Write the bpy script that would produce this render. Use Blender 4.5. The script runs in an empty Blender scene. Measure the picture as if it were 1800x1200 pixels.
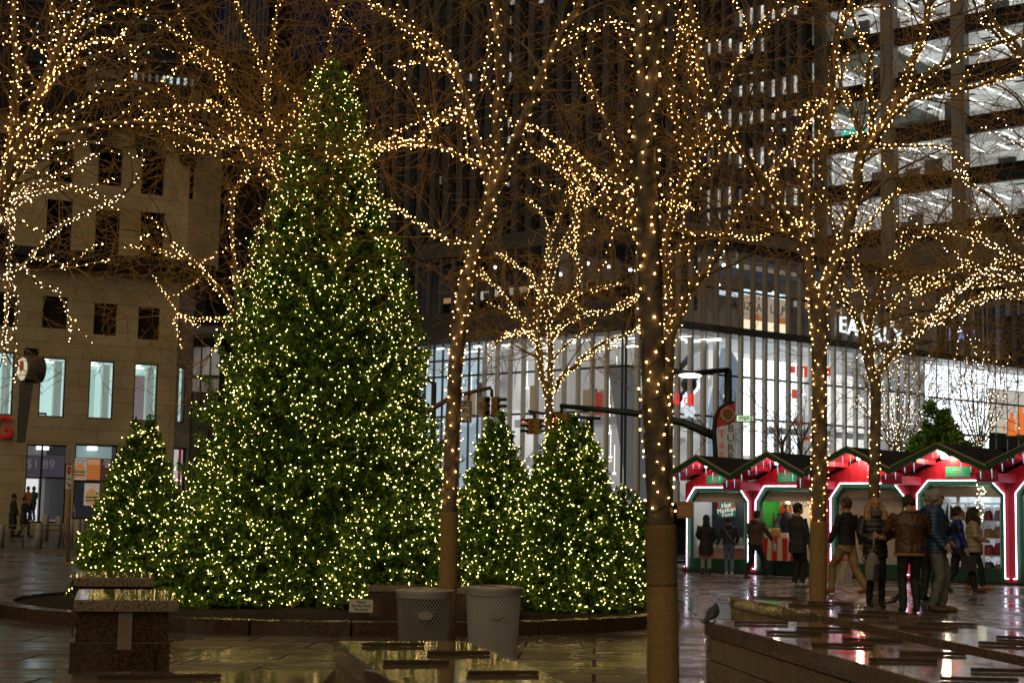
import bpy, bmesh, math, random
from math import sin, cos, pi, radians, sqrt, atan2, tan
from mathutils import Vector, Matrix, noise as mnoise
random.seed(7)
S = bpy.context.scene
COL = S.collection
# ------------------------------------------------------------------ camera
FPX = 2900.0                      # focal length in pixels of the 1800 px wide photograph
CAM_Z = 1.35
PITCH = math.atan((914-600)/FPX)
ROLL = 0.018
cam_d = bpy.data.cameras.new('camera'); cam = bpy.data.objects.new('camera', cam_d); COL.objects.link(cam)
cam_d.sensor_width = 36.0; cam_d.lens = FPX/1800*36.0
cam_d.clip_start = 0.1; cam_d.clip_end = 2000
CM = Matrix.Rotation(radians(90)+PITCH, 3, 'X') @ Matrix.Rotation(ROLL, 3, 'Z')
cam.matrix_world = Matrix.Translation((0, 0, CAM_Z)) @ CM.to_4x4()
cam_d.dof.use_dof = True; cam_d.dof.focus_distance = 20.0; cam_d.dof.aperture_fstop = 4.5
S.camera = cam
# ------------------------------------------------------------------ night sky, city glow
w = bpy.data.worlds.new('World'); S.world = w; w.use_nodes = True
wn = w.node_tree.nodes; wl = w.node_tree.links
sky = wn.new('ShaderNodeTexSky'); sky.sky_type = 'NISHITA'; sky.sun_disc = False
sky.sun_elevation = radians(-3.0); sky.sun_rotation = radians(200)
tint = wn.new('ShaderNodeVectorMath'); tint.operation = 'MULTIPLY'; tint.inputs[1].default_value = (.35, .50, 1.15)
wl.new(sky.outputs[0], tint.inputs[0]); wl.new(tint.outputs[0], wn['Background'].inputs[0]); wn['Background'].inputs[1].default_value = 0.15
sun_d = bpy.data.lights.new('city_glow', 'SUN'); sun_d.energy = 0.88; sun_d.angle = radians(70); sun_d.color = (1.0, 0.77, 0.46)
sun_o = bpy.data.objects.new('city_glow', sun_d); COL.objects.link(sun_o)
sun_o.rotation_euler = (radians(52), 0, radians(-22))
vs = S.view_settings; vs.view_transform = 'Standard'; vs.look = 'None'; vs.exposure = 0.0; vs.gamma = 1.0; vs.use_curve_mapping = False
S.render.engine = 'CYCLES'
cy = S.cycles
cy.use_denoising = True
cy.max_bounces = 5; cy.diffuse_bounces = 2; cy.glossy_bounces = 3; cy.transmission_bounces = 4; cy.transparent_max_bounces = 12
cy.sample_clamp_indirect = 6.0; cy.use_light_tree = True
cy.caustics_reflective = False; cy.caustics_refractive = False
# ------------------------------------------------------------------ photograph pixel -> world
def ray(px, py):
    return (CM @ Vector(((px-900)/FPX, -(py-600)/FPX, -1.0)))
def D(px, py, Y):                 # point on the pixel's ray at forward distance Y
    d = ray(px, py); t = Y/d.y
    return Vector((d.x*t, Y, CAM_Z + d.z*t))
def G(px, py, z=0.0):             # point on the pixel's ray at height z
    d = ray(px, py); t = (z-CAM_Z)/d.z
    return Vector((d.x*t, d.y*t, z))
class Fr:                         # vertical plane: origin, horizontal axis ex (to the right), ey = away from viewer
    def __init__(s, o, ex):
        s.o = Vector((o[0], o[1], 0)); s.ex = Vector((ex[0], ex[1], 0)).normalized(); s.ey = Vector((-s.ex.y, s.ex.x, 0))
    def p(s, u, v, z): return s.o + s.ex*u + s.ey*v + Vector((0, 0, z))
    def W(s, px, py, v=0.0):      # pixel -> (u, z) on the plane at depth v behind the face
        d = ray(px, py); o = s.o + s.ey*v
        t = o.dot(s.ey)/d.dot(s.ey)
        q = d*t
        return (q-o).dot(s.ex), CAM_Z + q.z
    def rect(s, x0, y0, x1, y1, v=0.0):   # pixel rectangle -> u0,u1,z0,z1 measured through its middle lines
        xm = (x0+x1)/2; ym = (y0+y1)/2
        return s.W(x0, ym, v)[0], s.W(x1, ym, v)[0], s.W(xm, y1, v)[1], s.W(xm, y0, v)[1]
# ------------------------------------------------------------------ materials
_M = {}
def mat(name, col=(0.5, 0.5, 0.5), rough=0.6, metal=0.0, emit=None, es=0.0, noise=0.0, nscale=8.0, bump=0.0, bscale=40.0, coat=0.0, spec=0.5, alpha=1.0, col2=None, cs=None):
    if name in _M: return _M[name]
    m = bpy.data.materials.new(name); m.use_nodes = True; nt = m.node_tree; b = nt.nodes['Principled BSDF']
    b.inputs['Base Color'].default_value = (*col, 1); b.inputs['Roughness'].default_value = rough; b.inputs['Metallic'].default_value = metal
    b.inputs['Specular IOR Level'].default_value = spec; b.inputs['Alpha'].default_value = alpha
    if coat: b.inputs['Coat Weight'].default_value = coat
    if emit: b.inputs['Emission Color'].default_value = (*emit, 1); b.inputs['Emission Strength'].default_value = es
    tc = nt.nodes.new('ShaderNodeTexCoord')
    if noise > 0 or col2:
        n = nt.nodes.new('ShaderNodeTexNoise'); n.inputs['Scale'].default_value = nscale; n.inputs['Detail'].default_value = 6
        nt.links.new(tc.outputs['Object'], n.inputs['Vector'])
        r = nt.nodes.new('ShaderNodeValToRGB'); r.color_ramp.elements[0].position = 0.3; r.color_ramp.elements[1].position = 0.7
        c2 = col2 or tuple(min(1, c*(1+noise)) for c in col); c1 = col if col2 else tuple(c*(1-noise) for c in col)
        r.color_ramp.elements[0].color = (*c1, 1); r.color_ramp.elements[1].color = (*c2, 1)
        nt.links.new(n.outputs['Fac'], r.inputs['Fac']); nt.links.new(r.outputs['Color'], b.inputs['Base Color'])
    if bump > 0:
        n2 = nt.nodes.new('ShaderNodeTexNoise'); n2.inputs['Scale'].default_value = bscale; n2.inputs['Detail'].default_value = 5
        nt.links.new(tc.outputs['Object'], n2.inputs['Vector'])
        bp = nt.nodes.new('ShaderNodeBump'); bp.inputs['Strength'].default_value = bump; bp.inputs['Distance'].default_value = 0.02
        nt.links.new(n2.outputs['Fac'], bp.inputs['Height']); nt.links.new(bp.outputs['Normal'], b.inputs['Normal'])
    _M[name] = m; return m
def emat(name, col=(1, 1, 1), s=1.0, sampling=True):
    if name in _M: return _M[name]
    m = bpy.data.materials.new(name); m.use_nodes = True; nt = m.node_tree; nt.nodes.clear()
    e = nt.nodes.new('ShaderNodeEmission'); o = nt.nodes.new('ShaderNodeOutputMaterial')
    e.inputs[0].default_value = (*col, 1); e.inputs[1].default_value = s; nt.links.new(e.outputs[0], o.inputs[0])
    if not sampling: m.cycles.emission_sampling = 'NONE'
    _M[name] = m; return m
def litmat(name, col, s, var=0.35, scale=0.6, sampling=False):
    """a lit interior surface seen through glass: emission stands in for the room light, varied in large blotches"""
    if name in _M: return _M[name]
    m = bpy.data.materials.new(name); m.use_nodes = True; nt = m.node_tree; b = nt.nodes['Principled BSDF']
    b.inputs['Base Color'].default_value = (*[c*0.5 for c in col], 1); b.inputs['Roughness'].default_value = 0.8
    tc = nt.nodes.new('ShaderNodeTexCoord'); v = nt.nodes.new('ShaderNodeTexVoronoi'); v.inputs['Scale'].default_value = scale
    v.feature = 'F1'; v.distance = 'CHEBYCHEV'
    n = nt.nodes.new('ShaderNodeTexNoise'); n.inputs['Scale'].default_value = scale*1.7
    nt.links.new(tc.outputs['Object'], v.inputs['Vector']); nt.links.new(tc.outputs['Object'], n.inputs['Vector'])
    sp = nt.nodes.new('ShaderNodeSeparateColor'); nt.links.new(v.outputs['Color'], sp.inputs[0])
    a = nt.nodes.new('ShaderNodeMath'); a.operation = 'MULTIPLY_ADD'; a.inputs[1].default_value = var*0.8; a.inputs[2].default_value = 1-var*0.6
    nt.links.new(sp.outputs[0], a.inputs[0])
    a2 = nt.nodes.new('ShaderNodeMath'); a2.operation = 'MULTIPLY_ADD'; a2.inputs[1].default_value = var; a2.inputs[2].default_value = -var*0.5
    nt.links.new(n.outputs['Fac'], a2.inputs[0])
    a3 = nt.nodes.new('ShaderNodeMath'); a3.operation = 'ADD'; nt.links.new(a.outputs[0], a3.inputs[0]); nt.links.new(a2.outputs[0], a3.inputs[1])
    a4 = nt.nodes.new('ShaderNodeMath'); a4.operation = 'MULTIPLY'; a4.inputs[1].default_value = s; nt.links.new(a3.outputs[0], a4.inputs[0])
    b.inputs['Emission Color'].default_value = (*col, 1); nt.links.new(a4.outputs[0], b.inputs['Emission Strength'])  # room light is put into the surface as its own emission
    if not sampling: m.cycles.emission_sampling = 'NONE'
    _M[name] = m; return m
def glass(name='window_glass', tint=(0.9, 0.95, 1.0), a=0.12):
    if name in _M: return _M[name]
    m = bpy.data.materials.new(name); m.use_nodes = True; nt = m.node_tree; nt.nodes.clear()
    t = nt.nodes.new('ShaderNodeBsdfTransparent'); t.inputs[0].default_value = (*tint, 1)
    g = nt.nodes.new('ShaderNodeBsdfGlossy'); g.inputs['Roughness'].default_value = 0.03
    mx = nt.nodes.new('ShaderNodeMixShader'); fr = nt.nodes.new('ShaderNodeFresnel'); fr.inputs[0].default_value = 1.5
    o = nt.nodes.new('ShaderNodeOutputMaterial')
    nt.links.new(fr.outputs[0], mx.inputs[0]); nt.links.new(t.outputs[0], mx.inputs[1]); nt.links.new(g.outputs[0], mx.inputs[2]); nt.links.new(mx.outputs[0], o.inputs[0])
    _M[name] = m; return m
# ------------------------------------------------------------------ mesh builder
ORG = {}
class MB:
    def __init__(s): s.v = []; s.f = []; s.m = []; s.smooth = []
    def add(s, vs, fs, mi=0, sm=False):
        o = len(s.v); s.v.extend([tuple(q) for q in vs])
        for f in fs: s.f.append(tuple(i+o for i in f)); s.m.append(mi); s.smooth.append(sm)
        return s
    def quad(s, a, b, c, d, mi=0): return s.add([a, b, c, d], [(0, 1, 2, 3)], mi)
    def hexa(s, p, mi=0):          # 8 corner points: bottom 4, top 4
        return s.add(p, [(0, 3, 2, 1), (4, 5, 6, 7), (0, 1, 5, 4), (1, 2, 6, 5), (2, 3, 7, 6), (3, 0, 4, 7)], mi)
    def bx(s, fr, u0, u1, v0, v1, z0, z1, mi=0):
        if u1 < u0: u0, u1 = u1, u0
        if z1 < z0: z0, z1 = z1, z0
        if v1 < v0: v0, v1 = v1, v0
        return s.hexa([fr.p(u0, v0, z0), fr.p(u1, v0, z0), fr.p(u1, v1, z0), fr.p(u0, v1, z0), fr.p(u0, v0, z1), fr.p(u1, v0, z1), fr.p(u1, v1, z1), fr.p(u0, v1, z1)], mi)
    def box(s, x0, x1, y0, y1, z0, z1, mi=0): return s.bx(FW, x0, x1, y0, y1, z0, z1, mi)
    def prism(s, fr, pts, v0, v1, mi=0):    # polygon in (u,z), CCW seen from the front
        n = len(pts)
        a = [fr.p(u, v0, z) for u, z in pts]; b = [fr.p(u, v1, z) for u, z in pts]
        fs = [tuple(range(n)), tuple(range(2*n-1, n-1, -1))] + [(i, i+n, (i+1) % n+n, (i+1) % n) for i in range(n)]
        return s.add(a+b, fs, mi)
    def tube(s, pts, rads, n=6, mi=0, cap=True, sm=True):
        pts = [Vector(p) for p in pts]
        if not hasattr(rads, '__len__'): rads = [rads]*len(pts)
        vs = []; ref = None
        for i, p in enumerate(pts):
            t = (pts[min(i+1, len(pts)-1)] - pts[max(i-1, 0)])
            if t.length < 1e-9: t = Vector((0, 0, 1))
            t.normalize()
            if ref is None: ref = Vector((1, 0, 0)) if abs(t.x) < 0.8 else Vector((0, 1, 0))
            a = ref - t*ref.dot(t)
            if a.length < 1e-6: a = t.orthogonal()
            a.normalize(); b = t.cross(a); ref = a
            r = rads[i]
            for k in range(n):
                th = 2*pi*k/n; vs.append(p + a*(r*cos(th)) + b*(r*sin(th)))
        fs = []
        for i in range(len(pts)-1):
            for k in range(n):
                fs.append((i*n+k, i*n+(k+1) % n, (i+1)*n+(k+1) % n, (i+1)*n+k))
        if cap: fs.append(tuple(range(n-1, -1, -1))); fs.append(tuple((len(pts)-1)*n+k for k in range(n)))
        return s.add(vs, fs, mi, sm)
    def octa(s, p, r, mi=0):
        x, y, z = p
        return s.add([(x+r, y, z), (x-r, y, z), (x, y+r, z), (x, y-r, z), (x, y, z+r), (x, y, z-r)],
                     [(0, 2, 4), (2, 1, 4), (1, 3, 4), (3, 0, 4), (2, 0, 5), (1, 2, 5), (3, 1, 5), (0, 3, 5)], mi)
    def lathe(s, c, prof, n=24, mi=0, sm=True, ax=None):   # prof: (radius, height)
        vs = []; c = Vector(c)
        X, Y, Z = ax if ax else (Vector((1, 0, 0)), Vector((0, 1, 0)), Vector((0, 0, 1)))
        for r, h in prof:
            for k in range(n): vs.append(c + X*(r*cos(2*pi*k/n)) + Y*(r*sin(2*pi*k/n)) + Z*h)
        fs = []
        for i in range(len(prof)-1):
            for k in range(n): fs.append((i*n+k, i*n+(k+1) % n, (i+1)*n+(k+1) % n, (i+1)*n+k))
        fs.append(tuple(range(n-1, -1, -1))); fs.append(tuple((len(prof)-1)*n+k for k in range(n)))
        return s.add(vs, fs, mi, sm)
    def ell(s, c, r, n=10, mi=0, rot=None):
        vs = []; fs = []; c = Vector(c); m = n//2+1
        for i in range(m+1):
            ph = pi*i/m
            for k in range(n):
                q = Vector((r[0]*sin(ph)*cos(2*pi*k/n), r[1]*sin(ph)*sin(2*pi*k/n), r[2]*cos(ph)))
                if rot is not None: q = rot @ q
                vs.append(c+q)
        for i in range(m):
            for k in range(n): fs.append((i*n+k, (i+1)*n+k, (i+1)*n+(k+1) % n, i*n+(k+1) % n))
        return s.add(vs, fs, mi, True)
    def build(s, name, mats, parent=None, bevel=0.0, label=None, **kw):
        if not isinstance(mats, (list, tuple)): mats = [mats]
        org = Vector((0, 0, 0))
        if parent is not None: org = ORG[parent.name]
        me = bpy.data.meshes.new(name)
        me.from_pydata([(x-org.x, y-org.y, z-org.z) for x, y, z in s.v], [], s.f)
        for m in mats: me.materials.append(m)
        me.polygons.foreach_set('material_index', s.m); me.polygons.foreach_set('use_smooth', s.smooth)
        me.update(); me.validate()
        ob = bpy.data.objects.new(name, me); COL.objects.link(ob)
        if parent is not None: ob.parent = parent
        ORG[ob.name] = org
        if bevel > 0:
            md = ob.modifiers.new('bevel', 'BEVEL'); md.width = bevel; md.segments = 2; md.limit_method = 'ANGLE'
        if label: ob['label'] = label
        for k, vv in kw.items(): ob[k] = vv
        return ob
FW = Fr((0, 0), (1, 0))
def thing(name, label, cat, loc=(0, 0, 0), group=None):
    o = bpy.data.objects.new(name, None); COL.objects.link(o); o.location = loc; o.empty_display_size = 0.3
    o['label'] = label; o['category'] = cat
    if group: o['group'] = group
    ORG[o.name] = Vector(loc); return o
def tag(o, label, cat, group=None):
    o['label'] = label; o['category'] = cat
    if group: o['group'] = group
    return o
def text(fr, u, z, v, body, size, m, parent, name='lettering', thick=0.01, align='CENTER', label=None, sx=1.0, rot=0.0):
    c = bpy.data.curves.new(name, 'FONT'); c.body = body; c.size = size; c.extrude = thick/2; c.align_x = align; c.align_y = 'CENTER'
    c.resolution_u = 2
    t = bpy.data.objects.new('tmp_text', c); COL.objects.link(t)
    dg = bpy.context.evaluated_depsgraph_get(); me = bpy.data.meshes.new_from_object(t.evaluated_get(dg))
    bpy.data.objects.remove(t); bpy.data.curves.remove(c)
    org = ORG[parent.name] if parent is not None else Vector((0, 0, 0))
    cr, sr = cos(rot), sin(rot)
    for vt in me.vertices:
        x, y, d = vt.co; x *= sx
        x, y = x*cr-y*sr, x*sr+y*cr
        vt.co = fr.p(u+x, v-d, z+y) - org
    me.materials.clear(); me.materials.append(m)
    ob = bpy.data.objects.new(name, me); COL.objects.link(ob)
    if parent is not None: ob.parent = parent
    ORG[ob.name] = org
    if label: ob['label'] = label
    return ob
def copy_tree(o, parent=None):
    c = o.copy(); COL.objects.link(c); c.parent = parent
    for ch in list(o.children): copy_tree(ch, c)
    return c
# ================================================================== GROUND
def paving_mat():
    m = bpy.data.materials.new('wet_granite_paving'); m.use_nodes = True; nt = m.node_tree; b = nt.nodes['Principled BSDF']; L = nt.links
    tc = nt.nodes.new('ShaderNodeTexCoord'); mp = nt.nodes.new('ShaderNodeMapping'); L.new(tc.outputs['Object'], mp.inputs[0])
    mp.inputs['Rotation'].default_value = (0, 0, radians(3))
    br = nt.nodes.new('ShaderNodeTexBrick'); L.new(mp.outputs[0], br.inputs['Vector'])
    br.inputs['Scale'].default_value = 1.0; br.inputs['Brick Width'].default_value = 1.5; br.inputs['Row Height'].default_value = 0.75
    br.inputs['Mortar Size'].default_value = 0.02; br.inputs['Mortar Smooth'].default_value = 0.3
    br.inputs['Color1'].default_value = (0.12, 0.11, 0.095, 1); br.inputs['Color2'].default_value = (0.17, 0.158, 0.14, 1); br.inputs['Mortar'].default_value = (0.02, 0.019, 0.017, 1)
    n = nt.nodes.new('ShaderNodeTexNoise'); n.inputs['Scale'].default_value = 90; n.inputs['Detail'].default_value = 4; L.new(tc.outputs['Object'], n.inputs['Vector'])
    mx = nt.nodes.new('ShaderNodeMix'); mx.data_type = 'RGBA'; mx.blend_type = 'MULTIPLY'; mx.inputs[0].default_value = 0.55
    L.new(br.outputs['Color'], mx.inputs[6]); L.new(n.outputs['Color'], mx.inputs[7]); 
    g = nt.nodes.new('ShaderNodeMix'); g.data_type = 'RGBA'; g.blend_type = 'MULTIPLY'; g.inputs[0].default_value = 1.0; g.inputs[7].default_value = (1.5, 1.45, 1.4, 1)
    L.new(mx.outputs[2], g.inputs[6]); L.new(g.outputs[2], b.inputs['Base Color'])
    # puddles: large noise stretched, roughness between film of water and damp stone
    p = nt.nodes.new('ShaderNodeTexNoise'); p.inputs['Scale'].default_value = 0.55; p.inputs['Detail'].default_value = 5; p.inputs['Roughness'].default_value = 0.55; L.new(tc.outputs['Object'], p.inputs['Vector'])
    r = nt.nodes.new('ShaderNodeMapRange'); r.inputs[1].default_value = 0.42; r.inputs[2].default_value = 0.62; r.inputs[3].default_value = 0.12; r.inputs[4].default_value = 0.36
    L.new(p.outputs['Fac'], r.inputs[0]); mr_ = nt.nodes.new('ShaderNodeMath'); mr_.operation = 'MULTIPLY_ADD'; mr_.inputs[1].default_value = .5; L.new(br.outputs['Fac'], mr_.inputs[0]); L.new(r.outputs[0], mr_.inputs[2]); L.new(mr_.outputs[0], b.inputs['Roughness'])
    b.inputs['Specular IOR Level'].default_value = 0.62; 
    n3 = nt.nodes.new('ShaderNodeTexNoise'); n3.inputs['Scale'].default_value = 14; n3.inputs['Detail'].default_value = 6; L.new(tc.outputs['Object'], n3.inputs['Vector'])
    sc = nt.nodes.new('ShaderNodeMapRange'); sc.inputs[1].default_value = 0.42; sc.inputs[2].default_value = 0.62; sc.inputs[3].default_value = 0.10; sc.inputs[4].default_value = 0.45
    L.new(p.outputs['Fac'], sc.inputs[0])
    ad = nt.nodes.new('ShaderNodeMath'); ad.operation = 'MULTIPLY_ADD'; ad.inputs[1].default_value = -0.5; L.new(br.outputs['Fac'], ad.inputs[0]); L.new(n3.outputs['Fac'], ad.inputs[2])
    bp = nt.nodes.new('ShaderNodeBump'); bp.inputs['Distance'].default_value = 0.012; L.new(ad.outputs[0], bp.inputs['Height']); L.new(sc.outputs[0], bp.inputs['Strength'])
    L.new(bp.outputs['Normal'], b.inputs['Normal'])
    return m
asphalt = mat('wet_asphalt', (0.03, 0.03, 0.032), 0.25, noise=0.3, nscale=3, bump=0.3, bscale=30)
pav = paving_mat()
m_ = MB(); m_.quad((-400, -60, -0.06), (400, -60, -0.06), (400, 900, -0.06), (-400, 900, -0.06)); m_.build('road', asphalt, kind='structure')
m_ = MB(); m_.box(-60, 60, -10, 56.6, -0.05, 0.0); m_.build('plaza_pavement', pav, kind='structure')
curbm = mat('kerb_stone', (0.10, 0.095, 0.085), 0.4, noise=0.3, bump=0.2)
m_ = MB(); m_.box(-60, 60, 56.6, 56.95, -0.05, 0.09); m_.build('kerb', curbm, kind='structure')
swm = mat('sidewalk_concrete', (0.10, 0.10, 0.095), 0.3, noise=0.25, nscale=1.5, bump=0.15, bscale=20)
# the far pavement climbs towards the corner building on the left
m_ = MB()
m_.hexa([(-70, 59.5, -0.05), (-9, 59.5, -0.05), (-9, 95, -0.05), (-70, 95, -0.05), (-70, 59.5, 0.12), (-9, 59.5, 0.12), (-9, 95, 1.35), (-70, 95, 1.35)])
m_.build('pavement', swm, kind='structure')
m_ = MB(); m_.box(-8, 90, 66, 130, -0.05, 0.12); m_.build('pavement', swm, kind='structure')
m_ = MB()
for (x0, y0, x1, y1) in ((-60, 1014, 31, 1024), (-60, 1050, 13, 1065)):
    a = G(x0, y1); b_ = G(x1, y1); c_ = G(x1, y0)
    m_.add([(a.x, a.y, .004), (b_.x-.15, a.y, .004), (c_.x+.1, c_.y, .004), (a.x, c_.y, .004)], [(0, 1, 2, 3)])
m_.build('floor_plate', mat('brown_floor_plate', (0.05, 0.035, 0.025), 0.35, bump=0.3), kind='structure')
# ================================================================== GRANITE
def granite(name, c1, c2, rough=0.25, joints=None, bump=0.2):
    m = bpy.data.materials.new(name); m.use_nodes = True; nt = m.node_tree; b = nt.nodes['Principled BSDF']; L = nt.links
    tc = nt.nodes.new('ShaderNodeTexCoord')
    v = nt.nodes.new('ShaderNodeTexVoronoi'); v.inputs['Scale'].default_value = 85; L.new(tc.outputs['Object'], v.inputs['Vector'])
    n = nt.nodes.new('ShaderNodeTexNoise'); n.inputs['Scale'].default_value = 3; n.inputs['Detail'].default_value = 8; L.new(tc.outputs['Object'], n.inputs['Vector'])
    sp = nt.nodes.new('ShaderNodeSeparateColor'); L.new(v.outputs['Color'], sp.inputs[0])
    a = nt.nodes.new('ShaderNodeMath'); a.operation = 'ADD'; L.new(sp.outputs[0], a.inputs[0]); L.new(n.outputs['Fac'], a.inputs[1])
    r = nt.nodes.new('ShaderNodeValToRGB'); r.color_ramp.elements[0].position = 0.55; r.color_ramp.elements[1].position = 1.3 if False else 1.0
    r.color_ramp.elements[0].color = (*c1, 1); r.color_ramp.elements[1].color = (*c2, 1); L.new(a.outputs[0], r.inputs[0]); L.new(r.outputs[0], b.inputs['Base Color'])
    n2 = nt.nodes.new('ShaderNodeTexNoise'); n2.inputs['Scale'].default_value = 2.5; n2.inputs['Detail'].default_value = 4; L.new(tc.outputs['Object'], n2.inputs['Vector'])
    rr = nt.nodes.new('ShaderNodeMapRange'); rr.inputs[1].default_value = .4; rr.inputs[2].default_value = .65; rr.inputs[3].default_value = rough*0.3; rr.inputs[4].default_value = rough
    L.new(n2.outputs['Fac'], rr.inputs[0]); L.new(rr.outputs[0], b.inputs['Roughness'])
    n4 = nt.nodes.new('ShaderNodeTexNoise'); n4.inputs['Scale'].default_value = 45; n4.inputs['Detail'].default_value = 3; L.new(tc.outputs['Object'], n4.inputs['Vector'])
    bp = nt.nodes.new('ShaderNodeBump'); bp.inputs['Distance'].default_value = 0.004; bp.inputs['Strength'].default_value = bump; L.new(n4.outputs['Fac'], bp.inputs['Height']); L.new(bp.outputs['Normal'], b.inputs['Normal'])
    return m
gr_top = granite('wet_polished_granite', (0.10, 0.075, 0.05), (0.26, 0.20, 0.14), 0.11, bump=0.06)
gr_side = granite('rough_granite', (0.14, 0.10, 0.06), (0.36, 0.27, 0.165), 0.7, bump=0.8)
gr_dark = granite('dark_granite', (0.022, 0.014, 0.009), (0.085, 0.052, 0.03), 0.4, bump=0.4)
# ---- round planter kerb of the Christmas trees
PC = Vector((-2.35, 23.8)); PR = 4.8
pl = thing('planter', 'low round brown granite planter kerb around the Christmas trees', 'planter', (PC.x, PC.y, 0))
def ring(mb, c, r0, r1, z0, z1, a0, a1, n, mi=0):
    for i in range(n):
        t0 = a0+(a1-a0)*i/n; t1 = a0+(a1-a0)*(i+1)/n
        q = lambda r, t, z: (c.x+r*cos(t), c.y+r*sin(t), z)
        mb.hexa([q(r0, t0, z0), q(r1, t0, z0), q(r1, t1, z0), q(r0, t1, z0), q(r0, t0, z1), q(r1, t0, z1), q(r1, t1, z1), q(r0, t1, z1)], mi)
k_ = MB()
for i in range(26):
    a0 = 2*pi*i/26+0.003; a1 = 2*pi*(i+1)/26-0.003
    ring(k_, PC, PR-0.3, PR, 0, 0.165, a0, a1, 3)
k_.build('kerb_stone', gr_dark, pl)
soil = MB(); soil.lathe((PC.x, PC.y, 0.0), [(PR-0.3, 0), (PR-0.3, 0.12)], 40); soil.build('soil', mat('dark_soil', (0.03, 0.022, 0.015), 0.9, noise=0.4, bump=1), pl)
# ---- long granite bench walls
def bench(label, A, B, C, hgt, ndiv, group, drop=0.0, courses=2, divs=True):
    """A near-left top corner, B = along the length (towards viewer right), C = across the width; top plane z = hgt"""
    A = Vector(A); ex = Vector(B)-A; ln = ex.length; fr = Fr((A.x, A.y), (ex.x, ex.y)); wd = abs((Vector(C)-A).dot(fr.ey))
    sk = (Vector(C)-A).dot(fr.ex)
    root = thing('granite_bench', label, 'bench', (A.x, A.y, 0), group)
    def P(u, v, z): return fr.p(u + sk*v/wd, v, z)
    b = MB(); n = max(1, int(ln/1.15)); L_ = ln/n
    for i in range(n):
        u0, u1 = i*L_+.004, (i+1)*L_-.004
        b.hexa([P(u0, 0, hgt-.13), P(u1, 0, hgt-.13), P(u1, wd, hgt-.13), P(u0, wd, hgt-.13), P(u0, 0, hgt), P(u1, 0, hgt), P(u1, wd, hgt), P(u0, wd, hgt)])
    b.build('seat_slab', gr_top, root, bevel=0.006)
    b = MB(); hh = (hgt-.135)/courses
    for c in range(courses):
        off = 0.0 if c % 2 == 0 else 0.55; u = -off
        while u < ln:
            u0 = max(u, 0)+.007; u1 = min(u+1.1, ln)-.007
            if u1-u0 > .03: b.hexa([P(u0, .015, c*hh+.004), P(u1, .015, c*hh+.004), P(u1, wd-.015, c*hh+.004), P(u0, wd-.015, c*hh+.004), P(u0, .015, (c+1)*hh-.006), P(u1, .015, (c+1)*hh-.006), P(u1, wd-.015, (c+1)*hh-.006), P(u0, wd-.015, (c+1)*hh-.006)])
            u += 1.1
    b.build('block_wall', gr_side, root, bevel=0.004)
    if divs:
        for i in range(ndiv):
            b = MB(); u = 0.45+i*(ln-.6)/ndiv
            for side in (0, 1):
                pass
            s0, s1 = ((.10, .52) if i % 2 == 0 else (.50, .93))
            if i == 0: s0, s1 = .15, .6
            b.hexa([P(u, wd*s0, hgt+.002), P(u+.035, wd*s0, hgt+.002), P(u+.035, wd*s1, hgt+.002), P(u, wd*s1, hgt+.002), P(u, wd*s0, hgt+.024), P(u+.035, wd*s0, hgt+.024), P(u+.035, wd*s1, hgt+.024), P(u, wd*s1, hgt+.024)])
            b.build('divider_bar', mat('rusty_bar', (0.05, 0.028, 0.014), 0.7, noise=.4), root, bevel=.004)
    return root
HB = 0.52
bench('long granite bench wall in right foreground with a pigeon on its corner', G(1238, 1089, HB), G(1640, 1200, HB)+(G(1640, 1200, HB)-G(1238, 1089, HB))*.55, G(1440, 1093, HB), HB, 13, 'long granite benches on the right')
bench('long low granite bench wall behind the pigeon bench, in front of the standing people', G(1282, 1046, HB), G(1800, 1153, HB)+(G(1800, 1153, HB)-G(1282, 1046, HB))*.5, G(1450, 1052, HB), HB, 14, 'long granite benches on the right')
bench('granite bench at bottom centre in front of the two mesh litter bins', G(585, 1126, HB), G(693, 1200, HB)+(G(693, 1200, HB)-G(585, 1126, HB))*.6, G(818, 1126, HB), HB, 6, None)
# bench edge at the very bottom left
bench('granite bench edge at the bottom left, nearest to the viewer', G(133, 1180, .42), G(133, 1180, .42)+Vector((0.02, -2.2, 0)), G(590, 1176, .42), .42, 2, None, courses=1)
# bench with glossy stepped end behind the left bin (a tall dark granite seat wall)
def seatwall():
    r = thing('granite_seat_wall', 'dark polished granite seat wall behind the two mesh litter bins', 'bench', tuple(G(690, 1110)))
    fr = Fr(G(648, 1098), (1, -0.25)); b = MB()
    b.bx(fr, 0, 1.75, 0, .8, .0, .42); b.build('block_wall', gr_dark, r, bevel=.006)
    b = MB(); b.bx(fr, -.02, 1.77, -.02, .82, .422, .5); b.build('seat_slab', gr_top, r, bevel=.006)
seatwall()
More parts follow.
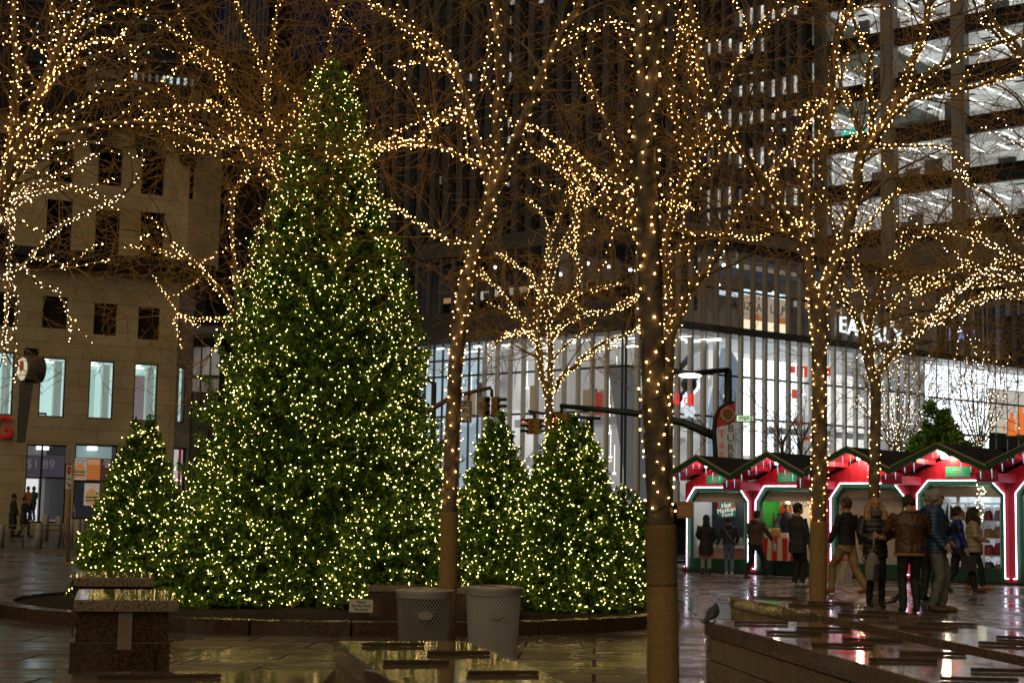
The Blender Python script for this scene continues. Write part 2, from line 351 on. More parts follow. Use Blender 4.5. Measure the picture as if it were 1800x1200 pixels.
# ---- the two pedestal tables on the left
def table(label, x0, x1, ytop, yb0, Z, full):
    A = G(x0, yb0, Z); B_ = G(x1, yb0, Z); C = G(x0, ytop, Z)
    W = B_.x-A.x; Dp = C.y-A.y; fr = Fr((A.x, A.y), (cos(.235), sin(.235)))
    r = thing('granite_table', label, 'table', (A.x, A.y, 0), 'granite pedestal tables on the left')
    b = MB(); b.bx(fr, 0, W, 0, Dp, Z-.085, Z); b.build('table_top', [gr_top], r, bevel=.005)
    b = MB()
    if full:
        b.bx(fr, -.015, W*.93, .035, Dp-.05, 0, Z-.3); b.bx(fr, .02, W*.42, .045, Dp-.05, Z-.298, Z-.087); b.bx(fr, W*.565, W*.91, .045, Dp-.05, Z-.298, Z-.087)
        b.bx(fr, W*.42, W*.565, .15, Dp-.1, Z-.298, Z-.087)
        b.build('pedestal', gr_dark, r, bevel=.004)
        b = MB(); b.bx(fr, W*.425, W*.56, .03, .14, Z-.35, Z-.09); b.build('support_post', mat('pale_stone_post', (0.22, 0.17, 0.11), .5, noise=.2), r)
        b = MB(); b.bx(fr, W*.27, W*.78, .005, .034, Z-.70, Z-.35); b.build('front_panel', gr_dark, r)
    else:
        b.bx(fr, .0, W*.99, .06, Dp-.05, 0, Z-.087); b.build('pedestal', gr_dark, r)
    return r
table('large dark granite pedestal table at the left with a wet overhanging top', 130, 325, 1034, 1053, .74, True)
table('second granite table behind the large one, only its wet top slab showing', 130, 283, 1002, 1014, .74, False)
# ================================================================== BUILDINGS
def facade_mat(name, ex, c1, c2, cm, bw, rh, rough=0.7, mort=0.02, off=0.5):
    m = bpy.data.materials.new(name); m.use_nodes = True; nt = m.node_tree; b = nt.nodes['Principled BSDF']; L = nt.links
    g = nt.nodes.new('ShaderNodeNewGeometry')
    d = nt.nodes.new('ShaderNodeVectorMath'); d.operation = 'DOT_PRODUCT'; d.inputs[1].default_value = (ex[0], ex[1], 0); L.new(g.outputs['Position'], d.inputs[0])
    s = nt.nodes.new('ShaderNodeSeparateXYZ'); L.new(g.outputs['Position'], s.inputs[0])
    c = nt.nodes.new('ShaderNodeCombineXYZ'); L.new(d.outputs['Value'], c.inputs[0]); L.new(s.outputs['Z'], c.inputs[1])
    br = nt.nodes.new('ShaderNodeTexBrick'); br.offset = off; L.new(c.outputs[0], br.inputs['Vector'])
    br.inputs['Scale'].default_value = 1; br.inputs['Brick Width'].default_value = bw; br.inputs['Row Height'].default_value = rh; br.inputs['Mortar Size'].default_value = mort
    br.inputs['Color1'].default_value = (*c1, 1); br.inputs['Color2'].default_value = (*c2, 1); br.inputs['Mortar'].default_value = (*cm, 1)
    n = nt.nodes.new('ShaderNodeTexNoise'); n.inputs['Scale'].default_value = 0.6; n.inputs['Detail'].default_value = 8; L.new(g.outputs['Position'], n.inputs['Vector'])
    mr = nt.nodes.new('ShaderNodeMapRange'); mr.inputs[1].default_value = .3; mr.inputs[2].default_value = .7; mr.inputs[3].default_value = .72; mr.inputs[4].default_value = 1.12; L.new(n.outputs['Fac'], mr.inputs[0])
    mx = nt.nodes.new('ShaderNodeVectorMath'); mx.operation = 'SCALE'; L.new(br.outputs['Color'], mx.inputs[0]); L.new(mr.outputs[0], mx.inputs['Scale'])
    L.new(mx.outputs[0], b.inputs['Base Color']); b.inputs['Roughness'].default_value = rough
    bp = nt.nodes.new('ShaderNodeBump'); bp.inputs['Distance'].default_value = 0.03; bp.inputs['Strength'].default_value = 0.6; bp.invert = True; L.new(br.outputs['Fac'], bp.inputs['Height']); L.new(bp.outputs['Normal'], b.inputs['Normal'])
    return m
def holes(mb, fr, U0, U1, Z0, Z1, hs, v=0.0, rv=0.35, mi=0):
    us = sorted(set([U0, U1]+[min(max(h[k], U0), U1) for h in hs for k in (0, 1)])); zs = sorted(set([Z0, Z1]+[min(max(h[k], Z0), Z1) for h in hs for k in (2, 3)]))
    for i in range(len(us)-1):
        for j in range(len(zs)-1):
            a, b, c, d = us[i], us[i+1], zs[j], zs[j+1]
            if b-a < 1e-5 or d-c < 1e-5: continue
            um, zm = (a+b)/2, (c+d)/2
            if any(h[0] < um < h[1] and h[2] < zm < h[3] for h in hs): continue
            mb.quad(fr.p(a, v, c), fr.p(b, v, c), fr.p(b, v, d), fr.p(a, v, d), mi)
    for h in hs:
        a, b, c, d = max(h[0], U0), min(h[1], U1), max(h[2], Z0), min(h[3], Z1)
        mb.quad(fr.p(a, v, c), fr.p(a, v+rv, c), fr.p(b, v+rv, c), fr.p(b, v, c), mi); mb.quad(fr.p(a, v, d), fr.p(b, v, d), fr.p(b, v+rv, d), fr.p(a, v+rv, d), mi)
        mb.quad(fr.p(a, v, c), fr.p(a, v, d), fr.p(a, v+rv, d), fr.p(a, v+rv, c), mi); mb.quad(fr.p(b, v, c), fr.p(b, v+rv, c), fr.p(b, v+rv, d), fr.p(b, v, d), mi)
def frame_bars(mb, fr, r, v, t=0.07, dp=0.08, mi=0):
    a, b, c, d = r
    mb.bx(fr, a, a+t, v, v+dp, c, d, mi); mb.bx(fr, b-t, b, v, v+dp, c, d, mi); mb.bx(fr, a+t, b-t, v, v+dp, c, c+t, mi); mb.bx(fr, a+t, b-t, v, v+dp, d-t, d, mi)
def room(mb, fr, r, v0, v1, grow=0.8, mi=0, ceil_mi=None):
    a, b, c, d = r[0]-grow, r[1]+grow, r[2]-.02, r[3]+.02
    mb.quad(fr.p(a, v1, c), fr.p(b, v1, c), fr.p(b, v1, d), fr.p(a, v1, d), mi)
    mb.quad(fr.p(a, v0, c), fr.p(a, v1, c), fr.p(a, v1, d), fr.p(a, v0, d), mi); mb.quad(fr.p(b, v0, c), fr.p(b, v1, c), fr.p(b, v1, d), fr.p(b, v0, d), mi)
    mb.quad(fr.p(a, v0, d), fr.p(b, v0, d), fr.p(b, v1, d), fr.p(a, v1, d), mi if ceil_mi is None else ceil_mi); mb.quad(fr.p(a, v0, c), fr.p(b, v0, c), fr.p(b, v1, c), fr.p(a, v1, c), mi)
GL = glass()
blackm = mat('black_metal', (0.015, 0.015, 0.016), 0.4)
darkgl = mat('dark_window_glass', (0.008, 0.009, 0.011), 0.12, spec=0.5)
# ---------------- left corner building
exL = Vector((.875, .484, 0)).normalized(); FL = Fr(D(308, 700, 74), exL)
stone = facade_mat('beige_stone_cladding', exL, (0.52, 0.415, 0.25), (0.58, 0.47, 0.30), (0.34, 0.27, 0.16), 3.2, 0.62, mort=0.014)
bl = thing('corner_building', 'beige stone corner building with lit upper windows and a burger shop at street level', 'building', tuple(FL.p(0, 0, 0)))
UL = FL.W(-260, 700)[0]
ztop = FL.W(150, 210)[1]; zc0 = FL.W(170, 474)[1]; zc1 = FL.W(170, 449)[1]
lit = [(-90, 612, -30, 722), (-20, 618, 24, 729), (69, 628, 115, 733), (156, 634, 200, 736), (235, 639, 277, 740)]
lou = [(-95, 505, -50, 566), (-18, 513, 28, 573), (75, 521, 119, 577), (165, 533, 206, 589), (243, 541, 281, 597)]
upw = [(-20, 350, 20, 436), (84, 350, 130, 440), (170, 368, 214, 449), (249, 372, 292, 455), (-30, 230, 20, 320), (90, 245, 134, 318), (176, 257, 219, 325), (252, 266, 293, 341)]
shopA = FL.rect(44, 781, 117, 919); shopB = FL.rect(130, 781, 205, 913); shopC = FL.rect(215, 785, 290, 905)
hl = [FL.rect(*r) for r in lit]; lo = [FL.rect(*r) for r in lou]; uw = [FL.rect(*r) for r in upw]
zb = 0.3
b = MB(); holes(b, FL, UL, 0, zb, zc0, hl+lo+[shopA, shopB, shopC]); holes(b, FL, UL, 0.35, zc1, ztop, uw, v=.25)
# chamfer
exC = Vector((.62, .785, 0)).normalized(); p0 = FL.p(0, 0, 0); FC_ = Fr((p0.x, p0.y), exC)
cw = FC_.rect(313, 645, 327, 743); cd_ = FC_.rect(304, 787, 328, 903); UC = FC_.W(338, 650)[0]
b2 = MB(); holes(b2, FC_, 0.002, UC, zb, zc0, [cw, cd_])
pE = FC_.p(UC, 0, 0); FS = Fr((pE.x, pE.y), (-.30, .95)); b2.quad(FS.p(0, 0, zb), FS.p(12, 0, zb), FS.p(12, 0, zc0), FS.p(0, 0, zc0))
b.build('wall', stone, bl)
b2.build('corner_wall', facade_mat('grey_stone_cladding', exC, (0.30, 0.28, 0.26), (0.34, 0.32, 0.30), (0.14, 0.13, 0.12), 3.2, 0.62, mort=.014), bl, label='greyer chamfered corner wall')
pU = FL.p(.35, .25, 0); FU = Fr((pU.x, pU.y), (.62, .785)); b = MB(); uw2 = FU.rect(327, 290, 344, 350); holes(b, FU, 0, max(1.9, uw2[1]+.5), zc1, ztop, [uw2]); b.build('upper_corner_wall', stone, bl)
c = MB(); c.bx(FL, UL, .3, -.65, .25, zc0, zc1); 
q0, q1 = FC_.p(0, -.9, zc0), FC_.p(UC+.4, -.9, zc0)
c.bx(FC_, -.05, UC+.5, -.75, 3, zc0+.01, zc1-.01); c.bx(FL, UL, .3, -.8, -.65, zc0+.25, zc1+.01); c.build('cornice', mat('dark_cornice', (0.03, 0.028, 0.026), 0.6), bl)
c = MB(); c.bx(FL, UL, .6, -.5, .8, ztop, ztop+1.0); c.build('roof', mat('dark_roof', (0.012, 0.012, 0.012), 0.8), bl)
# arches over the top row and brackets between them
for h in uw[4:]:
    c = MB(); um = (h[0]+h[1])/2; rr = (h[1]-h[0])/2+.35
    pts = [(um+rr*cos(t*pi/12), h[3]+.1+rr*.9*sin(t*pi/12)) for t in range(13)]; pin = [(um+(rr-.35)*cos(t*pi/12), h[3]+.1+(rr-.35)*.9*sin(t*pi/12)) for t in range(13)]
    for i in range(12):
        a_, b_, c_, d_ = pin[i], pts[i], pts[i+1], pin[i+1]
        c.prism(FL, [a_, b_, c_, d_], .13, .249)
    c.build('window_arch', stone, bl)
    c = MB(); uu = h[1]+.9; c.prism(FL, [(uu-.35, h[3]+1.6), (uu-.45, h[3]+.3), (uu-.2, h[3]-.35), (uu+.2, h[3]-.35), (uu+.45, h[3]+.3), (uu+.35, h[3]+1.6)], -.25, .249); c.build('bracket', mat('dark_bracket', (.02, .018, .015), .6), bl)
for h in uw+[]:
    c = MB(); frame_bars(c, FL, h, .42, .06, .06); um = (h[0]+h[1])/2; c.bx(FL, um-.03, um+.03, .43, .48, h[2]+.06, h[3]-.06); zm = (h[2]+h[3])/2; c.bx(FL, h[0]+.06, um-.03, .43, .48, zm-.03, zm+.03); c.bx(FL, um+.03, h[1]-.06, .43, .48, zm-.03, zm+.03)
    f_ = c.build('window', mat('dark_frame', (0.02, 0.02, 0.018), .5), bl); c = MB(); c.quad(FL.p(h[0], .5, h[2]), FL.p(h[1], .5, h[2]), FL.p(h[1], .5, h[3]), FL.p(h[0], .5, h[3])); c.build('pane', darkgl, f_)
c = MB(); frame_bars(c, FU, uw2, .15, .06, .06); f_ = c.build('window', mat('dark_frame'), bl); c = MB(); c.quad(FU.p(uw2[0], .2, uw2[2]), FU.p(uw2[1], .2, uw2[2]), FU.p(uw2[1], .2, uw2[3]), FU.p(uw2[0], .2, uw2[3])); c.build('pane', darkgl, f_)
for h in lo:
    c = MB(); frame_bars(c, FL, h, .12, .05, .1); n = 11
    for i in range(n):
        z = h[2]+.06+(h[3]-h[2]-.12)*(i+.5)/n
        c.hexa([FL.p(h[0]+.05, .13, z-.05), FL.p(h[1]-.05, .13, z-.05), FL.p(h[1]-.05, .2, z+.03), FL.p(h[0]+.05, .2, z+.03), FL.p(h[0]+.05, .13, z-.035), FL.p(h[1]-.05, .13, z-.035), FL.p(h[1]-.05, .2, z+.045), FL.p(h[0]+.05, .2, z+.045)])
    f_ = c.build('louvre', mat('louvre_metal', (0.035, 0.025, 0.018), .5), bl); c = MB(); c.quad(FL.p(h[0], .34, h[2]), FL.p(h[1], .34, h[2]), FL.p(h[1], .34, h[3]), FL.p(h[0], .34, h[3])); c.build('backing', blackm, f_)
roomm = litmat('lit_room_green', (0.66, 0.84, 0.78), 0.62, var=.12, scale=.25); ceilm = litmat('lit_room_ceiling', (0.56, 0.70, 0.63), .5, var=.1, scale=.3)
tubem = emat('ceiling_tube', (1, 1, .92), 2.2)
wood_blind = mat('woven_blind', (.16, .12, .11), .8, emit=(.35, .27, .27), es=.5, noise=.5, nscale=30)
dkbluem = mat('dark_blue_trim', (.02, .05, .12), .4)
def litwin(fr, h, parent, kind):
    c = MB(); frame_bars(c, fr, h, .05, .06, .07); f_ = c.build('window', mat('dark_frame'), parent)
    c = MB(); c.quad(fr.p(h[0], .1, h[2]), fr.p(h[1], .1, h[2]), fr.p(h[1], .1, h[3]), fr.p(h[0], .1, h[3])); c.build('pane', GL, f_)
    c = MB(); room(c, fr, h, .36, 3.6 if fr is FL else 1.0, 1.0 if fr is FL else .05, 0, 1); c.build('lit_room', [roomm, ceilm], f_)
    c = MB(); w_ = h[1]-h[0]
    for (a_, d_) in (((.12, .9), (.55, 2.1)) if fr is FL else ((.2, .5),)): c.bx(fr, h[0]+w_*a_, h[0]+w_*(a_+.42), d_, d_+.35, h[3]-.03, h[3]-.005)
    c.build('ceiling_light', tubem, f_)
    c = MB(); c.bx(fr, h[1]-.38 if kind != 3 else h[1]-.36, h[1]-.08, .4, .7, h[2], h[3]-.12); c.build('pilaster', litmat('lit_pilaster', (.62, .74, .62), .34, var=.05), f_)
    if kind == 1:
        c = MB(); c.bx(fr, h[0], h[0]+w_*.5, .8, 1.4, h[2]+.15, h[2]+.23); c.bx(fr, h[0]+w_*.45, h[0]+w_*.5, .8, .85, h[2], h[2]+.15); c.build('table', mat('dark_table', (.05, .03, .025), .4), f_)
        c = MB(); frame_bars(c, fr, (h[0]+w_*.32, h[0]+w_*.55, h[2]+1.45, h[2]+1.95), 3.3, .05, .05); c.bx(fr, h[0]+w_*.37, h[0]+w_*.5, 3.3, 3.35, h[2]+1.6, h[2]+1.68); c.build('picture_frame', blackm, f_)
    if kind == 2:
        c = MB(); c.bx(fr, h[0]-.3, h[0]+w_*.62, 1.6, 3.4, h[2], h[3]-.25); c.build('wall_block', litmat('lit_wall_block', (.50, .68, .58), .5, var=.08), f_)
    if kind == 3:
        c = MB(); c.bx(fr, h[0]+.22, h[1]-.42, .6, .63, h[2], h[3]-.5); c.build('blind', wood_blind, f_)
        c = MB(); c.bx(fr, h[0]+.07, h[0]+.15, .37, .45, h[2], h[3]-.6); c.build('trim', dkbluem, f_)
for i, h in enumerate(hl): litwin(FL, h, bl, [1, 1, 1, 2, 3][i])
litwin(FC_, cw, bl, 2)
# shop front A
def panes(fr, h, v, rows, cols, parent, t=.07):
    c = MB(); frame_bars(c, fr, h, v, t, .1)
    for z in rows: c.bx(fr, h[0]+t, h[1]-t, v, v+.1, z-t/2, z+t/2)
    for u in cols: c.bx(fr, u-t/2, u+t/2, v+.005, v+.105, h[2]+t, h[3]-t)
    f_ = c.build('shop_window', blackm, parent); c = MB(); c.quad(fr.p(h[0], v+.05, h[2]), fr.p(h[1], v+.05, h[2]), fr.p(h[1], v+.05, h[3]), fr.p(h[0], v+.05, h[3])); c.build('pane', GL, f_); return f_
zA = FL.W(80, 839)[1]; uA1 = FL.W(72, 870)[0]
fA = panes(FL, shopA, .12, [zA], [uA1], bl)
shopm = litmat('lit_shop', (.55, .50, .48), .22, var=.9, scale=1.6)
c = MB(); room(c, FL, (shopA[0], shopA[1], shopA[2], shopA[3]), .36, 5.0, .3); c.build('shop_interior', [shopm], fA)
c = MB(); r_ = FL.rect(41, 841, 66, 915, 4.7); c.quad(FL.p(r_[0], 4.7, r_[2]), FL.p(r_[1], 4.7, r_[2]), FL.p(r_[1], 4.7, r_[3]), FL.p(r_[0], 4.7, r_[3])); c.build('bright_back_wall', emat('shop_back_glow', (1.0, .96, .90), .85), fA)
c = MB(); a_ = FL.rect(46, 800, 113, 837, .30); c.bx(FL, a_[0], a_[1], .30, .32, a_[2], a_[3]); sp_ = c.build('price_panel', mat('smoked_panel', (.05, .04, .045), .3, emit=(.40, .36, .42), es=.12), fA)
uu, zz = FL.W(71, 816, .28); text(FL, uu, zz, .28, '$1.89', .56, mat('price_letters', (.3, .27, .3), .5, emit=(.5, .45, .5), es=.22), fA, name='price_lettering')
c = MB(); a_ = FL.rect(66, 784, 86, 790, .34); c.bx(FL, a_[0], a_[1], .34, .6, a_[2], a_[3]); c.build('ceiling_light', emat('shop_downlight', (.85, .9, 1.0), 2.5), fA)
# shop front B with posters
zB = FL.W(170, 806)[1]; zB2 = FL.W(170, 846)[1]
fB = panes(FL, shopB, .12, [zB2], [], bl)
c = MB(); room(c, FL, shopB, .36, 4.0, .3); c.build('shop_interior', [mat('dark_shop', (.03, .03, .03), .7, emit=(.05, .05, .05), es=.3)], fB)
c = MB(); a_ = FL.rect(131, 783, 202, 805, 1.2); c.quad(FL.p(a_[0], 1.2, a_[2]), FL.p(a_[1], 1.2, a_[2]), FL.p(a_[1], 1.2, a_[3]), FL.p(a_[0], 1.2, a_[3])); c.build('lit_back_wall', litmat('lit_room_pale', (.42, .56, .52), .5, var=.1), fB)
c = MB(); a_ = FL.rect(156, 784, 171, 791, .8); c.bx(FL, a_[0], a_[1], .8, 1.1, a_[2], a_[3]); c.build('ceiling_light', emat('shop_downlight'), fB)
def poster(x0, y0, x1, y1, bg, kind, words, wc):
    a_ = FL.rect(x0, y0, x1, y1, .1); c = MB(); c.bx(FL, a_[0], a_[1], .09, .11, a_[2], a_[3]); p_ = c.build('poster', bg, fB)
    w_ = a_[1]-a_[0]; h_ = a_[3]-a_[2]; um = (a_[0]+a_[1])/2
    if kind:
        bun = mat('bun_orange', (.55, .22, .06), .5, emit=(.9, .38, .10), es=.28); pat = mat('patty_brown', (.12, .04, .02), .6, emit=(.3, .1, .05), es=.2); let = mat('lettuce_green', (.2, .35, .05), .6, emit=(.3, .5, .1), es=.25)
        c = MB(); n = 10
        c.prism(FL, [(um+w_*.40*cos(pi*t/n), a_[2]+h_*.48+h_*.26*sin(pi*t/n)) for t in range(n+1)], .075, .089, 0)
        for (za, zb_, mi) in ((.41, .47, 2), (.33, .40, 1), (.28, .32, 3), (.20, .27, 1)): c.prism(FL, [(um-w_*.42, a_[2]+h_*za), (um+w_*.42, a_[2]+h_*za), (um+w_*.42, a_[2]+h_*zb_), (um-w_*.42, a_[2]+h_*zb_)], .075, .089, mi)
        c.prism(FL, [(um-w_*.36, a_[2]+h_*.08), (um+w_*.36, a_[2]+h_*.08), (um+w_*.42, a_[2]+h_*.19), (um-w_*.42, a_[2]+h_*.19)], .075, .089, 0)
        c.build('burger_picture', [bun, pat, let, mat('cheese_yellow', (.6, .4, .05), .5, emit=(.9, .6, .1), es=.25)], p_)
    for k, wd in enumerate(words): text(FL, um, a_[3]-h_*(.1+.13*k), .07, wd, h_*.13, wc, p_, thick=.006)
pw = mat('poster_white', (.5, .5, .47), .5, emit=(.55, .53, .48), es=.35); po = mat('poster_orange', (.5, .16, .04), .5, emit=(.9, .3, .08), es=.28); pb = mat('poster_brown', (.06, .03, .02), .5, emit=(.12, .06, .04), es=.3); wl_ = mat('poster_letters', (.6, .6, .55), .5, emit=(.7, .68, .6), es=.4)
poster(128, 805, 152, 843, pw, 1, ['Fresh from', 'the grill'], pb); poster(152.5, 806, 176, 843, po, 0, ['ORIGINAL', 'CHICKEN'], wl_); poster(176.5, 806, 199, 843, pb, 0, ['Flame', 'broiled', 'daily'], wl_); poster(148, 849, 174, 888, pw, 1, ['Crispy', 'tasty'], po); poster(174.5, 848, 190, 870, pb, 0, ['Hot'], wl_)
fC = panes(FL, shopC, .12, [zB2], [], bl)
c = MB(); room(c, FL, shopC, .36, 3.0, .2); c.build('shop_interior', [mat('dark_shop')], fC)
# chamfer entrance with red stripe
fD = panes(FC_, cd_, .12, [], [], bl); c = MB(); room(c, FC_, cd_, .36, 1.2, .03); c.build('shop_interior', [litmat('lit_shop_white', (.8, .82, .78), .5, var=.5, scale=2)], fD)
c = MB(); a_ = FC_.rect(314, 789, 317.5, 860, .05); c.bx(FC_, a_[0], a_[1], .03, .1, a_[2], a_[3]); c.build('red_stripe', mat('red_stripe', (.45, .02, .03), .4, emit=(.6, .02, .03), es=.2), fD)
# red letter G
uu, zz = FL.W(3, 752, -.12); text(FL, uu, zz, -.12, 'G', 1.35, mat('red_sign_letter', (.42, .02, .012), .4, emit=(.5, .02, .01), es=.25), bl, thick=.2, name='sign_letter')
# ---- round hanging sign with its tapering bracket, fixed to the wall
sg = thing('round_sign', 'round drum shaped shop sign on a tapering black bracket beside the lit windows', 'sign', tuple(FL.p(-8, -2, 0)))
Yd = 60.0; cF = D(40, 648, Yd); 
axd = Vector((.78, .62, 0)).normalized(); ux = Vector((axd.y, -axd.x, 0)); up = Vector((0, 0, 1))
# the drum axis runs along the facade so the round face looks left towards the road
Ld = (D(70, 650, Yd+.3)-cF).length*1.15; rd = .48*(D(40, 623, Yd)-D(40, 673, Yd)).length
c = MB(); c.lathe(cF, [(rd*.96, 0), (rd, .03), (rd, Ld*.9), (rd*.93, Ld)], 28, 0, True, (ux, up, axd)); c.build('drum', mat('dark_drum', (.12, .105, .095), .35), sg)
c = MB(); c.lathe(cF-axd*.02, [(rd*.84, -.02), (rd*.84, .03)], 28, 0, False, (ux, up, axd)); face = c.build('sign_face', mat('sign_face', (.42, .40, .28), .4, emit=(.65, .60, .42), es=.8, noise=.3, nscale=2), sg)
c = MB(); c.lathe(cF-axd*.03+up*.1, [(rd*.4, -.02), (rd*.4, .03)], 20, 0, False, (ux, up, axd)); c.build('sign_emblem', mat('sign_emblem_red', (.35, .08, .04), .4, emit=(.5, .1, .05), es=.3), face)
c = MB(); a_ = D(66, 616, Yd); b_ = D(42, 626, Yd)
c.tube([cF+axd*Ld*.3+up*rd*.98, cF+axd*Ld*.3+up*(rd+.2)], .2, 6); c.tube([cF+axd*(.05)+up*(rd+.13), cF+axd*Ld*.75+up*(rd+.13)], .15, 4); c.build('top_mount', blackm, sg)
t0, t1, b0, b1 = D(34, 672, Yd), D(59, 672, Yd), D(31, 777, Yd), D(44, 777, Yd); dv = Vector((-.12, .3, 0))
c = MB(); c.hexa([b0, b1, b1+dv, b0+dv, t0, t1, t1+dv, t0+dv]); c.build('bracket', blackm, sg)
# ================================================================== office tower with lit floors
exT = Vector((.751, -.660, 0)).normalized(); FT = Fr(D(1690, 400, 130), exT)
tw = thing('office_tower', 'tall glass office tower with rows of brightly lit floors at the upper right', 'building', tuple(FT.p(0, 0, 0)))
U0t = FT.W(1285, 300)[0]; U1t = FT.W(1900, 300)[0]
zf = [FT.W(1707, y)[1] for y in (385, 294)]; fh = zf[1]-zf[0]; gh = fh*.66; z0 = zf[0]
grey = mat('grey_metal_cladding', (.24, .24, .235), .45, metal=.3, noise=.15, nscale=.5); dspan = mat('dark_spandrel', (.02, .021, .022), .25)
finm = mat('fin_dark', (.03, .03, .03), .4)
ceil_on = litmat('office_ceiling', (.82, .80, .72), .66, var=.85, scale=.35); ceil_dim = litmat('office_ceiling_dim', (.50, .55, .42), .18, var=.8, scale=.3); back_on = litmat('office_back_wall', (.78, .75, .66), .55, var=1.1, scale=.45); back_dim = litmat('office_back_dim', (.35, .36, .28), .09, var=1.0, scale=.4)
strip = emat('office_strip_light', (1.0, 1.0, .95), 3.5)
colx = [FT.W(x, 300)[0] for x in (1688, )][0]; bay = colx-FT.W(1563, 300)[0]
rr = random.Random(3)
cols = []
for k in range(-4, 4):
    u = colx+k*bay
    if U0t-1 < u < U1t: cols.append(u)
zbot = FT.W(1690, 478)[1]
for u in cols:
    c = MB(); c.bx(FT, u-.47, u+.47, -.55, .5, zbot, z0+fh*9); c.bx(FT, u+.47, u+.62, -.35, .5, zbot, z0+fh*9); c.build('column', grey, tw)
for k in range(0, 8):
    zs = z0+k*fh
    c = MB(); c.bx(FT, U0t, U1t, .0, .5, zs-(fh-gh), zs); c.bx(FT, U0t, U1t, -.12, 0, zs-.2, zs-.02); c.build('spandrel', dspan, tw)
    c = MB()
    n = int((U1t-U0t)/(bay/5.0))
    for i in range(n):
        u = cols[0]-4*bay+i*(bay/5.0)
        if u < U0t or u > U1t: continue
        c.bx(FT, u-.085, u+.085, -.28, .12, zs, zs+gh)
    c.build('glazing_mullions', finm, tw)
    for j in range(len(cols)+1):
        ua = U0t if j == 0 else cols[j-1]; ub = U1t if j == len(cols) else cols[j]
        if ub-ua < 1: continue
        on = rr.random() > (.12 if k < 4 else .3)
        if (j, k) in ((2, 3), (2, 2), (2, 5)): on = False
        c = MB(); c.quad(FT.p(ua, .5, zs+gh), FT.p(ub, .5, zs+gh), FT.p(ub, 9, zs+gh), FT.p(ua, 9, zs+gh), 0); c.quad(FT.p(ua, 9, zs), FT.p(ub, 9, zs), FT.p(ub, 9, zs+gh), FT.p(ua, 9, zs+gh), 1)
        c.quad(FT.p(ua, .5, zs), FT.p(ub, .5, zs), FT.p(ub, 9, zs), FT.p(ua, 9, zs), 2)
        for q in range(5):
            if rr.random() < .5:
                u = rr.uniform(ua+.3, ub-2); v = rr.uniform(3, 8); c.bx(FT, u, u+rr.uniform(.6, 2.0), v, v+.4, zs+gh*.0, zs+rr.uniform(.8, 2.6), 2)
            u = rr.uniform(ua+.3, ub-1); v = rr.uniform(1, 7); c.bx(FT, u, u+.9, v, v+.5, zs+gh-.03, zs+gh-.004, 2)
        c.build('office_floor', [ceil_on if on else ceil_dim, back_on if on else back_dim, mat('office_furniture', (.08, .08, .075), .6)], tw)
        c = MB(); nn = 3 if on else 2
        for q in range(nn):
            u = ua+(ub-ua)*(q+.5+rr.uniform(-.15, .15))/nn
            for v in (1.2, 4.6): 
                if rr.random() < (.85 if on else .45): c.bx(FT, u, u+.13, v, v+(2.4 if on else .5), zs+gh-.06, zs+gh-.03)
        if c.v: c.build('ceiling_lights', strip if on else emat('dim_strip', (.85, 1, .8), 1.4), tw)
    c = MB(); c.quad(FT.p(U0t, .06, zs), FT.p(U1t, .06, zs), FT.p(U1t, .06, zs+gh), FT.p(U0t, .06, zs+gh)); c.build('glazing', GL, tw)
# soffit under the tower, and the dark recess above the podium roof
c = MB(); c.bx(FT, U0t, U1t, .0, 12, z0-(fh-gh)-2.2, z0-(fh-gh)-.002); c.build('soffit', mat('soffit_grey', (.10, .10, .095), .5), tw)
c = MB(); c.bx(FT, U0t, U1t, 5, 12, z0-18, z0-(fh-gh)-2.21); c.build('recess_wall', mat('recess_dark', (.015, .015, .015), .6), tw)
uu = FT.rect(1480, 226, 1522, 236, 4.0); c = MB(); c.bx(FT, uu[0], uu[1], 4.0, 4.05, uu[2], uu[3]); c.build('green_screen', emat('green_screen', (.05, .75, .55), .9), tw)
# ================================================================== ribbed dark tower in the middle
FCn = Fr(D(1000, 400, 150), exT)
ct = thing('ribbed_tower', 'dark skyscraper with close vertical stone ribs behind the middle trees', 'building', tuple(FCn.p(0, 0, 0)))
Ua = FCn.W(652, 300)[0]; Ub = FCn.W(1425, 300)[0]; zt = FCn.W(1000, -260)[1]; zl = FCn.W(1000, 470)[1]
rib = mat('rib_stone', (.055, .055, .06), .6, noise=.2, nscale=.3); ctg = mat('tower_dark_glass', (.012, .013, .015), .15)
step = (FCn.W(840, 200)[0]-FCn.W(770, 200)[0])/3.0
u = Ua; i = 0
while u < Ub:
    wdt = step*.42 if u < FCn.W(1230, 300)[0] else step*.22
    c = MB(); c.bx(FCn, u, u+wdt, -.5, .3, zl-6, zt); c.build('rib', rib, ct)
    u += step if u < FCn.W(1230, 300)[0] else step*.6; i += 1
c = MB(); c.quad(FCn.p(Ua, .3, zl-6), FCn.p(Ub, .3, zl-6), FCn.p(Ub, .3, zt), FCn.p(Ua, .3, zt)); 
c.quad(FCn.p(Ua, .3, zl-6), FCn.p(Ua, 25, zl-6), FCn.p(Ua, 25, zt), FCn.p(Ua, .3, zt)); c.build('curtain_wall', ctg, ct)
flh = (FCn.W(1000, 200)[1]-FCn.W(1000, 280)[1])
fl_mb = MB()
for k in range(12):
    z = zl+2+k*flh; fl_mb.bx(FCn, Ua, Ub, .12, .29, z-.9, z)
fl_mb.build('floor_bands', mat('tower_floor_band', (.035, .033, .03), .5), ct)
wlit = litmat('tower_lit_window', (.78, .80, .74), .62, var=1.0, scale=.8); wdim = litmat('tower_dim_window', (.5, .52, .45), .12, var=1.0, scale=.8); rr = random.Random(11)
def twin(mb, px, py, w_, h_, mi, fr, v=.1):
    a_ = fr.rect(px, py, px+w_, py+h_, v); mb.bx(fr, a_[0], a_[1], v, v+.1, a_[2], a_[3], mi)
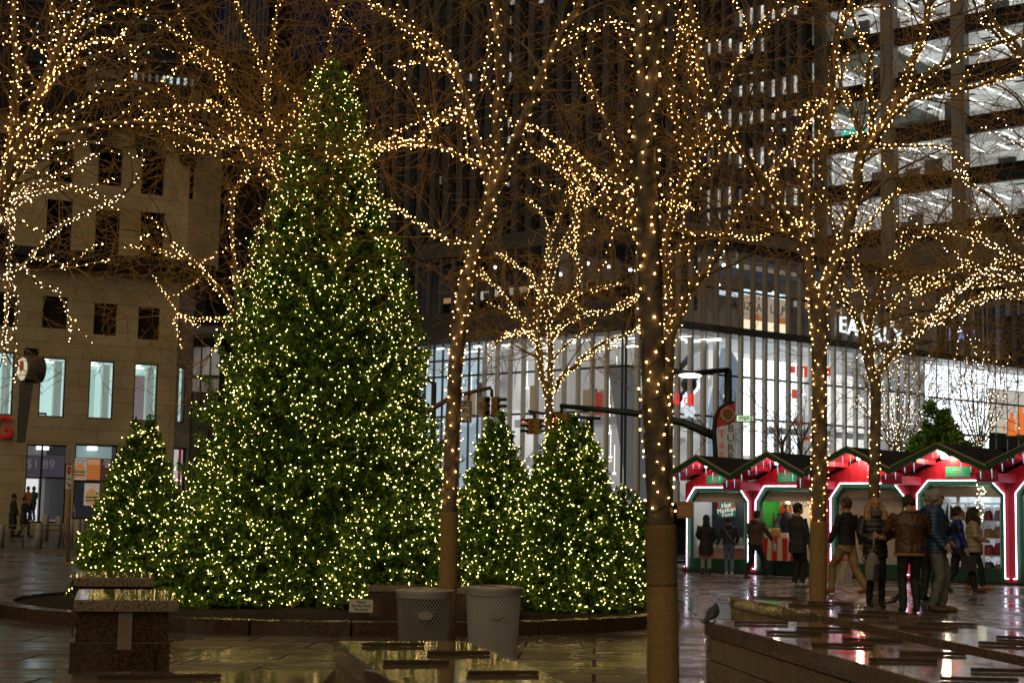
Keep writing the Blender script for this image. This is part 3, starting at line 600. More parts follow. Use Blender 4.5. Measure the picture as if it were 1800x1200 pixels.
for (px, py, w_, h_, mi) in ((890, 30, 7, 14, 0), (888, 94, 9, 22, 0), (890, 128, 8, 18, 0), (930, 98, 6, 14, 0), (886, 208, 9, 16, 0), (888, 240, 9, 9, 0), (929, 232, 9, 16, 0), (931, 268, 6, 12, 0), (892, 0, 12, 8, 0), (912, 0, 8, 6, 0), (940, 0, 30, 4, 0), (797, 112, 7, 10, 0), (826, 130, 5, 12, 0), (793, 35, 6, 10, 1), (808, 34, 8, 5, 0), (884, 322, 10, 6, 0), (1052, 235, 6, 12, 1), (770, 310, 6, 14, 1), (760, 325, 5, 16, 1), (1100, 60, 7, 12, 1), (990, 60, 5, 14, 1), (960, 170, 6, 10, 1), (700, 230, 5, 10, 1)):
    c = MB(); twin(c, px, py, w_, h_, mi, FCn); c.build('lit_window', [wlit, wdim], ct)
# the right flank of the tower with lit floors between slim ribs
for k, (yy, hh) in enumerate(((-60, 34), (15, 30), (72, 22), (128, 38), (196, 34), (262, 30), (330, 34), (372, 22))):
    for (xa, xb) in ((1232, 1290), (1290, 1345), (1345, 1412)):
        if rr.random() < .3 and k not in (3, 4): continue
        a_ = FCn.rect(xa, yy, xb, yy+hh, .14); c = MB(); c.bx(FCn, a_[0], a_[1], .14, .25, a_[2], a_[3], 0)
        c.build('lit_window', [litmat('flank_lit', (.80, .77, .68), .85, var=1.0, scale=.55) if rr.random() < .75 else wdim], ct)
# ================================================================== dark blocks on the left
FE = Fr(D(200, 300, 175), Vector((.93, .36, 0)))
dk = thing('dark_tower', 'near black high-rise with a few lit windows and pale steel panels, top left', 'building', tuple(FE.p(0, 0, 0)))
a0 = FE.W(-200, 300)[0]; a1 = FE.W(372, 300)[0]; z1 = FE.W(200, -300)[1]
c = MB(); c.bx(FE, a0, a1, 0, 30, 0, z1); c.build('wall', mat('black_steel', (.010, .010, .010), .4), dk)
pan = mat('pale_steel_panel', (.16, .14, .11), .5, noise=.2)
for (x0, y0, x1, y1) in ((153, 120, 168, 162), (171, 122, 203, 138), (171, 143, 203, 157), (206, 125, 216, 162), (242, 58, 252, 82), (277, 45, 286, 62), (336, 158, 345, 200), (347, 160, 353, 205), (358, 165, 364, 215)):
    r_ = FE.rect(x0, y0, x1, y1, -.6); c = MB(); c.bx(FE, r_[0], r_[1], -.7, -.003, r_[2], r_[3]); c.build('steel_panel', pan, dk)
c = MB(); q0 = FE.W(218, 96, -.4); q1 = FE.W(250, 80, -.4); c.prism(FE, [FE.W(217, 98, -.4), FE.W(250, 84, -.4), FE.W(250, 72, -.4), FE.W(217, 84, -.4)], -.4, -.01); c.build('brace', mat('brace_grey', (.16, .17, .13), .5), dk)
bands = MB()
for y in range(-100, 330, 26):
    r_ = FE.rect(-150, y, 370, y+3, -.2); zz = r_[3]; bands.bx(FE, a0, a1, -.25, -.002, zz-.4, zz)
bands.build('floor_bands', mat('dark_band', (.025, .024, .022), .4), dk)
lw = emat('cool_lit_window', (.75, 1.0, .98), 1.3); lwd = emat('dim_lit_window', (.6, .66, .6), .16); ww = emat('warm_lit_window', (1, .85, .6), .9)
rr = random.Random(5)
for i in range(9):
    x = 236+i*12.5; y = 128+i*1.4
    r_ = FE.rect(x, y, x+5, y+12, -.3); c = MB(); c.bx(FE, r_[0], r_[1], -.28, -.255, r_[2], r_[3], 0 if i in (0, 4, 5, 6, 7) else 1); c.build('lit_window', [emat('row_lit_window', (.75, 1., .98), .75), lwd], dk)
for i in range(60):
    x = rr.choice([rr.uniform(135, 170), rr.uniform(60, 330)]); y = rr.uniform(0, 110) if i < 44 else rr.uniform(110, 200)
    r_ = FE.rect(x, y, x+rr.uniform(1.5, 4), y+rr.uniform(2, 4), -.3); c = MB(); c.bx(FE, r_[0], r_[1], -.28, -.255, r_[2], r_[3]); c.build('lit_window', rr.choice([lw, lwd, lwd, ww]), dk)
FG_ = Fr(D(500, 300, 190), Vector((.93, .36, 0)))
dk2 = thing('dark_low_block', 'unlit black building with a flat roof behind the tallest Christmas tree', 'building', tuple(FG_.p(0, 0, 0)))
g0 = FG_.W(372, 300)[0]; g1 = FG_.W(750, 300)[0]; zt2 = FG_.W(560, 108)[1]
c = MB(); c.bx(FG_, g0, g1, 0, 30, 0, zt2); c.bx(FG_, g0+22, g1, 4, 30, zt2, zt2+9); c.build('wall', mat('black_steel'), dk2)
c = MB()
for i in range(16):
    u = g0+(g1-g0)*i/16; c.bx(FG_, u, u+.5, -.3, 0, 3, zt2)
c.build('pilasters', mat('dark_band'), dk2)
for (x, y) in ((500, 130), (690, 150), (742, 112), (430, 260), (720, 240)):
    r_ = FG_.rect(x, y, x+4, y+5, -.3); c = MB(); c.bx(FG_, r_[0], r_[1], -.34, -.31, r_[2], r_[3]); c.build('lit_window', lwd, dk2)
# striped navy tower far off, only faintly lighter than the night
FH = Fr(D(500, 50, 300), Vector((1, 0, 0)))
nv = thing('distant_tower', 'faint navy striped skyscraper in the gap of night sky at the top', 'building', tuple(FH.p(0, 0, 0)))
h0 = FH.W(395, 50)[0]; h1 = FH.W(470, 50)[0]
c = MB(); c.bx(FH, h0, h1, 0, 30, 0, FH.W(500, -120)[1])
for i in range(10): c.bx(FH, h0+(h1-h0)*i/10, h0+(h1-h0)*(i+.4)/10, -.6, 0, 0, FH.W(500, -120)[1])
c.build('wall', mat('navy_facade', (.02, .03, .06), .5), nv)
# curved glass front lit from inside, far down the side street
Yc = 100; cg = thing('curved_glass_building', 'curved pale glass storefront glowing down the side street', 'building', tuple(D(400, 700, Yc)))
ctr = D(410, 800, Yc+7); c = MB(); c2 = MB(); zhi = D(400, 612, Yc)[2]; zlo = D(400, 690, Yc)[2]; zmd = D(400, 664, Yc)[2]
for i in range(18):
    t0 = pi*1.08+i*.075; t1 = t0+.075; R = 7.5
    q = lambda t, r, z: (ctr.x+r*cos(t), ctr.y+r*sin(t), z)
    c.quad(q(t0, R, zlo), q(t1, R, zlo), q(t1, R, zhi), q(t0, R, zhi))
    c2.hexa([q(t0, R, zlo-8), q(t0+.008, R, zlo-8), q(t0+.008, R+.15, zlo-8), q(t0, R+.15, zlo-8), q(t0, R, zhi), q(t0+.008, R, zhi), q(t0+.008, R+.15, zhi), q(t0, R+.15, zhi)])
    c2.quad(q(t0, R+.03, zlo-12), q(t1, R+.03, zlo-12), q(t1, R+.03, zlo), q(t0, R+.03, zlo))
    c2.quad(q(t0, R+.05, zmd-.1), q(t1, R+.05, zmd-.1), q(t1, R+.05, zmd+.1), q(t0, R+.05, zmd+.1))
c.build('glass_wall', litmat('curved_lit', (.62, .56, .50), .20, var=1.0, scale=.7), cg); c2.build('frame', blackm, cg)
c = MB(); c.lathe((ctr.x, ctr.y, zhi), [(8.2, 0), (8.2, 1.2), (7.8, 1.4)], 36); c.build('roof', mat('black_steel'), cg)
# ================================================================== glass podium
Y0p = 80.0; pc = D(1100, 760, Y0p); exP = Vector((.787, .617, 0)).normalized()
FPL = Fr((pc.x, pc.y), exT); FPR = Fr((pc.x, pc.y), exP)
pd = thing('glass_podium', 'long glass podium with pale vertical fins, lit shops and a food hall upstairs', 'building', (pc.x, pc.y, 0))
zg1 = FPR.W(1298, 590)[1]; zu0 = FPR.W(1298, 577)[1]; zu1 = FPR.W(1298, 445)[1]; zpt = FPR.W(1300, 418)[1]
zL1 = FPL.W(900, 597)[1]; zLu0 = FPL.W(900, 541)[1]; zLu1 = FPL.W(900, 440)[1]
UlL = FPL.W(732, 650)[0]; URR = FPR.W(1900, 650)[0]
fin = mat('pale_fin', (.68, .68, .66), .45, noise=.08, nscale=.4); bandm = mat('podium_band', (.075, .075, .072), .4, noise=.2, nscale=.4); thinm = mat('mullion_grey', (.06, .065, .065), .35)
sp = .9*(pc.y/80)
def slab(fr, u0, u1, z0_, z1_, v0, v1, m, nm): c = MB(); c.bx(fr, u0, u1, v0, v1, z0_, z1_); return c.build(nm, m, pd)
slab(FPL, UlL, -.003, zL1, zLu0, -.25, 1.2, bandm, 'floor_band'); slab(FPR, 0, URR, zg1, zu0, -.25, 1.2, bandm, 'floor_band')
slab(FPL, UlL, -.003, zLu1, zpt, -.3, 1.2, bandm, 'parapet'); slab(FPR, 0, URR, zu1, zpt, -.3, 1.2, bandm, 'parapet')
slab(FPR, 0, URR, zpt-.35, zpt+.25, -.5, -.303, mat('parapet_rail', (.22, .21, .2), .4), 'parapet_rail')
slab(FPL, UlL, -.003, .12, 1.0, -.02, .5, mat('black_plinth', (.02, .02, .02), .4), 'plinth')
def fins(fr, u0, u1, za, zb_, depth, w_, mt, name='fin', step=None):
    u = u0; c = MB(); k = 0
    while u < u1:
        c.bx(fr, u, u+w_, -depth, -.02, za, zb_); u += step or sp; k += 1
        if k % 5 == 0: c.build(name, mt, pd); c = MB()
    if c.v: c.build(name, mt, pd)
def thin(fr, u0, u1, za, zb_, rows, step=None, nm='mullions', hw=.03):
    c = MB(); u = u0
    while u < u1: c.bx(fr, u-hw, u+hw, -.02, .1 if hw > .02 else .03, za, zb_); u += step or sp
    for z in rows: c.bx(fr, u0, u1, -.045, .08, z-.05, z+.05)
    c.build(nm, thinm, pd)
# fins are groups of blades, each blade field one part per five bays
zt1 = FPR.W(1298, 662)[1]; zt2_ = FPR.W(1298, 735)[1]
uN = FPR.W(1625, 700)[0]
fins(FPR, .5, uN-.3, .12, zg1, .24, .15, fin); thin(FPR, .0, uN, .12, zg1, [zt1, zt2_])
fins(FPL, FPL.W(852, 700)[0], -.3, .12, zL1, .24, .15, fin); thin(FPL, FPL.W(852, 700)[0], 0, .12, zL1, [zt1, zt2_])
thin(FPL, UlL, FPL.W(850, 700)[0], .12, zL1, [zt1, zt2_, (zt1+zL1)/2], sp*.72)
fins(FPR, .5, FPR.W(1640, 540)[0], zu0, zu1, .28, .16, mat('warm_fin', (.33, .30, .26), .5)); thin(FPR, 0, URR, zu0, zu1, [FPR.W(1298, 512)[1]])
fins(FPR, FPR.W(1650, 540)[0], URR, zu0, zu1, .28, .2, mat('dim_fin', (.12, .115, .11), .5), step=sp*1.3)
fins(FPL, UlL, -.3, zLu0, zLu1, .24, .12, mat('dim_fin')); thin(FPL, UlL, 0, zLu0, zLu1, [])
# wide window on the right: thin mullions only
thin(FPR, uN, URR, .12, zg1, [FPR.W(1700, 704)[1], FPR.W(1700, 764)[1]], sp*1.25, hw=.018)
for (fr, a, b_, za, zb_) in ((FPR, 0, URR, .12, zg1), (FPR, 0, URR, zu0, zu1), (FPL, UlL, 0, .12, zL1), (FPL, UlL, 0, zLu0, zLu1)):
    c = MB(); c.quad(fr.p(a, .04, za), fr.p(b_, .04, za), fr.p(b_, .04, zb_), fr.p(a, .04, zb_)); c.build('glazing', GL, pd)
# interiors -------------------------------------------------------
g_mid = litmat('podium_back_grey', (.70, .68, .63), .72, var=1.1, scale=.42); g_dk = litmat('podium_back_dim', (.42, .42, .42), .4, var=.8, scale=.3)
cei = litmat('podium_ceiling', (.6, .59, .55), .5, var=.4, scale=.5); stp = emat('podium_strip', (1, .97, .88), 2.4)
white = emat('white_display', (.93, .98, 1.0), 2.0); whitew = emat('warm_white_display', (1, .95, .86), 1.05)
def bq(fr, x0, y0, x1, y1, v, m, nm, par=pd, th=.1):
    r_ = fr.rect(x0, y0, x1, y1, v); c = MB(); c.bx(fr, r_[0], r_[1], v, v+th, max(r_[2], .13), r_[3]); return c.build(nm, m, par)
def rooms(fr, a, b_, za, zb_, dp, back, ce, name):
    c = MB(); c.quad(fr.p(a, dp, za), fr.p(b_, dp, za), fr.p(b_, dp, zb_), fr.p(a, dp, zb_), 0); c.quad(fr.p(a, 1.21, zb_-.01), fr.p(b_, 1.21, zb_-.01), fr.p(b_, dp, zb_-.01), fr.p(a, dp, zb_-.01), 1)
    c.quad(fr.p(a, .2, za), fr.p(b_, .2, za), fr.p(b_, dp, za), fr.p(a, dp, za), 2)
    if a < -1: c.quad(fr.p(a, .2, za), fr.p(a, dp, za), fr.p(a, dp, zb_), fr.p(a, .2, zb_), 0)
    return c.build(name, [back, ce, mat('shop_floor', (.2, .19, .18), .3)], pd)
u850 = FPL.W(852, 700)[0]
rooms(FPL, u850, 0, .12, zL1, 7, g_mid, cei, 'lit_hall'); rooms(FPL, UlL, u850, .12, zL1, 9, litmat('podium_back_blue', (.45, .56, .60), .7, var=.7, scale=.3), cei, 'lit_hall')
rooms(FPR, 0, FPR.W(1285, 700)[0], .12, zg1, 6, litmat('podium_back_brown', (.5, .46, .41), .65, var=.5, scale=.35), cei, 'lit_shop'); rooms(FPR, FPR.W(1287, 700)[0], uN, .12, zg1, 6, g_mid, litmat('podium_soffit_grey', (.52, .54, .54), .6, var=.15, scale=.3), 'lit_shop')
rooms(FPR, uN, URR, .12, zg1, 7, g_dk, cei, 'lit_shop')
rr = random.Random(21)
c = MB()
for i in range(26):
    u = UlL+(0-UlL)*rr.random(); v = rr.uniform(1.6, 6); c.bx(FPL, u, u+2.2, v, v+.12, zL1-.05, zL1-.02)
c.build('ceiling_strips', stp, pd)
c = MB()
for i in range(10):
    u = rr.uniform(.5, FPR.W(1280, 700)[0]-2.5); v = rr.uniform(1.6, 5); c.bx(FPR, u, u+2.4, v, v+.14, zg1-.05, zg1-.02)
c.build('ceiling_strips', stp, pd)
# white light boxes behind the fins and shop displays
for (x0, y0, x1, y1, m_) in ((1298, 630, 1332, 800, white), (1334, 634, 1372, 800, white), (1374, 638, 1411, 800, white), (1440, 655, 1468, 742, whitew), (1470, 660, 1500, 830, whitew), (1556, 690, 1580, 760, whitew), (1590, 700, 1606, 745, whitew), (1510, 700, 1540, 800, whitew)):
    bq(FPR, x0, y0, x1, y1, 3.0, m_, 'light_box')
for (x0, y0, x1, y1) in ((1386, 643, 1398, 655), (1402, 643, 1420, 662), (1394, 684, 1402, 700), (1440, 645, 1470, 660), (1398, 735, 1412, 748), (1416, 755, 1426, 775)):
    bq(FPR, x0, y0, x1, y1, 2.8, emat('red_advert', (.85, .10, .05), .75), 'red_advert')
bq(FPR, 1627, 640, 1737, 790, 2.2, white, 'light_box'); bq(FPR, 1738, 640, 1900, 690, 2.6, white, 'light_box'); bq(FPR, 1738, 692, 1900, 765, 3.0, emat('beige_display', (.82, .72, .58), .75), 'light_box')
for (x, y, w_, h_) in ((1778, 725, 7, 42), (1795, 715, 9, 50), (1765, 745, 5, 12)):
    c = MB(); cc_ = FPR.W(x, y+h_/2, 2.4); sc = (FPR.W(x, y, 2.4)[1]-FPR.W(x, y+h_, 2.4)[1])
    c.ell(FPR.p(cc_[0], 2.4, cc_[1]+sc*.42), (sc*.08, sc*.08, sc*.1), 8); c.tube([FPR.p(cc_[0], 2.4, cc_[1]-sc*.45), FPR.p(cc_[0], 2.4, cc_[1]-sc*.1), FPR.p(cc_[0], 2.4, cc_[1]+sc*.2), FPR.p(cc_[0], 2.4, cc_[1]+sc*.32)], [sc*.22, sc*.13, sc*.17, sc*.07], 8)
    c.build('display_figure', emat('orange_display', (1.0, .22, .04), .95), pd)
c = MB(); rr2 = random.Random(8)
# ground-floor counters and dark merchandise in front of the lit walls
for i in range(46):
    fr = FPR if i % 2 else FPL; u = rr2.uniform(.5, uN-2) if i % 2 else rr2.uniform(UlL+1, -2); v = rr2.uniform(1.5, 5); h_ = rr2.uniform(.9, 2.4); c.bx(fr, u, u+rr2.uniform(.4, 1.6), v, v+.5, .12, h_)
c.build('shop_fittings', mat('shop_fittings', (.16, .15, .14), .5), pd)
rr3 = random.Random(31)
for (fr, ua_, ub_) in ((FPL, UlL+1, -1), (FPR, 1, uN-1)):
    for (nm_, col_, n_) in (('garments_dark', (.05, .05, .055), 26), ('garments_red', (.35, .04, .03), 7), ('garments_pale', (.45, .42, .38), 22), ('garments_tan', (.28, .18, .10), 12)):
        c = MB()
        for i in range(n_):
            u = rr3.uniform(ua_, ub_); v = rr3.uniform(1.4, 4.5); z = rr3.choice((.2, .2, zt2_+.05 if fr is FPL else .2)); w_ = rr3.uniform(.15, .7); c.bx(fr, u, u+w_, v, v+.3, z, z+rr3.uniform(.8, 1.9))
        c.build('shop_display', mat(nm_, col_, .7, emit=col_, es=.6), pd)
    c = MB()
    for i in range(22):
        u = rr3.uniform(ua_, ub_); v = rr3.uniform(1.5, 5); z = rr3.uniform(2.6, 9); c.bx(fr, u, u+.12, v, v+.12, z, z+.1); c.bx(fr, u+.05, u+.07, v+.05, v+.07, z+.1, z+1.5)
    c.build('pendant_lamps', emat('pendant_glow', (1, .95, .85), 3.0), pd)
# mezzanine slabs seen through the glass
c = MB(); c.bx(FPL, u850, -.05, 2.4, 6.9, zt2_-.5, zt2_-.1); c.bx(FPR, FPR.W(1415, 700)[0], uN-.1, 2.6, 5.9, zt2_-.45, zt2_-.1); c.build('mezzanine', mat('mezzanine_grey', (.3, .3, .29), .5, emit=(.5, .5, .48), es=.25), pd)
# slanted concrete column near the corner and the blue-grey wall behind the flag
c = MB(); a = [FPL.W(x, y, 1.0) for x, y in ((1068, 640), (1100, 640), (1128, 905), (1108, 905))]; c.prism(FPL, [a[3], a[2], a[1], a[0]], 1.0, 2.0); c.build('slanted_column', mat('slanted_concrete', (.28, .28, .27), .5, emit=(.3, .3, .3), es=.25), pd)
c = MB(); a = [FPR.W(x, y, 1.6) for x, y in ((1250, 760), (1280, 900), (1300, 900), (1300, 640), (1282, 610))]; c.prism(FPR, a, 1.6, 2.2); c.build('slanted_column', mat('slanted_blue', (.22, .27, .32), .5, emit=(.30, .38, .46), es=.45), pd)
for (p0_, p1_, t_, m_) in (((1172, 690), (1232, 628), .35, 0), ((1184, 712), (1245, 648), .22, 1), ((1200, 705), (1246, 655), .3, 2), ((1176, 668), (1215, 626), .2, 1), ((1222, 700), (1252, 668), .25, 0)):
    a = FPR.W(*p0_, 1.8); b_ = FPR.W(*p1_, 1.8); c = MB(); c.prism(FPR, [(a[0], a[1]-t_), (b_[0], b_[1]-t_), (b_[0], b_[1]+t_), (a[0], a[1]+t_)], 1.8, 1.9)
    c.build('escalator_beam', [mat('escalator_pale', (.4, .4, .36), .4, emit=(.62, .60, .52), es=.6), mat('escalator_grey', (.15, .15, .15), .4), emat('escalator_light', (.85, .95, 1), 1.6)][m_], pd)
redt = emat('red_letters', (1.0, .03, .02), 1.3)
uu, zz = FPR.W(1179, 701, -.36); text(FPR, uu, zz, -.45, 'usll', .80, redt, pd, name='red_sign_lettering'); uu, zz = FPR.W(1209, 703, -.36); text(FPR, uu, zz, -.45, 'dll', .85, redt, pd, name='red_sign_lettering')
uu, zz = FPR.W(1211, 723, -.36); c = MB(); c.ell(FPR.p(uu-.17, -.4, zz), (.16, .05, .3), 8); c.ell(FPR.p(uu+.17, -.4, zz), (.16, .05, .3), 8); c.build('white_badge', emat('white_badge', (.8, .95, 1), .8), pd)
c = MB(); uu, zz = FPR.W(1211, 675, 1.0); c.ell(FPR.p(uu, 1.0, zz), (.42, .42, .42), 12); c.build('dark_globe', blackm, pd)
# upstairs food hall on the right
blue = litmat('hall_ceiling_blue', (.16, .18, .22), .22, var=.8, scale=.4); hb = litmat('hall_back', (.30, .24, .18), .16, var=1.0, scale=.5)
rooms(FPR, 0, URR, zu0, zu1, 6, hb, blue, 'food_hall')
rooms(FPL, UlL, 0, zLu0, zLu1, 6, litmat('hall_back_dark', (.10, .09, .08), .10, var=1.0, scale=.5), mat('dark_ceiling', (.03, .03, .03), .6), 'food_hall')
bq(FPR, 1258, 509, 1298, 519, 1.6, emat('hall_light', (.8, .92, 1), .8), 'counter_light'); bq(FPR, 1300, 513, 1390, 522, 1.6, emat('hall_light2', (.85, .97, 1), 1.2), 'counter_light'); bq(FPR, 1300, 513, 1304, 520, 1.5, emat('red_advert'), 'red_lamp')
bq(FPR, 1308, 523, 1388, 566, 1.4, emat('banner_cloth', (.62, .47, .33), .62), 'banner'); bq(FPR, 1308, 566, 1388, 583, 1.3, emat('banner_glow', (1.0, .82, .52), 1.2), 'counter_light')
bq(FPR, 1345, 450, 1400, 455, 1.5, emat('hall_warm', (.6, .5, .38), .3), 'ceiling_beam'); bq(FPR, 1190, 463, 1400, 470, 2.2, mat('beam_pale', (.3, .25, .2), .6, emit=(.4, .33, .26), es=.5), 'ceiling_beam')
uu, zz = FPR.W(1347, 543, 1.38); text(FPR, uu, zz, 1.36, 'LA PIZZA E LA PASTA', .62, mat('banner_ink', (.12, .08, .05), .8), pd, name='banner_lettering', thick=.01)
for (x, y) in ((1328, 563), (1377, 570)):
    c = MB(); a = FPR.W(x, y, 1.34); c.prism(FPR, [(a[0]+.55*cos(t*pi/8), a[1]+.35*sin(t*pi/8)) for t in range(9)], 1.33, 1.36); c.build('banner_print', mat('banner_red', (.5, .12, .04), .7, emit=(.8, .25, .08), es=.5), pd)
for i in range(16):
    x = 1400+i*14+rr.uniform(-4, 4); y = 530+i*2.4+rr.uniform(-8, 12)
    bq(FPR, x, y, x+rr.uniform(4, 12), y+rr.uniform(3, 14), rr.uniform(1.5, 4), rr.choice([emat('warm_lit_window'), emat('amber_lamp', (.9, .45, .14), .45), emat('hall_pale', (.7, .62, .5), .4)]), 'shelf_light')
wt = emat('white_sign_letters', (.88, .97, 1.0), 1.7)
for ch, x, y in (('E', 1479, 572), ('A', 1496, 577), ('T', 1517, 582), ('A', 1539, 588), ('L', 1556, 590), ('Y', 1577, 594)):
    uu, zz = FPR.W(x, y, -.4); text(FPR, uu, zz, -.5, ch, 1.25, wt, pd, name='sign_letter', thick=.08)
wt2 = emat('violet_sign_letters', (.50, .56, 1.0), .55)
for ch, x, y in (('E', 1703, 585), ('A', 1722, 588), ('T', 1747, 590), ('A', 1776, 592), ('S', 1794, 586)):
    uu, zz = FPR.W(x, y, -.4); text(FPR, uu, zz, .9, ch, 1.1, wt2, pd, name='sign_letter', thick=.08)
# seating upstairs on the left
for (x0, y0, x1, y1, m_) in ((763, 525, 790, 552, 'a'), (796, 520, 802, 550, 'b'), (830, 515, 845, 528, 'a'), (845, 512, 860, 528, 'c'), (895, 505, 915, 517, 'b'), (917, 503, 938, 512, 'a'), (960, 516, 970, 528, 'c'), (983, 518, 994, 530, 'c'), (1022, 495, 1034, 520, 'a'), (870, 505, 885, 520, 'c')):
    bq(FPL, x0, y0, x1, y1, 1.8, {'a': emat('amber_wall', (.75, .42, .18), .45), 'b': emat('beige_wall', (.72, .60, .45), .45), 'c': emat('cream_wall', (.80, .70, .55), .6)}[m_], 'lit_wall')
for i in range(14):
    x = 790+i*26; y = 538-i*1.5
    c = MB(); a = FPL.W(x, y, 1.2); c.bx(FPL, a[0]-.5, a[0]+.5, 1.0, 1.5, zLu0, zLu0+.75); c.bx(FPL, a[0]+.5, a[0]+.56, 1.0, 1.5, zLu0, zLu0+1.15); c.build('cafe_chair', blackm, pd)
for (x, y) in ((1033, 463), (1070, 469), (1108, 474), (1118, 476), (985, 482), (1272, 466), (1263, 500), (1298, 468), (1360, 515), (870, 470)):
    fr = FPL if x < 1100 else FPR; a = fr.W(x, y, 1.5); c = MB(); c.ell(fr.p(a[0], 1.5, a[1]), (.1, .1, .1), 6); c.build('lamp', emat('hall_spot', (.95, 1, .95), 4), pd)
for (x, y) in ((773, 612), (838, 608), (888, 606), (1108, 608)):
    a = FPL.W(x, y, -.6); c = MB(); c.bx(FPL, a[0]-.22, a[0]+.22, -.6, -.5, a[1]-.05, a[1]+.02); c.build('canopy_lamp', emat('hall_spot'), pd)
# ================================================================== TREES
R_ = random.Random(42)
bulb_warm = emat('warm_fairy_bulb', (1.0, .49, .13), 46.0)
bulb_gold = emat('golden_fairy_bulb', (1.0, .62, .21), 42.0)
bulb_cool = emat('cool_fairy_bulb', (1.0, .70, .36), 36.0)
bulb_white = emat('white_fairy_bulb', (1.0, .90, .62), 24.0)
bark = mat('locust_bark', (.075, .055, .03), .8, noise=.5, nscale=5, bump=1.0, bscale=22, col2=(.30, .22, .12))
bark_dark = mat('smooth_grey_bark', (.035, .028, .018), .75, nscale=7, bump=1.0, bscale=16, col2=(.17, .13, .075))
twigm = mat('twig_bark', (.42, .25, .06), .7)
wirem = mat('lamp_wire', (.01, .015, .01), .5)
burlap = mat('burlap', (.40, .25, .09), .95, noise=.25, nscale=60, bump=1.0, bscale=160)
burlap_d = mat('burlap_dark', (.30, .19, .072), .95, noise=.25, nscale=60, bump=1.0, bscale=160)  # darker brown tone for the upper part of the wrap
def smooth_path(P, step=.12):
    out = []
    n = len(P)
    for i in range(n-1):
        a, b, c, d = P[max(i-1, 0)], P[i], P[i+1], P[min(i+2, n-1)]
        k = max(2, int((c-b).length/step))
        for j in range(k):
            t = j/k; t2 = t*t; t3 = t2*t
            out.append(((b*2)+(c-a)*t+(a*2-b*5+c*4-d)*t2+(b*3-a-c*3+d)*t3)*.5)
    out.append(P[-1]); return out
def rdir(rng): 
    while True:
        v = Vector((rng.uniform(-1, 1), rng.uniform(-1, 1), rng.uniform(-1, 1)))
        if .1 < v.length < 1: return v.normalized()
def put_bulbs(mb, wire, path, rads, dens, rng, br, off=.012):
    L = 0; nxt = rng.uniform(0, 1/dens); ang = rng.uniform(0, 6)
    for i in range(len(path)-1):
        a, b = path[i], path[i+1]; l = (b-a).length
        if l < 1e-6: continue
        t = (b-a)/l; x = t.orthogonal().normalized(); y = t.cross(x)
        while nxt < L+l:
            f = (nxt-L)/l; r = rads[i]*(1-f)+rads[i+1]*f; ang += rng.uniform(1.2, 3.2)
            p = a+(b-a)*f+(x*cos(ang)+y*sin(ang))*(r+off*rng.uniform(.7, 2.2))
            mb.octa(p, br*(.32+.46*rng.random()**1.3)); nxt += rng.uniform(.35, 1.65)/dens
        L += l
def helix(mb, path, rads, pitch, rw):
    pts = []; ang = 0
    for i in range(len(path)-1):
        a, b = path[i], path[i+1]; l = (b-a).length; t = (b-a)/max(l, 1e-6); x = t.cross(Vector((0, 1, 0))).normalized(); y = t.cross(x); k = max(1, int(l/pitch*8))
        for j in range(k):
            f = j/k; ang += 2*pi*l/pitch/k; r = rads[i]*(1-f)+rads[i+1]*f+rw*1.2; pts.append(a+(b-a)*f+(x*cos(ang)+y*sin(ang))*r)
    if len(pts) > 3: mb.tube(pts, rw, 3, 0, False)
def grow(mb, p, d, ln, r, lvl, rng, st, depth=0):
    """a wandering branch with its own side twigs"""
    n = max(3, int(ln/st['seg'])); pts = [p.copy()]; d = d.normalized(); sp_ = [d.copy()]
    curl = rdir(rng)*st['curl']
    for i in range(n):
        d = (d+rdir(rng)*st['wob']+curl*.10+Vector((0, 0, st['up'])) ).normalized()
        p = p+d*(ln/n); pts.append(p.copy()); sp_.append(d.copy())
    rads = [max(r*(1-.75*i/n), st['rmin']) for i in range(n+1)]
    mb.tube(pts, rads, 4 if r > .012 else 3, 0 if r > st['rmin']*2.5 else 1, False)
    st['paths'].append((lvl, pts, rads))
    if lvl < st['max']:
        k = st['kids'][lvl]; k = max(1, int(k*min(1.6, ln/st['len'][lvl]))) if k >= 1 else (1 if rng.random() < k else 0)
        for j in range(k):
            i = rng.randint(max(1, int(n*.15)), n); dd = sp_[min(i, n)]
            ax = rdir(rng); side = (ax-dd*ax.dot(dd)).normalized(); a = radians(rng.uniform(28, 68))
            grow(mb, pts[i], dd*cos(a)+side*sin(a), st['len'][lvl+1]*rng.uniform(.55, 1.35), max(rads[i]*rng.uniform(.5, .75), st['rmin']), lvl+1, rng, st)
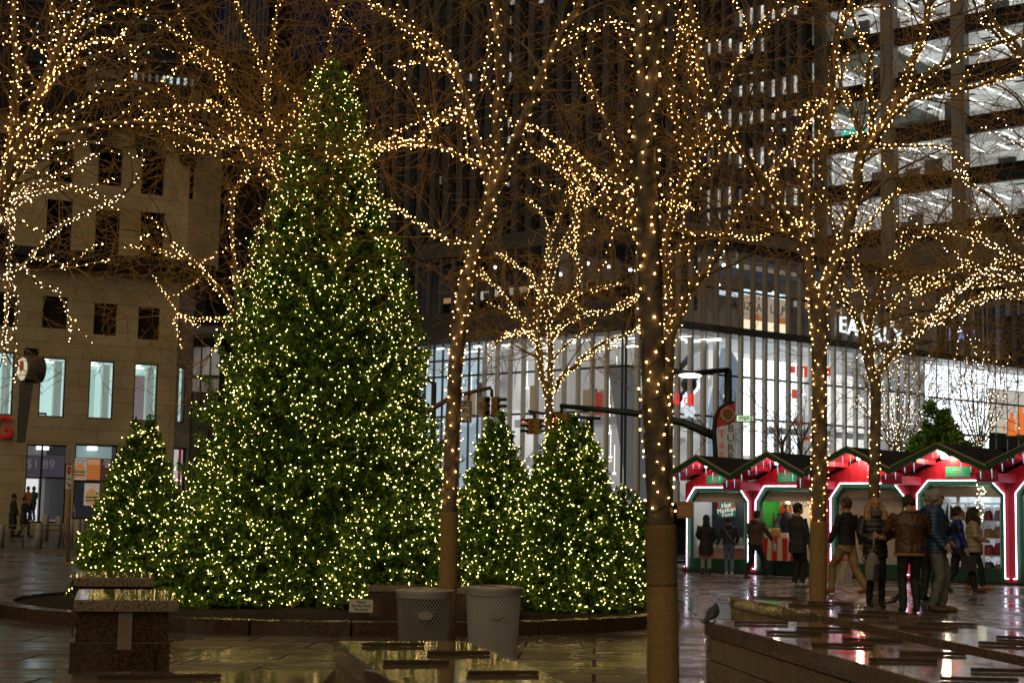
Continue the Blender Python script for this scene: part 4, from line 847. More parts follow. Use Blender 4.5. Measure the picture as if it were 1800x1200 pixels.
def bare_tree(label, Y, trunk, limbs, cat='tree', group='bare trees wrapped in fairy lights', dens=13, br=.0105, bulb=None, seed=1, spread=1.0, kids=(3, 3, 2), lens=(1.5, .95, .5, .28), first=2.6, up=.015, burl=None, wr=.0, lit_lv=(.24, .015), twig=.003, name='bare_tree', wob=.16, wire=True, barkm=None, trunkdens=None, curl=1.2):
    rng = random.Random(seed); bulb = bulb or bulb_warm
    def PT(q): return D(q[0], q[1], Y+(q[2] if len(q) > 2 else 0))
    k1 = Y/FPX
    tp = [PT(q) for q in trunk['p']]; base = tp[0]
    root = thing(name, label, cat, (base.x, base.y, 0), group)
    path = smooth_path(tp, .07); n = len(path)-1
    rr = trunk['r']; m = len(rr)-1
    def rl(t): x = t*m; i = min(int(x), m-1); return (rr[i]*(1-(x-i))+rr[i+1]*(x-i))*k1
    rads = [rl(i/n)*(1+.05*mnoise.noise(path[i]*5)) for i in range(n+1)]
    tb = MB(); tb.tube(path, rads, 22, 0, True)
    for q in range(len(path)):
        for k in range(22):
            v_ = Vector(tb.v[q*22+k]); c_ = path[q]; nz = mnoise.noise(Vector((v_.x*9, v_.y*9, v_.z*3.2)))+.6*mnoise.noise(Vector((v_.x*26, v_.y*26, v_.z*9))); fl = 1+.5*max(0, .25-v_.z) ; tb.v[q*22+k] = tuple(c_+(v_-c_)*(1+.13*nz)*fl)
    tb.build('trunk', barkm or bark, root)
    cr = MB(); lg = MB(); wi = MB(); st = dict(seg=.13, wob=wob, curl=curl, up=up, rmin=twig, paths=[], kids=kids, len=lens, max=len(kids))
    zb = burl[1] if burl else 1.2
    ipath = [(p, r) for p, r in zip(path, rads) if p.z > zb-.05]
    if len(ipath) > 2: put_bulbs(lg, None, [a for a, _ in ipath], [b for _, b in ipath], trunkdens or dens, rng, br)
    if wire and len(ipath) > 2: helix(wi, [a for a, _ in ipath], [b for _, b in ipath], .22, .004)
    for lb in limbs:
        p3 = [PT(q) for q in lb['p']]; pa = smooth_path(p3, .12); nn = len(pa)-1; r0, r1 = lb['r'][0]*k1, lb['r'][1]*k1
        for q in range(1, nn): pa[q] = pa[q]+Vector((mnoise.noise(pa[q]*2.1), mnoise.noise(pa[q]*2.1+Vector((9, 3, 1))), mnoise.noise(pa[q]*2.1+Vector((2, 7, 5)))))*min(.05, r0*1.2)
        ra = [r0+(r1-r0)*i/nn for i in range(nn+1)]
        cr.tube(pa, ra, 10, 0, False)
        if lb.get('lit', 1): put_bulbs(lg, None, pa, ra, 1.3*dens*lb.get('d', 1), rng, br)
        if wire: helix(wi, pa, ra, .25, .0035)
        Ln = sum((pa[i+1]-pa[i]).length for i in range(nn)); k = int(Ln*lb.get('k', first)*.74)
        for j in range(k):
            f = lb.get('s', .15)+(1-lb.get('s', .15))*rng.random(); i = min(nn-1, int(f*nn)); dd = (pa[min(i+2, nn)]-pa[i]).normalized()
            ax = rdir(rng); ax.z += .2; side = (ax-dd*ax.dot(dd)).normalized(); a = radians(rng.uniform(30, 75))
            grow(cr, pa[i], dd*cos(a)+side*sin(a), lens[0]*rng.uniform(.5, 1.3)*spread*lb.get('w', 1), max(ra[i]*rng.uniform(.3, .5), twig*2), 0, rng, st)
        # the limb itself frays out at its end
        for j in range(3): grow(cr, pa[-1], (pa[-1]-pa[-3])+rdir(rng)*.1, lens[0]*rng.uniform(.7, 1.4)*spread, max(r1*.7, twig*2), 0, rng, st)
    for lvl, pts, rads_ in st['paths']:
        if lvl < len(lit_lv) and rng.random() < lit_lv[lvl]: put_bulbs(lg, None, pts[:max(3, int(len(pts)*.8))], rads_, dens*.72, rng, br)
    cr.build('crown', [barkm or bark, twigm], root)
    lo_ = lg.build('light_string', bulb, root, kind='stuff')
    if wire and wi.v: wi.build('lamp_wire', wirem, lo_)
    if burl:
        z0, z1 = burl[:2]; bp_ = [(p, r) for p, r in zip(path, rads) if z0 <= p.z <= z1]
        # resample so both ends are exact
        if len(bp_) > 1:
            b = MB(); q = [a for a, _ in bp_]; q[0] = Vector((q[0].x, q[0].y, 0.0)) if z0 < .1 else q[0]
            fine = []; fr_ = []
            for i in range(len(q)-1):
                for j in range(4): f = j/4; fine.append(q[i].lerp(q[i+1], f)); fr_.append((bp_[i][1]*(1-f)+bp_[i+1][1]*f)+.016+.0016*rng.random())
            fine.append(q[-1]); fr_.append(bp_[-1][1]+.017); b.tube(fine, fr_, 20, 0, True); b.build('burlap_wrap', burlap, root)
            if len(burl) > 2:
                sel = [(p_, r_) for p_, r_ in zip(fine, fr_) if p_.z > burl[2]]; b = MB(); b.tube([p_ for p_, _ in sel], [r_+.0012 for _, r_ in sel], 20, 0, True); b.build('upper_burlap_wrap', burlap_d, root)
    print('tree', label[:30], 'faces', len(cr.f), 'bulbs', len(lg.f)//8)
    return root
T = bare_tree
# T1 near trunk on the right of centre
T('nearest wrapped tree, thick dark trunk right of centre with burlap around its foot', 10,
  dict(p=[(1166, 1322), (1166, 1200), (1163, 1000), (1160, 900), (1155, 800), (1150, 700), (1146, 560), (1140, 400), (1132, 260), (1133, 175)], r=[23, 22.5, 22.5, 22, 22, 21.5, 21.5, 20.5, 20.5, 20]),
  [dict(p=[(1130, 190), (1128, 90, .05), (1130, 0, .1), (1122, -120, .2), (1100, -300, .4)], r=(13, 7), k=1.2, s=.5), dict(p=[(1138, 190), (1152, 100), (1165, 0, -.1), (1185, -120, -.2), (1220, -300, -.4)], r=(12, 7), k=1.2, s=.5)],
  dens=24, trunkdens=50, seed=3, burl=(0, 1.40, .97), br=.0085, barkm=bark_dark, wob=.14)
# T2 tree left of centre between the bins
T('forked wrapped tree standing beside the two mesh litter bins, burlap on its lower trunk', 17,
  dict(p=[(783, 1150), (787, 1050), (790, 900), (795, 760), (803, 620), (815, 520), (840, 430), (858, 370), (867, 318)], r=[13.5, 13, 12.5, 13, 13, 12.5, 12.5, 12, 12]),
  [dict(p=[(862, 325), (850, 270, .2), (832, 215, .4), (808, 150, .6), (793, 112, .7), (765, 82, .9), (735, 60, 1.1), (690, 25, 1.4), (640, 0, 1.8)], r=(8, 3.5), k=5.5, s=.25, w=1.25),
   dict(p=[(869, 320), (872, 220), (876, 120), (872, 20, -.1), (866, -80, -.2)], r=(8.5, 6), k=1.6), dict(p=[(872, 325), (890, 285, -.1), (918, 220, -.3), (945, 150, -.4), (985, 70, -.5), (1025, 0, -.6), (1060, -70, -.7)], r=(9.5, 6), k=3.4, s=.3),
   dict(p=[(838, 225, .4), (800, 195, .9), (750, 230, 1.4), (700, 255, 1.9), (655, 262, 2.3)], r=(4, 2), k=5, d=1.2), dict(p=[(918, 222, -.3), (960, 235, .3), (1020, 280, .9), (1080, 340, 1.6)], r=(3.5, 1.8), k=5), dict(p=[(855, 300), (800, 270, .5), (730, 250, 1), (665, 255, 1.6)], r=(3.5, 2), k=5),
   dict(p=[(975, 90, -.5), (1030, 50, 0), (1090, 40, .5), (1130, 60, .9)], r=(4, 2), k=4), dict(p=[(798, 120, .6), (760, 120, .3), (720, 40, 0), (690, -20, -.2)], r=(4, 2), k=5), dict(p=[(840, 430, 0), (780, 420, .4), (720, 380, .9), (660, 350, 1.5)], r=(3, 1.5), k=4)],
  seed=5, burl=(0, 1.42), dens=21, trunkdens=42, br=.0092, kids=(3, 3, 2))
# T3 big forked tree by the long benches
T('wrapped tree with two heavy rising limbs, burlap foot right behind the long bench', 20.6,
  dict(p=[(1437, 1128), (1438, 1000), (1440, 885), (1441, 760), (1441, 640), (1439, 560), (1436, 520)], r=[13.5, 13, 12.8, 13, 13, 13, 14]),
  [dict(p=[(1430, 530), (1424, 480), (1412, 430), (1385, 385, -.3), (1345, 330, -.6), (1308, 270, -.8), (1262, 215, -1), (1237, 150, -1.1), (1222, 70, -1.1), (1208, -20, -1.2)], r=(10, 5), k=3.8, s=.2),
   dict(p=[(1420, 460), (1416, 395, .2), (1417, 335, .3), (1414, 285, .4), (1438, 245, .5), (1460, 200, .6), (1464, 140, .7), (1468, 80, .8), (1495, 10, .9), (1520, -60, 1)], r=(8, 4.5), k=4.2),
   dict(p=[(1444, 530), (1463, 480), (1480, 430), (1492, 385), (1505, 330, -.1), (1516, 280, -.2), (1545, 228, -.2), (1572, 180, -.2), (1600, 125, -.3), (1622, 60, -.4), (1645, -20, -.5)], r=(11, 5), k=4, s=.2),
   dict(p=[(1516, 285, -.2), (1508, 225, .2), (1496, 190, .5), (1478, 150, .8), (1470, 100, 1)], r=(6, 3), k=4.5), dict(p=[(1530, 245, -.2), (1528, 175, -.5), (1526, 130, -.7), (1530, 95, -.8), (1510, 62, -.9), (1498, 20, -1)], r=(5, 2.5), k=4),
   dict(p=[(1555, 215, -.2), (1600, 155, 0), (1668, 108, .3), (1735, 82, .6), (1805, 66, .9), (1870, 60, 1.1)], r=(5.5, 3), k=4.5), dict(p=[(1545, 225, -.2), (1600, 175, -.5), (1680, 160, -.9), (1760, 140, -1.2), (1830, 120, -1.4)], r=(5, 3), k=4.5),
   dict(p=[(1340, 325, -.6), (1385, 262, -.2), (1420, 215, .2), (1440, 180, .5)], r=(4, 2), k=4), dict(p=[(1265, 235, -1), (1230, 280, -1), (1205, 330, -.9)], r=(4, 2), k=4), dict(p=[(1530, 255, 0), (1600, 256, .3), (1660, 262, .5), (1700, 290, .8)], r=(2.5, 1.5), k=2),
   dict(p=[(1436, 520), (1470, 450, 1), (1520, 400, 1.5), (1580, 330, 2)], r=(4, 2), k=4), dict(p=[(1440, 400, .3), (1380, 390, .9), (1330, 420, 1.4), (1280, 410, 1.8)], r=(3, 1.5), k=4)],
  seed=9, burl=(0, 1.42), dens=22, trunkdens=42, br=.0095, kids=(3, 3, 2))
# T4 slimmer tree further back on the right
T('slim wrapped tree in front of the shuttered red stall, forking low', 34,
  dict(p=[(1537, 1038), (1536, 900), (1538, 780), (1540, 700), (1539, 665)], r=[11, 10, 9.5, 9, 9]),
  [dict(p=[(1536, 680), (1522, 620), (1510, 570), (1492, 535, -.4), (1478, 500, -.8), (1465, 450, -1)], r=(6.5, 3), k=3.2, d=1.25), dict(p=[(1536, 660), (1530, 620), (1524, 560, .4), (1522, 525, .4), (1508, 480, .8), (1500, 440, 1), (1488, 400, 1.2)], r=(6.5, 3), k=3.2, d=1.25),
   dict(p=[(1526, 575, .3), (1540, 535, 0), (1555, 500, -.4), (1565, 460, -.6), (1600, 425, -1), (1640, 400, -1.2)], r=(5, 2.5), k=3.5, d=1.25), dict(p=[(1540, 665), (1560, 635), (1592, 600), (1635, 565, .5), (1690, 535, 1), (1750, 518, 1.4), (1810, 510, 1.8)], r=(6.5, 3), k=3.6, d=1.5),
   dict(p=[(1560, 545, 0), (1600, 505, .5), (1660, 480, 1), (1730, 470, 1.5), (1800, 455, 2)], r=(4, 2.2), k=3.6, d=1.4), dict(p=[(1600, 520, .5), (1660, 500, 0), (1720, 500, -.5), (1800, 490, -1)], r=(3.5, 2), k=3.2, d=1.4), dict(p=[(1500, 545, -.4), (1465, 520, -.8), (1440, 500, -1)], r=(3, 1.8), k=3.2)],
  seed=12, dens=12, br=.0125, lens=(2.0, 1.3, .8, .4), spread=1.1, twig=.006, kids=(4, 3, 2), lit_lv=(.36, .05), first=2.6, trunkdens=18, bulb=bulb_gold)
# T5 small dense tree in the centre
T('small densely lit tree with many arching limbs behind the right Christmas trees', 40,
  dict(p=[(962, 1012), (962, 900), (964, 780), (965, 720), (965, 690)], r=[9, 8, 7.5, 7, 7]),
  [dict(p=[(962, 700), (952, 650), (945, 600), (946, 545), (954, 500), (962, 450), (972, 400), (985, 370)], r=(6, 3), k=2.6), dict(p=[(965, 695), (968, 640), (967, 590), (960, 540, -.5), (968, 490, -.7), (980, 450, -.9), (1000, 410, -1), (1015, 375, -1)], r=(5.5, 3), k=2.6),
   dict(p=[(968, 692), (985, 665, .3), (1010, 645, .6), (1035, 620, 1), (1065, 600, 1.2), (1100, 590, 1.4), (1125, 575, 1.6)], r=(4.5, 2), k=2.4), dict(p=[(950, 620), (935, 585, .5), (915, 555, 1), (890, 525, 1.4), (862, 498, 1.8), (845, 472, 2)], r=(4, 2), k=2.6),
   dict(p=[(944, 605), (925, 583, -.8), (905, 590, -1.4), (885, 588, -1.8)], r=(3, 1.8), k=2.6), dict(p=[(968, 600), (985, 575, -.6), (1010, 560, -1), (1040, 550, -1.4), (1080, 545, -1.8), (1115, 528, -2.1)], r=(4, 2), k=2.6),
   dict(p=[(966, 560, -.4), (985, 535, .2), (1010, 520, .6), (1050, 508, 1), (1090, 500, 1.5)], r=(3.5, 2), k=2.6), dict(p=[(950, 520), (930, 480, .6), (900, 462, 1), (875, 445, 1.4)], r=(3, 1.8), k=2.6), dict(p=[(975, 440, -.9), (1000, 440, -.4), (1020, 470, 0), (1010, 510, .3)], r=(2.5, 1.5), k=2.4)],
  seed=15, dens=20, br=.0125, lens=(1.7, 1.2, .8, .4), twig=.0065, kids=(3, 4, 2), lit_lv=(.38, .03), trunkdens=26, bulb=bulb_gold, first=2.6)
# T8 tree mostly hidden behind the nearest trunk
T('wrapped tree half hidden behind the nearest trunk, its long limb sweeping right', 26,
  dict(p=[(1172, 1072), (1172, 900), (1172, 780), (1174, 660), (1177, 590)], r=[13, 12, 11, 10, 10]),
  [dict(p=[(1177, 600), (1172, 520, .3), (1168, 450, .5), (1178, 390, .6), (1198, 330, .8), (1218, 270, .9), (1226, 200, 1), (1215, 120, 1.2), (1205, 40, 1.3)], r=(7, 3), k=4.4), dict(p=[(1178, 600), (1198, 535), (1222, 500, -.3), (1252, 462, -.5), (1278, 415, -.7), (1300, 370, -.8), (1330, 330, -1), (1368, 290, -1.1), (1420, 262, -1.2), (1480, 250, -1.3)], r=(8, 3.5), k=3.2, d=.9),
   dict(p=[(1170, 540), (1135, 470, -.5), (1115, 400, -.8), (1100, 340, -1), (1085, 270, -1.1), (1060, 200, -1.2), (1030, 120, -1.2)], r=(6, 3), k=4.4), dict(p=[(1180, 380, .6), (1200, 300, 0), (1190, 220, -.4), (1180, 140, -.6), (1195, 60, -.8), (1190, -20, -1)], r=(5.5, 3), k=4.4),
   dict(p=[(1115, 400, -.8), (1060, 370, -.2), (1000, 310, .4), (950, 275, 1)], r=(3.5, 2), k=4), dict(p=[(1220, 260, .9), (1260, 190, 1.2), (1290, 120, 1.6), (1330, 60, 2)], r=(4, 2), k=4)],
  seed=18, dens=19, br=.0105, twig=.004, lens=(1.9, 1.2, .65, .35), kids=(3, 3, 2))
# T9 tree rising behind the tall Christmas tree
T('wide wrapped tree spreading behind the top left of the tallest Christmas tree', 33,
  dict(p=[(520, 1050), (520, 800), (512, 560), (503, 430), (496, 345)], r=[14, 13, 11, 10, 9]),
  [dict(p=[(498, 350), (484, 290), (474, 210, .3), (470, 140, .5), (482, 60, .8), (495, -20, 1)], r=(6, 3), k=4.4), dict(p=[(494, 345), (455, 300, -.4), (425, 220, -.8), (400, 155, -1), (376, 110, -1.3), (330, 60, -1.5)], r=(6, 2.8), k=4.4),
   dict(p=[(490, 300), (530, 240, .6), (560, 150, 1), (580, 80, 1.3), (600, 10, 1.6)], r=(5, 2.5), k=4.4), dict(p=[(490, 320), (450, 270, .8), (400, 250, 1.2), (350, 245, 1.6), (300, 225, 1.9)], r=(5, 2.5), k=4.4, d=1.4), dict(p=[(500, 330), (470, 260, -.8), (430, 250, -1.3), (380, 262, -1.7)], r=(5, 2.5), k=4.4, d=1.4),
   dict(p=[(478, 240, .2), (520, 200, .3), (560, 190, .6), (610, 150, 1), (650, 100, 1.4)], r=(4, 2), k=4.4), dict(p=[(474, 180, .4), (450, 90, .7), (420, 20, 1), (400, -50, 1.2)], r=(4, 2), k=4.4)],
  seed=23, dens=16, br=.0115, twig=.005, lens=(2.1, 1.3, .7, .35), kids=(3, 3, 2), lit_lv=(.26, .02))
# T7 lower tree left of the tall Christmas tree
T('lower wrapped tree emerging at the left edge of the tallest Christmas tree', 33,
  dict(p=[(438, 1040), (436, 800), (432, 660), (428, 590)], r=[10, 9, 8, 7.5]),
  [dict(p=[(428, 600), (424, 540), (414, 470, .3), (408, 400, .5), (412, 340, .7), (440, 290, .9)], r=(5.5, 2.6), k=3), dict(p=[(426, 575), (405, 540, -.4), (385, 510, -.7), (358, 480, -1), (330, 455, -1.2), (300, 425, -1.5)], r=(5, 2.2), k=3, d=1.3), dict(p=[(425, 565), (400, 562, .5), (370, 562, .9), (335, 560, 1.3), (310, 555, 1.6)], r=(3, 1.6), k=2.2, d=1.2),
   dict(p=[(418, 500), (445, 450, -.5), (455, 400, -.8), (490, 350, -1.2)], r=(4, 2), k=3), dict(p=[(410, 540), (390, 590, .3), (370, 620, .5)], r=(2.5, 1.5), k=2, d=1.4), dict(p=[(395, 520, -.6), (350, 470, 0), (310, 450, .5), (275, 440, .9)], r=(3, 1.8), k=3)],
  seed=27, dens=17, br=.0115, twig=.0055, lens=(1.6, 1.1, .6, .3), kids=(4, 3, 2), lit_lv=(.26, .02), bulb=bulb_gold)
# T6 big tree out of frame at the left, its limbs reach in
T('large wrapped tree at the left edge whose long limb arches over the street', 21,
  dict(p=[(-70, 1110), (-62, 800), (-50, 600), (-30, 480), (-12, 390)], r=[17, 16, 15, 14, 13]),
  [dict(p=[(-15, 400), (15, 310), (38, 250), (58, 195), (78, 140), (105, 80), (140, 20), (165, -40)], r=(11, 4.5), k=4, d=1.5), dict(p=[(-12, 395), (8, 300, .4), (26, 215, .6), (28, 120, .8), (25, 30, 1), (20, -60, 1.1)], r=(9, 4.5), k=3.6, d=1.4),
   dict(p=[(-10, 380), (35, 275, -.4), (85, 238, -.8), (150, 222, -1), (220, 216, -1.2), (300, 214, -1.4), (370, 232, -1.5), (430, 262, -1.6)], r=(7, 3), k=3.6, d=.8), dict(p=[(80, 140), (105, 70, .5), (90, 20, .8), (70, -40, 1)], r=(6, 3), k=4), dict(p=[(45, 240), (70, 180, .8), (90, 120, 1.2), (130, 60, 1.6), (180, 30, 2), (240, 20, 2.4)], r=(6, 2.5), k=4, d=1.2),
   dict(p=[(75, 150), (110, 115, -.5), (150, 75, -.9), (195, 72, -1.2)], r=(4, 2), k=4, d=1.6), dict(p=[(-20, 420), (20, 330, -1), (60, 260, -1.5), (110, 200, -2), (180, 165, -2.4)], r=(5, 2.5), k=4), dict(p=[(240, 216, -1.2), (285, 195, -.8), (360, 190, -.4), (420, 200, 0)], r=(3.5, 2), k=4)],
  seed=31, dens=17, br=.0105, lens=(1.8, 1.1, .6, .3), kids=(3, 3, 2))
# T6b cooler, drooping strings further back at the left
T('drooping tree with denser whiter lights hanging in front of the beige building', 31,
  dict(p=[(-95, 1050), (-90, 800), (-75, 600), (-60, 480), (-40, 400)], r=[11, 10, 9, 8, 8]),
  [dict(p=[(-45, 410), (-10, 350), (20, 380, .3), (16, 450, .5), (12, 530, .7), (8, 610, .9)], r=(5, 2.2), k=3.4, d=1.8, w=.7), dict(p=[(-40, 400), (0, 320, -.4), (50, 290, -.8), (100, 262, -1), (160, 248, -1.2)], r=(5, 2), k=3.6, d=1.8, w=.8), dict(p=[(-40, 420), (10, 360, .6), (60, 325, 1), (120, 300, 1.4), (175, 268, 1.8)], r=(4, 2), k=3.6, d=1.8, w=.8),
   dict(p=[(-50, 500), (0, 490, -.5), (45, 465, -.9), (78, 425, -1.2), (115, 390, -1.4), (160, 372, -1.7), (225, 335, -2)], r=(4, 1.8), k=2.6, d=1.6, w=.6), dict(p=[(60, 455, -1), (90, 455, -1.2), (112, 470, -1.4), (120, 470, -1.5)], r=(2.5, 1.5), k=3, w=.5), dict(p=[(40, 470, -.8), (70, 500, -.9), (100, 510, -1), (118, 550, -1.1)], r=(2.5, 1.4), k=2, w=.4),
   dict(p=[(-40, 430), (0, 400, .9), (40, 350, 1.3), (90, 335, 1.8), (130, 330, 2)], r=(4, 2), k=3.6, d=1.8, w=.7), dict(p=[(10, 480, .5), (30, 530, .6), (25, 580, .7)], r=(2, 1.5), k=2.4, w=.5)],
  seed=35, dens=12, br=.012, bulb=bulb_cool, lens=(1.3, .8, .5, .3), twig=.005, kids=(3, 2, 2), up=.0, lit_lv=(.35, .0))
# tree out of frame to the right, crown reaching in
T('wrapped tree beyond the right edge, a dark bare limb crossing the office floors', 25,
  dict(p=[(1905, 1080), (1895, 800), (1880, 620), (1868, 520)], r=[14, 13, 12, 11]),
  [dict(p=[(1868, 530), (1820, 480, .4), (1765, 440, .8), (1720, 420, 1.2), (1660, 405, 1.6)], r=(6, 2.6), k=4.4, d=1.4), dict(p=[(1870, 525), (1835, 380, -.4), (1820, 250, -.8), (1800, 105, -1), (1768, 60, -1), (1740, 20, -1.1), (1728, -40, -1.2)], r=(8, 5), k=3.6, s=.4, d=.6), dict(p=[(1868, 540), (1825, 500, -.6), (1760, 478, -1), (1700, 495, -1.4), (1650, 540, -1.8)], r=(5, 2.4), k=4.4, d=1.6),
   dict(p=[(1866, 560), (1820, 540, .8), (1770, 520, 1.2), (1700, 540, 1.6), (1640, 570, 2)], r=(4, 2), k=4.4, d=1.6), dict(p=[(1860, 480), (1800, 420, 0), (1745, 350, .4), (1680, 310, .8)], r=(5, 2.4), k=4.4), dict(p=[(1800, 110, -1), (1750, 60, -1.6), (1720, 30, -2)], r=(4, 2), k=4)],
  seed=39, dens=20, br=.0105, twig=.004, lens=(1.7, 1.1, .6, .3), kids=(3, 3, 2), bulb=bulb_cool)
# goblet shaped, very dense white trees across the street
def goblet(label, x, yb, yt, Y, wpx, seed, n):
    limbs = []; rng = random.Random(seed)
    for i in range(n):
        f = (i+.5)/n*2-1; t = f*wpx/2
        h = yt+abs(f)**1.3*(yb-yt)*.38+rng.uniform(-8, 8)
        limbs.append(dict(p=[(x, yb-2), (x+t*.30, yb-(yb-h)*.25, rng.uniform(-.4, .4)), (x+t*.7, yb-(yb-h)*.6, rng.uniform(-1, 1)), (x+t, h, rng.uniform(-1.6, 1.6))], r=(1.6, .7), k=1.5, s=.25))
    return T(label, Y, dict(p=[(x, 905), (x, yb+20), (x, yb-6)], r=[4.5, 4, 3.5]), limbs, dens=4.2, trunkdens=12, br=.017, bulb=bulb_white, seed=seed, lens=(1.2, .8), kids=(3,), twig=.010, lit_lv=(.6, .15), first=1.6, wire=False, group='small goblet shaped trees covered in white lights')
goblet('far goblet shaped tree crusted with white lights, behind the roof of the third red stall', 1578, 800, 648, 66, 150, 51, 11)
goblet('far goblet shaped tree crusted with white lights, in front of the bright white shop window', 1722, 796, 630, 66, 105, 52, 10)
# unlit bare street trees
def plain(label, x, yt, Y, seed):
    return T(label, Y, dict(p=[(x, 925), (x, 830), (x+1, 770)], r=[4, 3.2, 2.6]), [dict(p=[(x+1, 775), (x-14, 735), (x-22, 690), (x-30, yt+12)], r=(2, .8), k=1.6, lit=0), dict(p=[(x+1, 775), (x+3, 730), (x-2, 690), (x+4, yt)], r=(2.2, .8), k=1.6, lit=0), dict(p=[(x+1, 790), (x+18, 745), (x+30, 700), (x+36, yt+20)], r=(1.8, .8), k=1.6, lit=0)],
             dens=.01, seed=seed, lens=(1.8, 1.1, .7), kids=(3, 2), twig=.012, lit_lv=(), wire=False, group='unlit bare street trees in front of the podium')
def unlit(label, x, yt, Y, seed):
    rng = random.Random(seed); k1 = Y/FPX; base = D(x, 925, Y); root = thing('street_tree', label, 'tree', (base.x, base.y, 0), 'unlit bare street trees in front of the podium')
    pa = smooth_path([Vector((base.x, base.y, .1)), D(x, 830, Y), D(x+1, 775, Y)], .3); b = MB(); b.tube(pa, [.09-.04*i/len(pa) for i in range(len(pa))], 8); b.build('trunk', bark_dark, root)
    c = MB(); st = dict(seg=.25, wob=.12, curl=.6, up=.03, rmin=.012, paths=[], kids=(4, 3), len=(2.6, 1.5, .9), max=2)
    for i in range(9):
        d = Vector((rng.uniform(-.8, .8), rng.uniform(-.8, .8), 1)); grow(c, pa[-1]-Vector((0, 0, rng.uniform(0, .9))), d, (D(x, yt, Y)-pa[-1]).length*rng.uniform(.7, 1.0), .035, 0, rng, st)
    c.build('crown', bark_dark, root)
unlit('bare unlit street tree left of the far goblet trees, in front of the red adverts', 1408, 690, 62, 61)
unlit('bare unlit street tree behind the roof of the second red stall', 1375, 720, 63, 62)
unlit('bare unlit street tree behind the feather banner', 1272, 730, 61, 63)
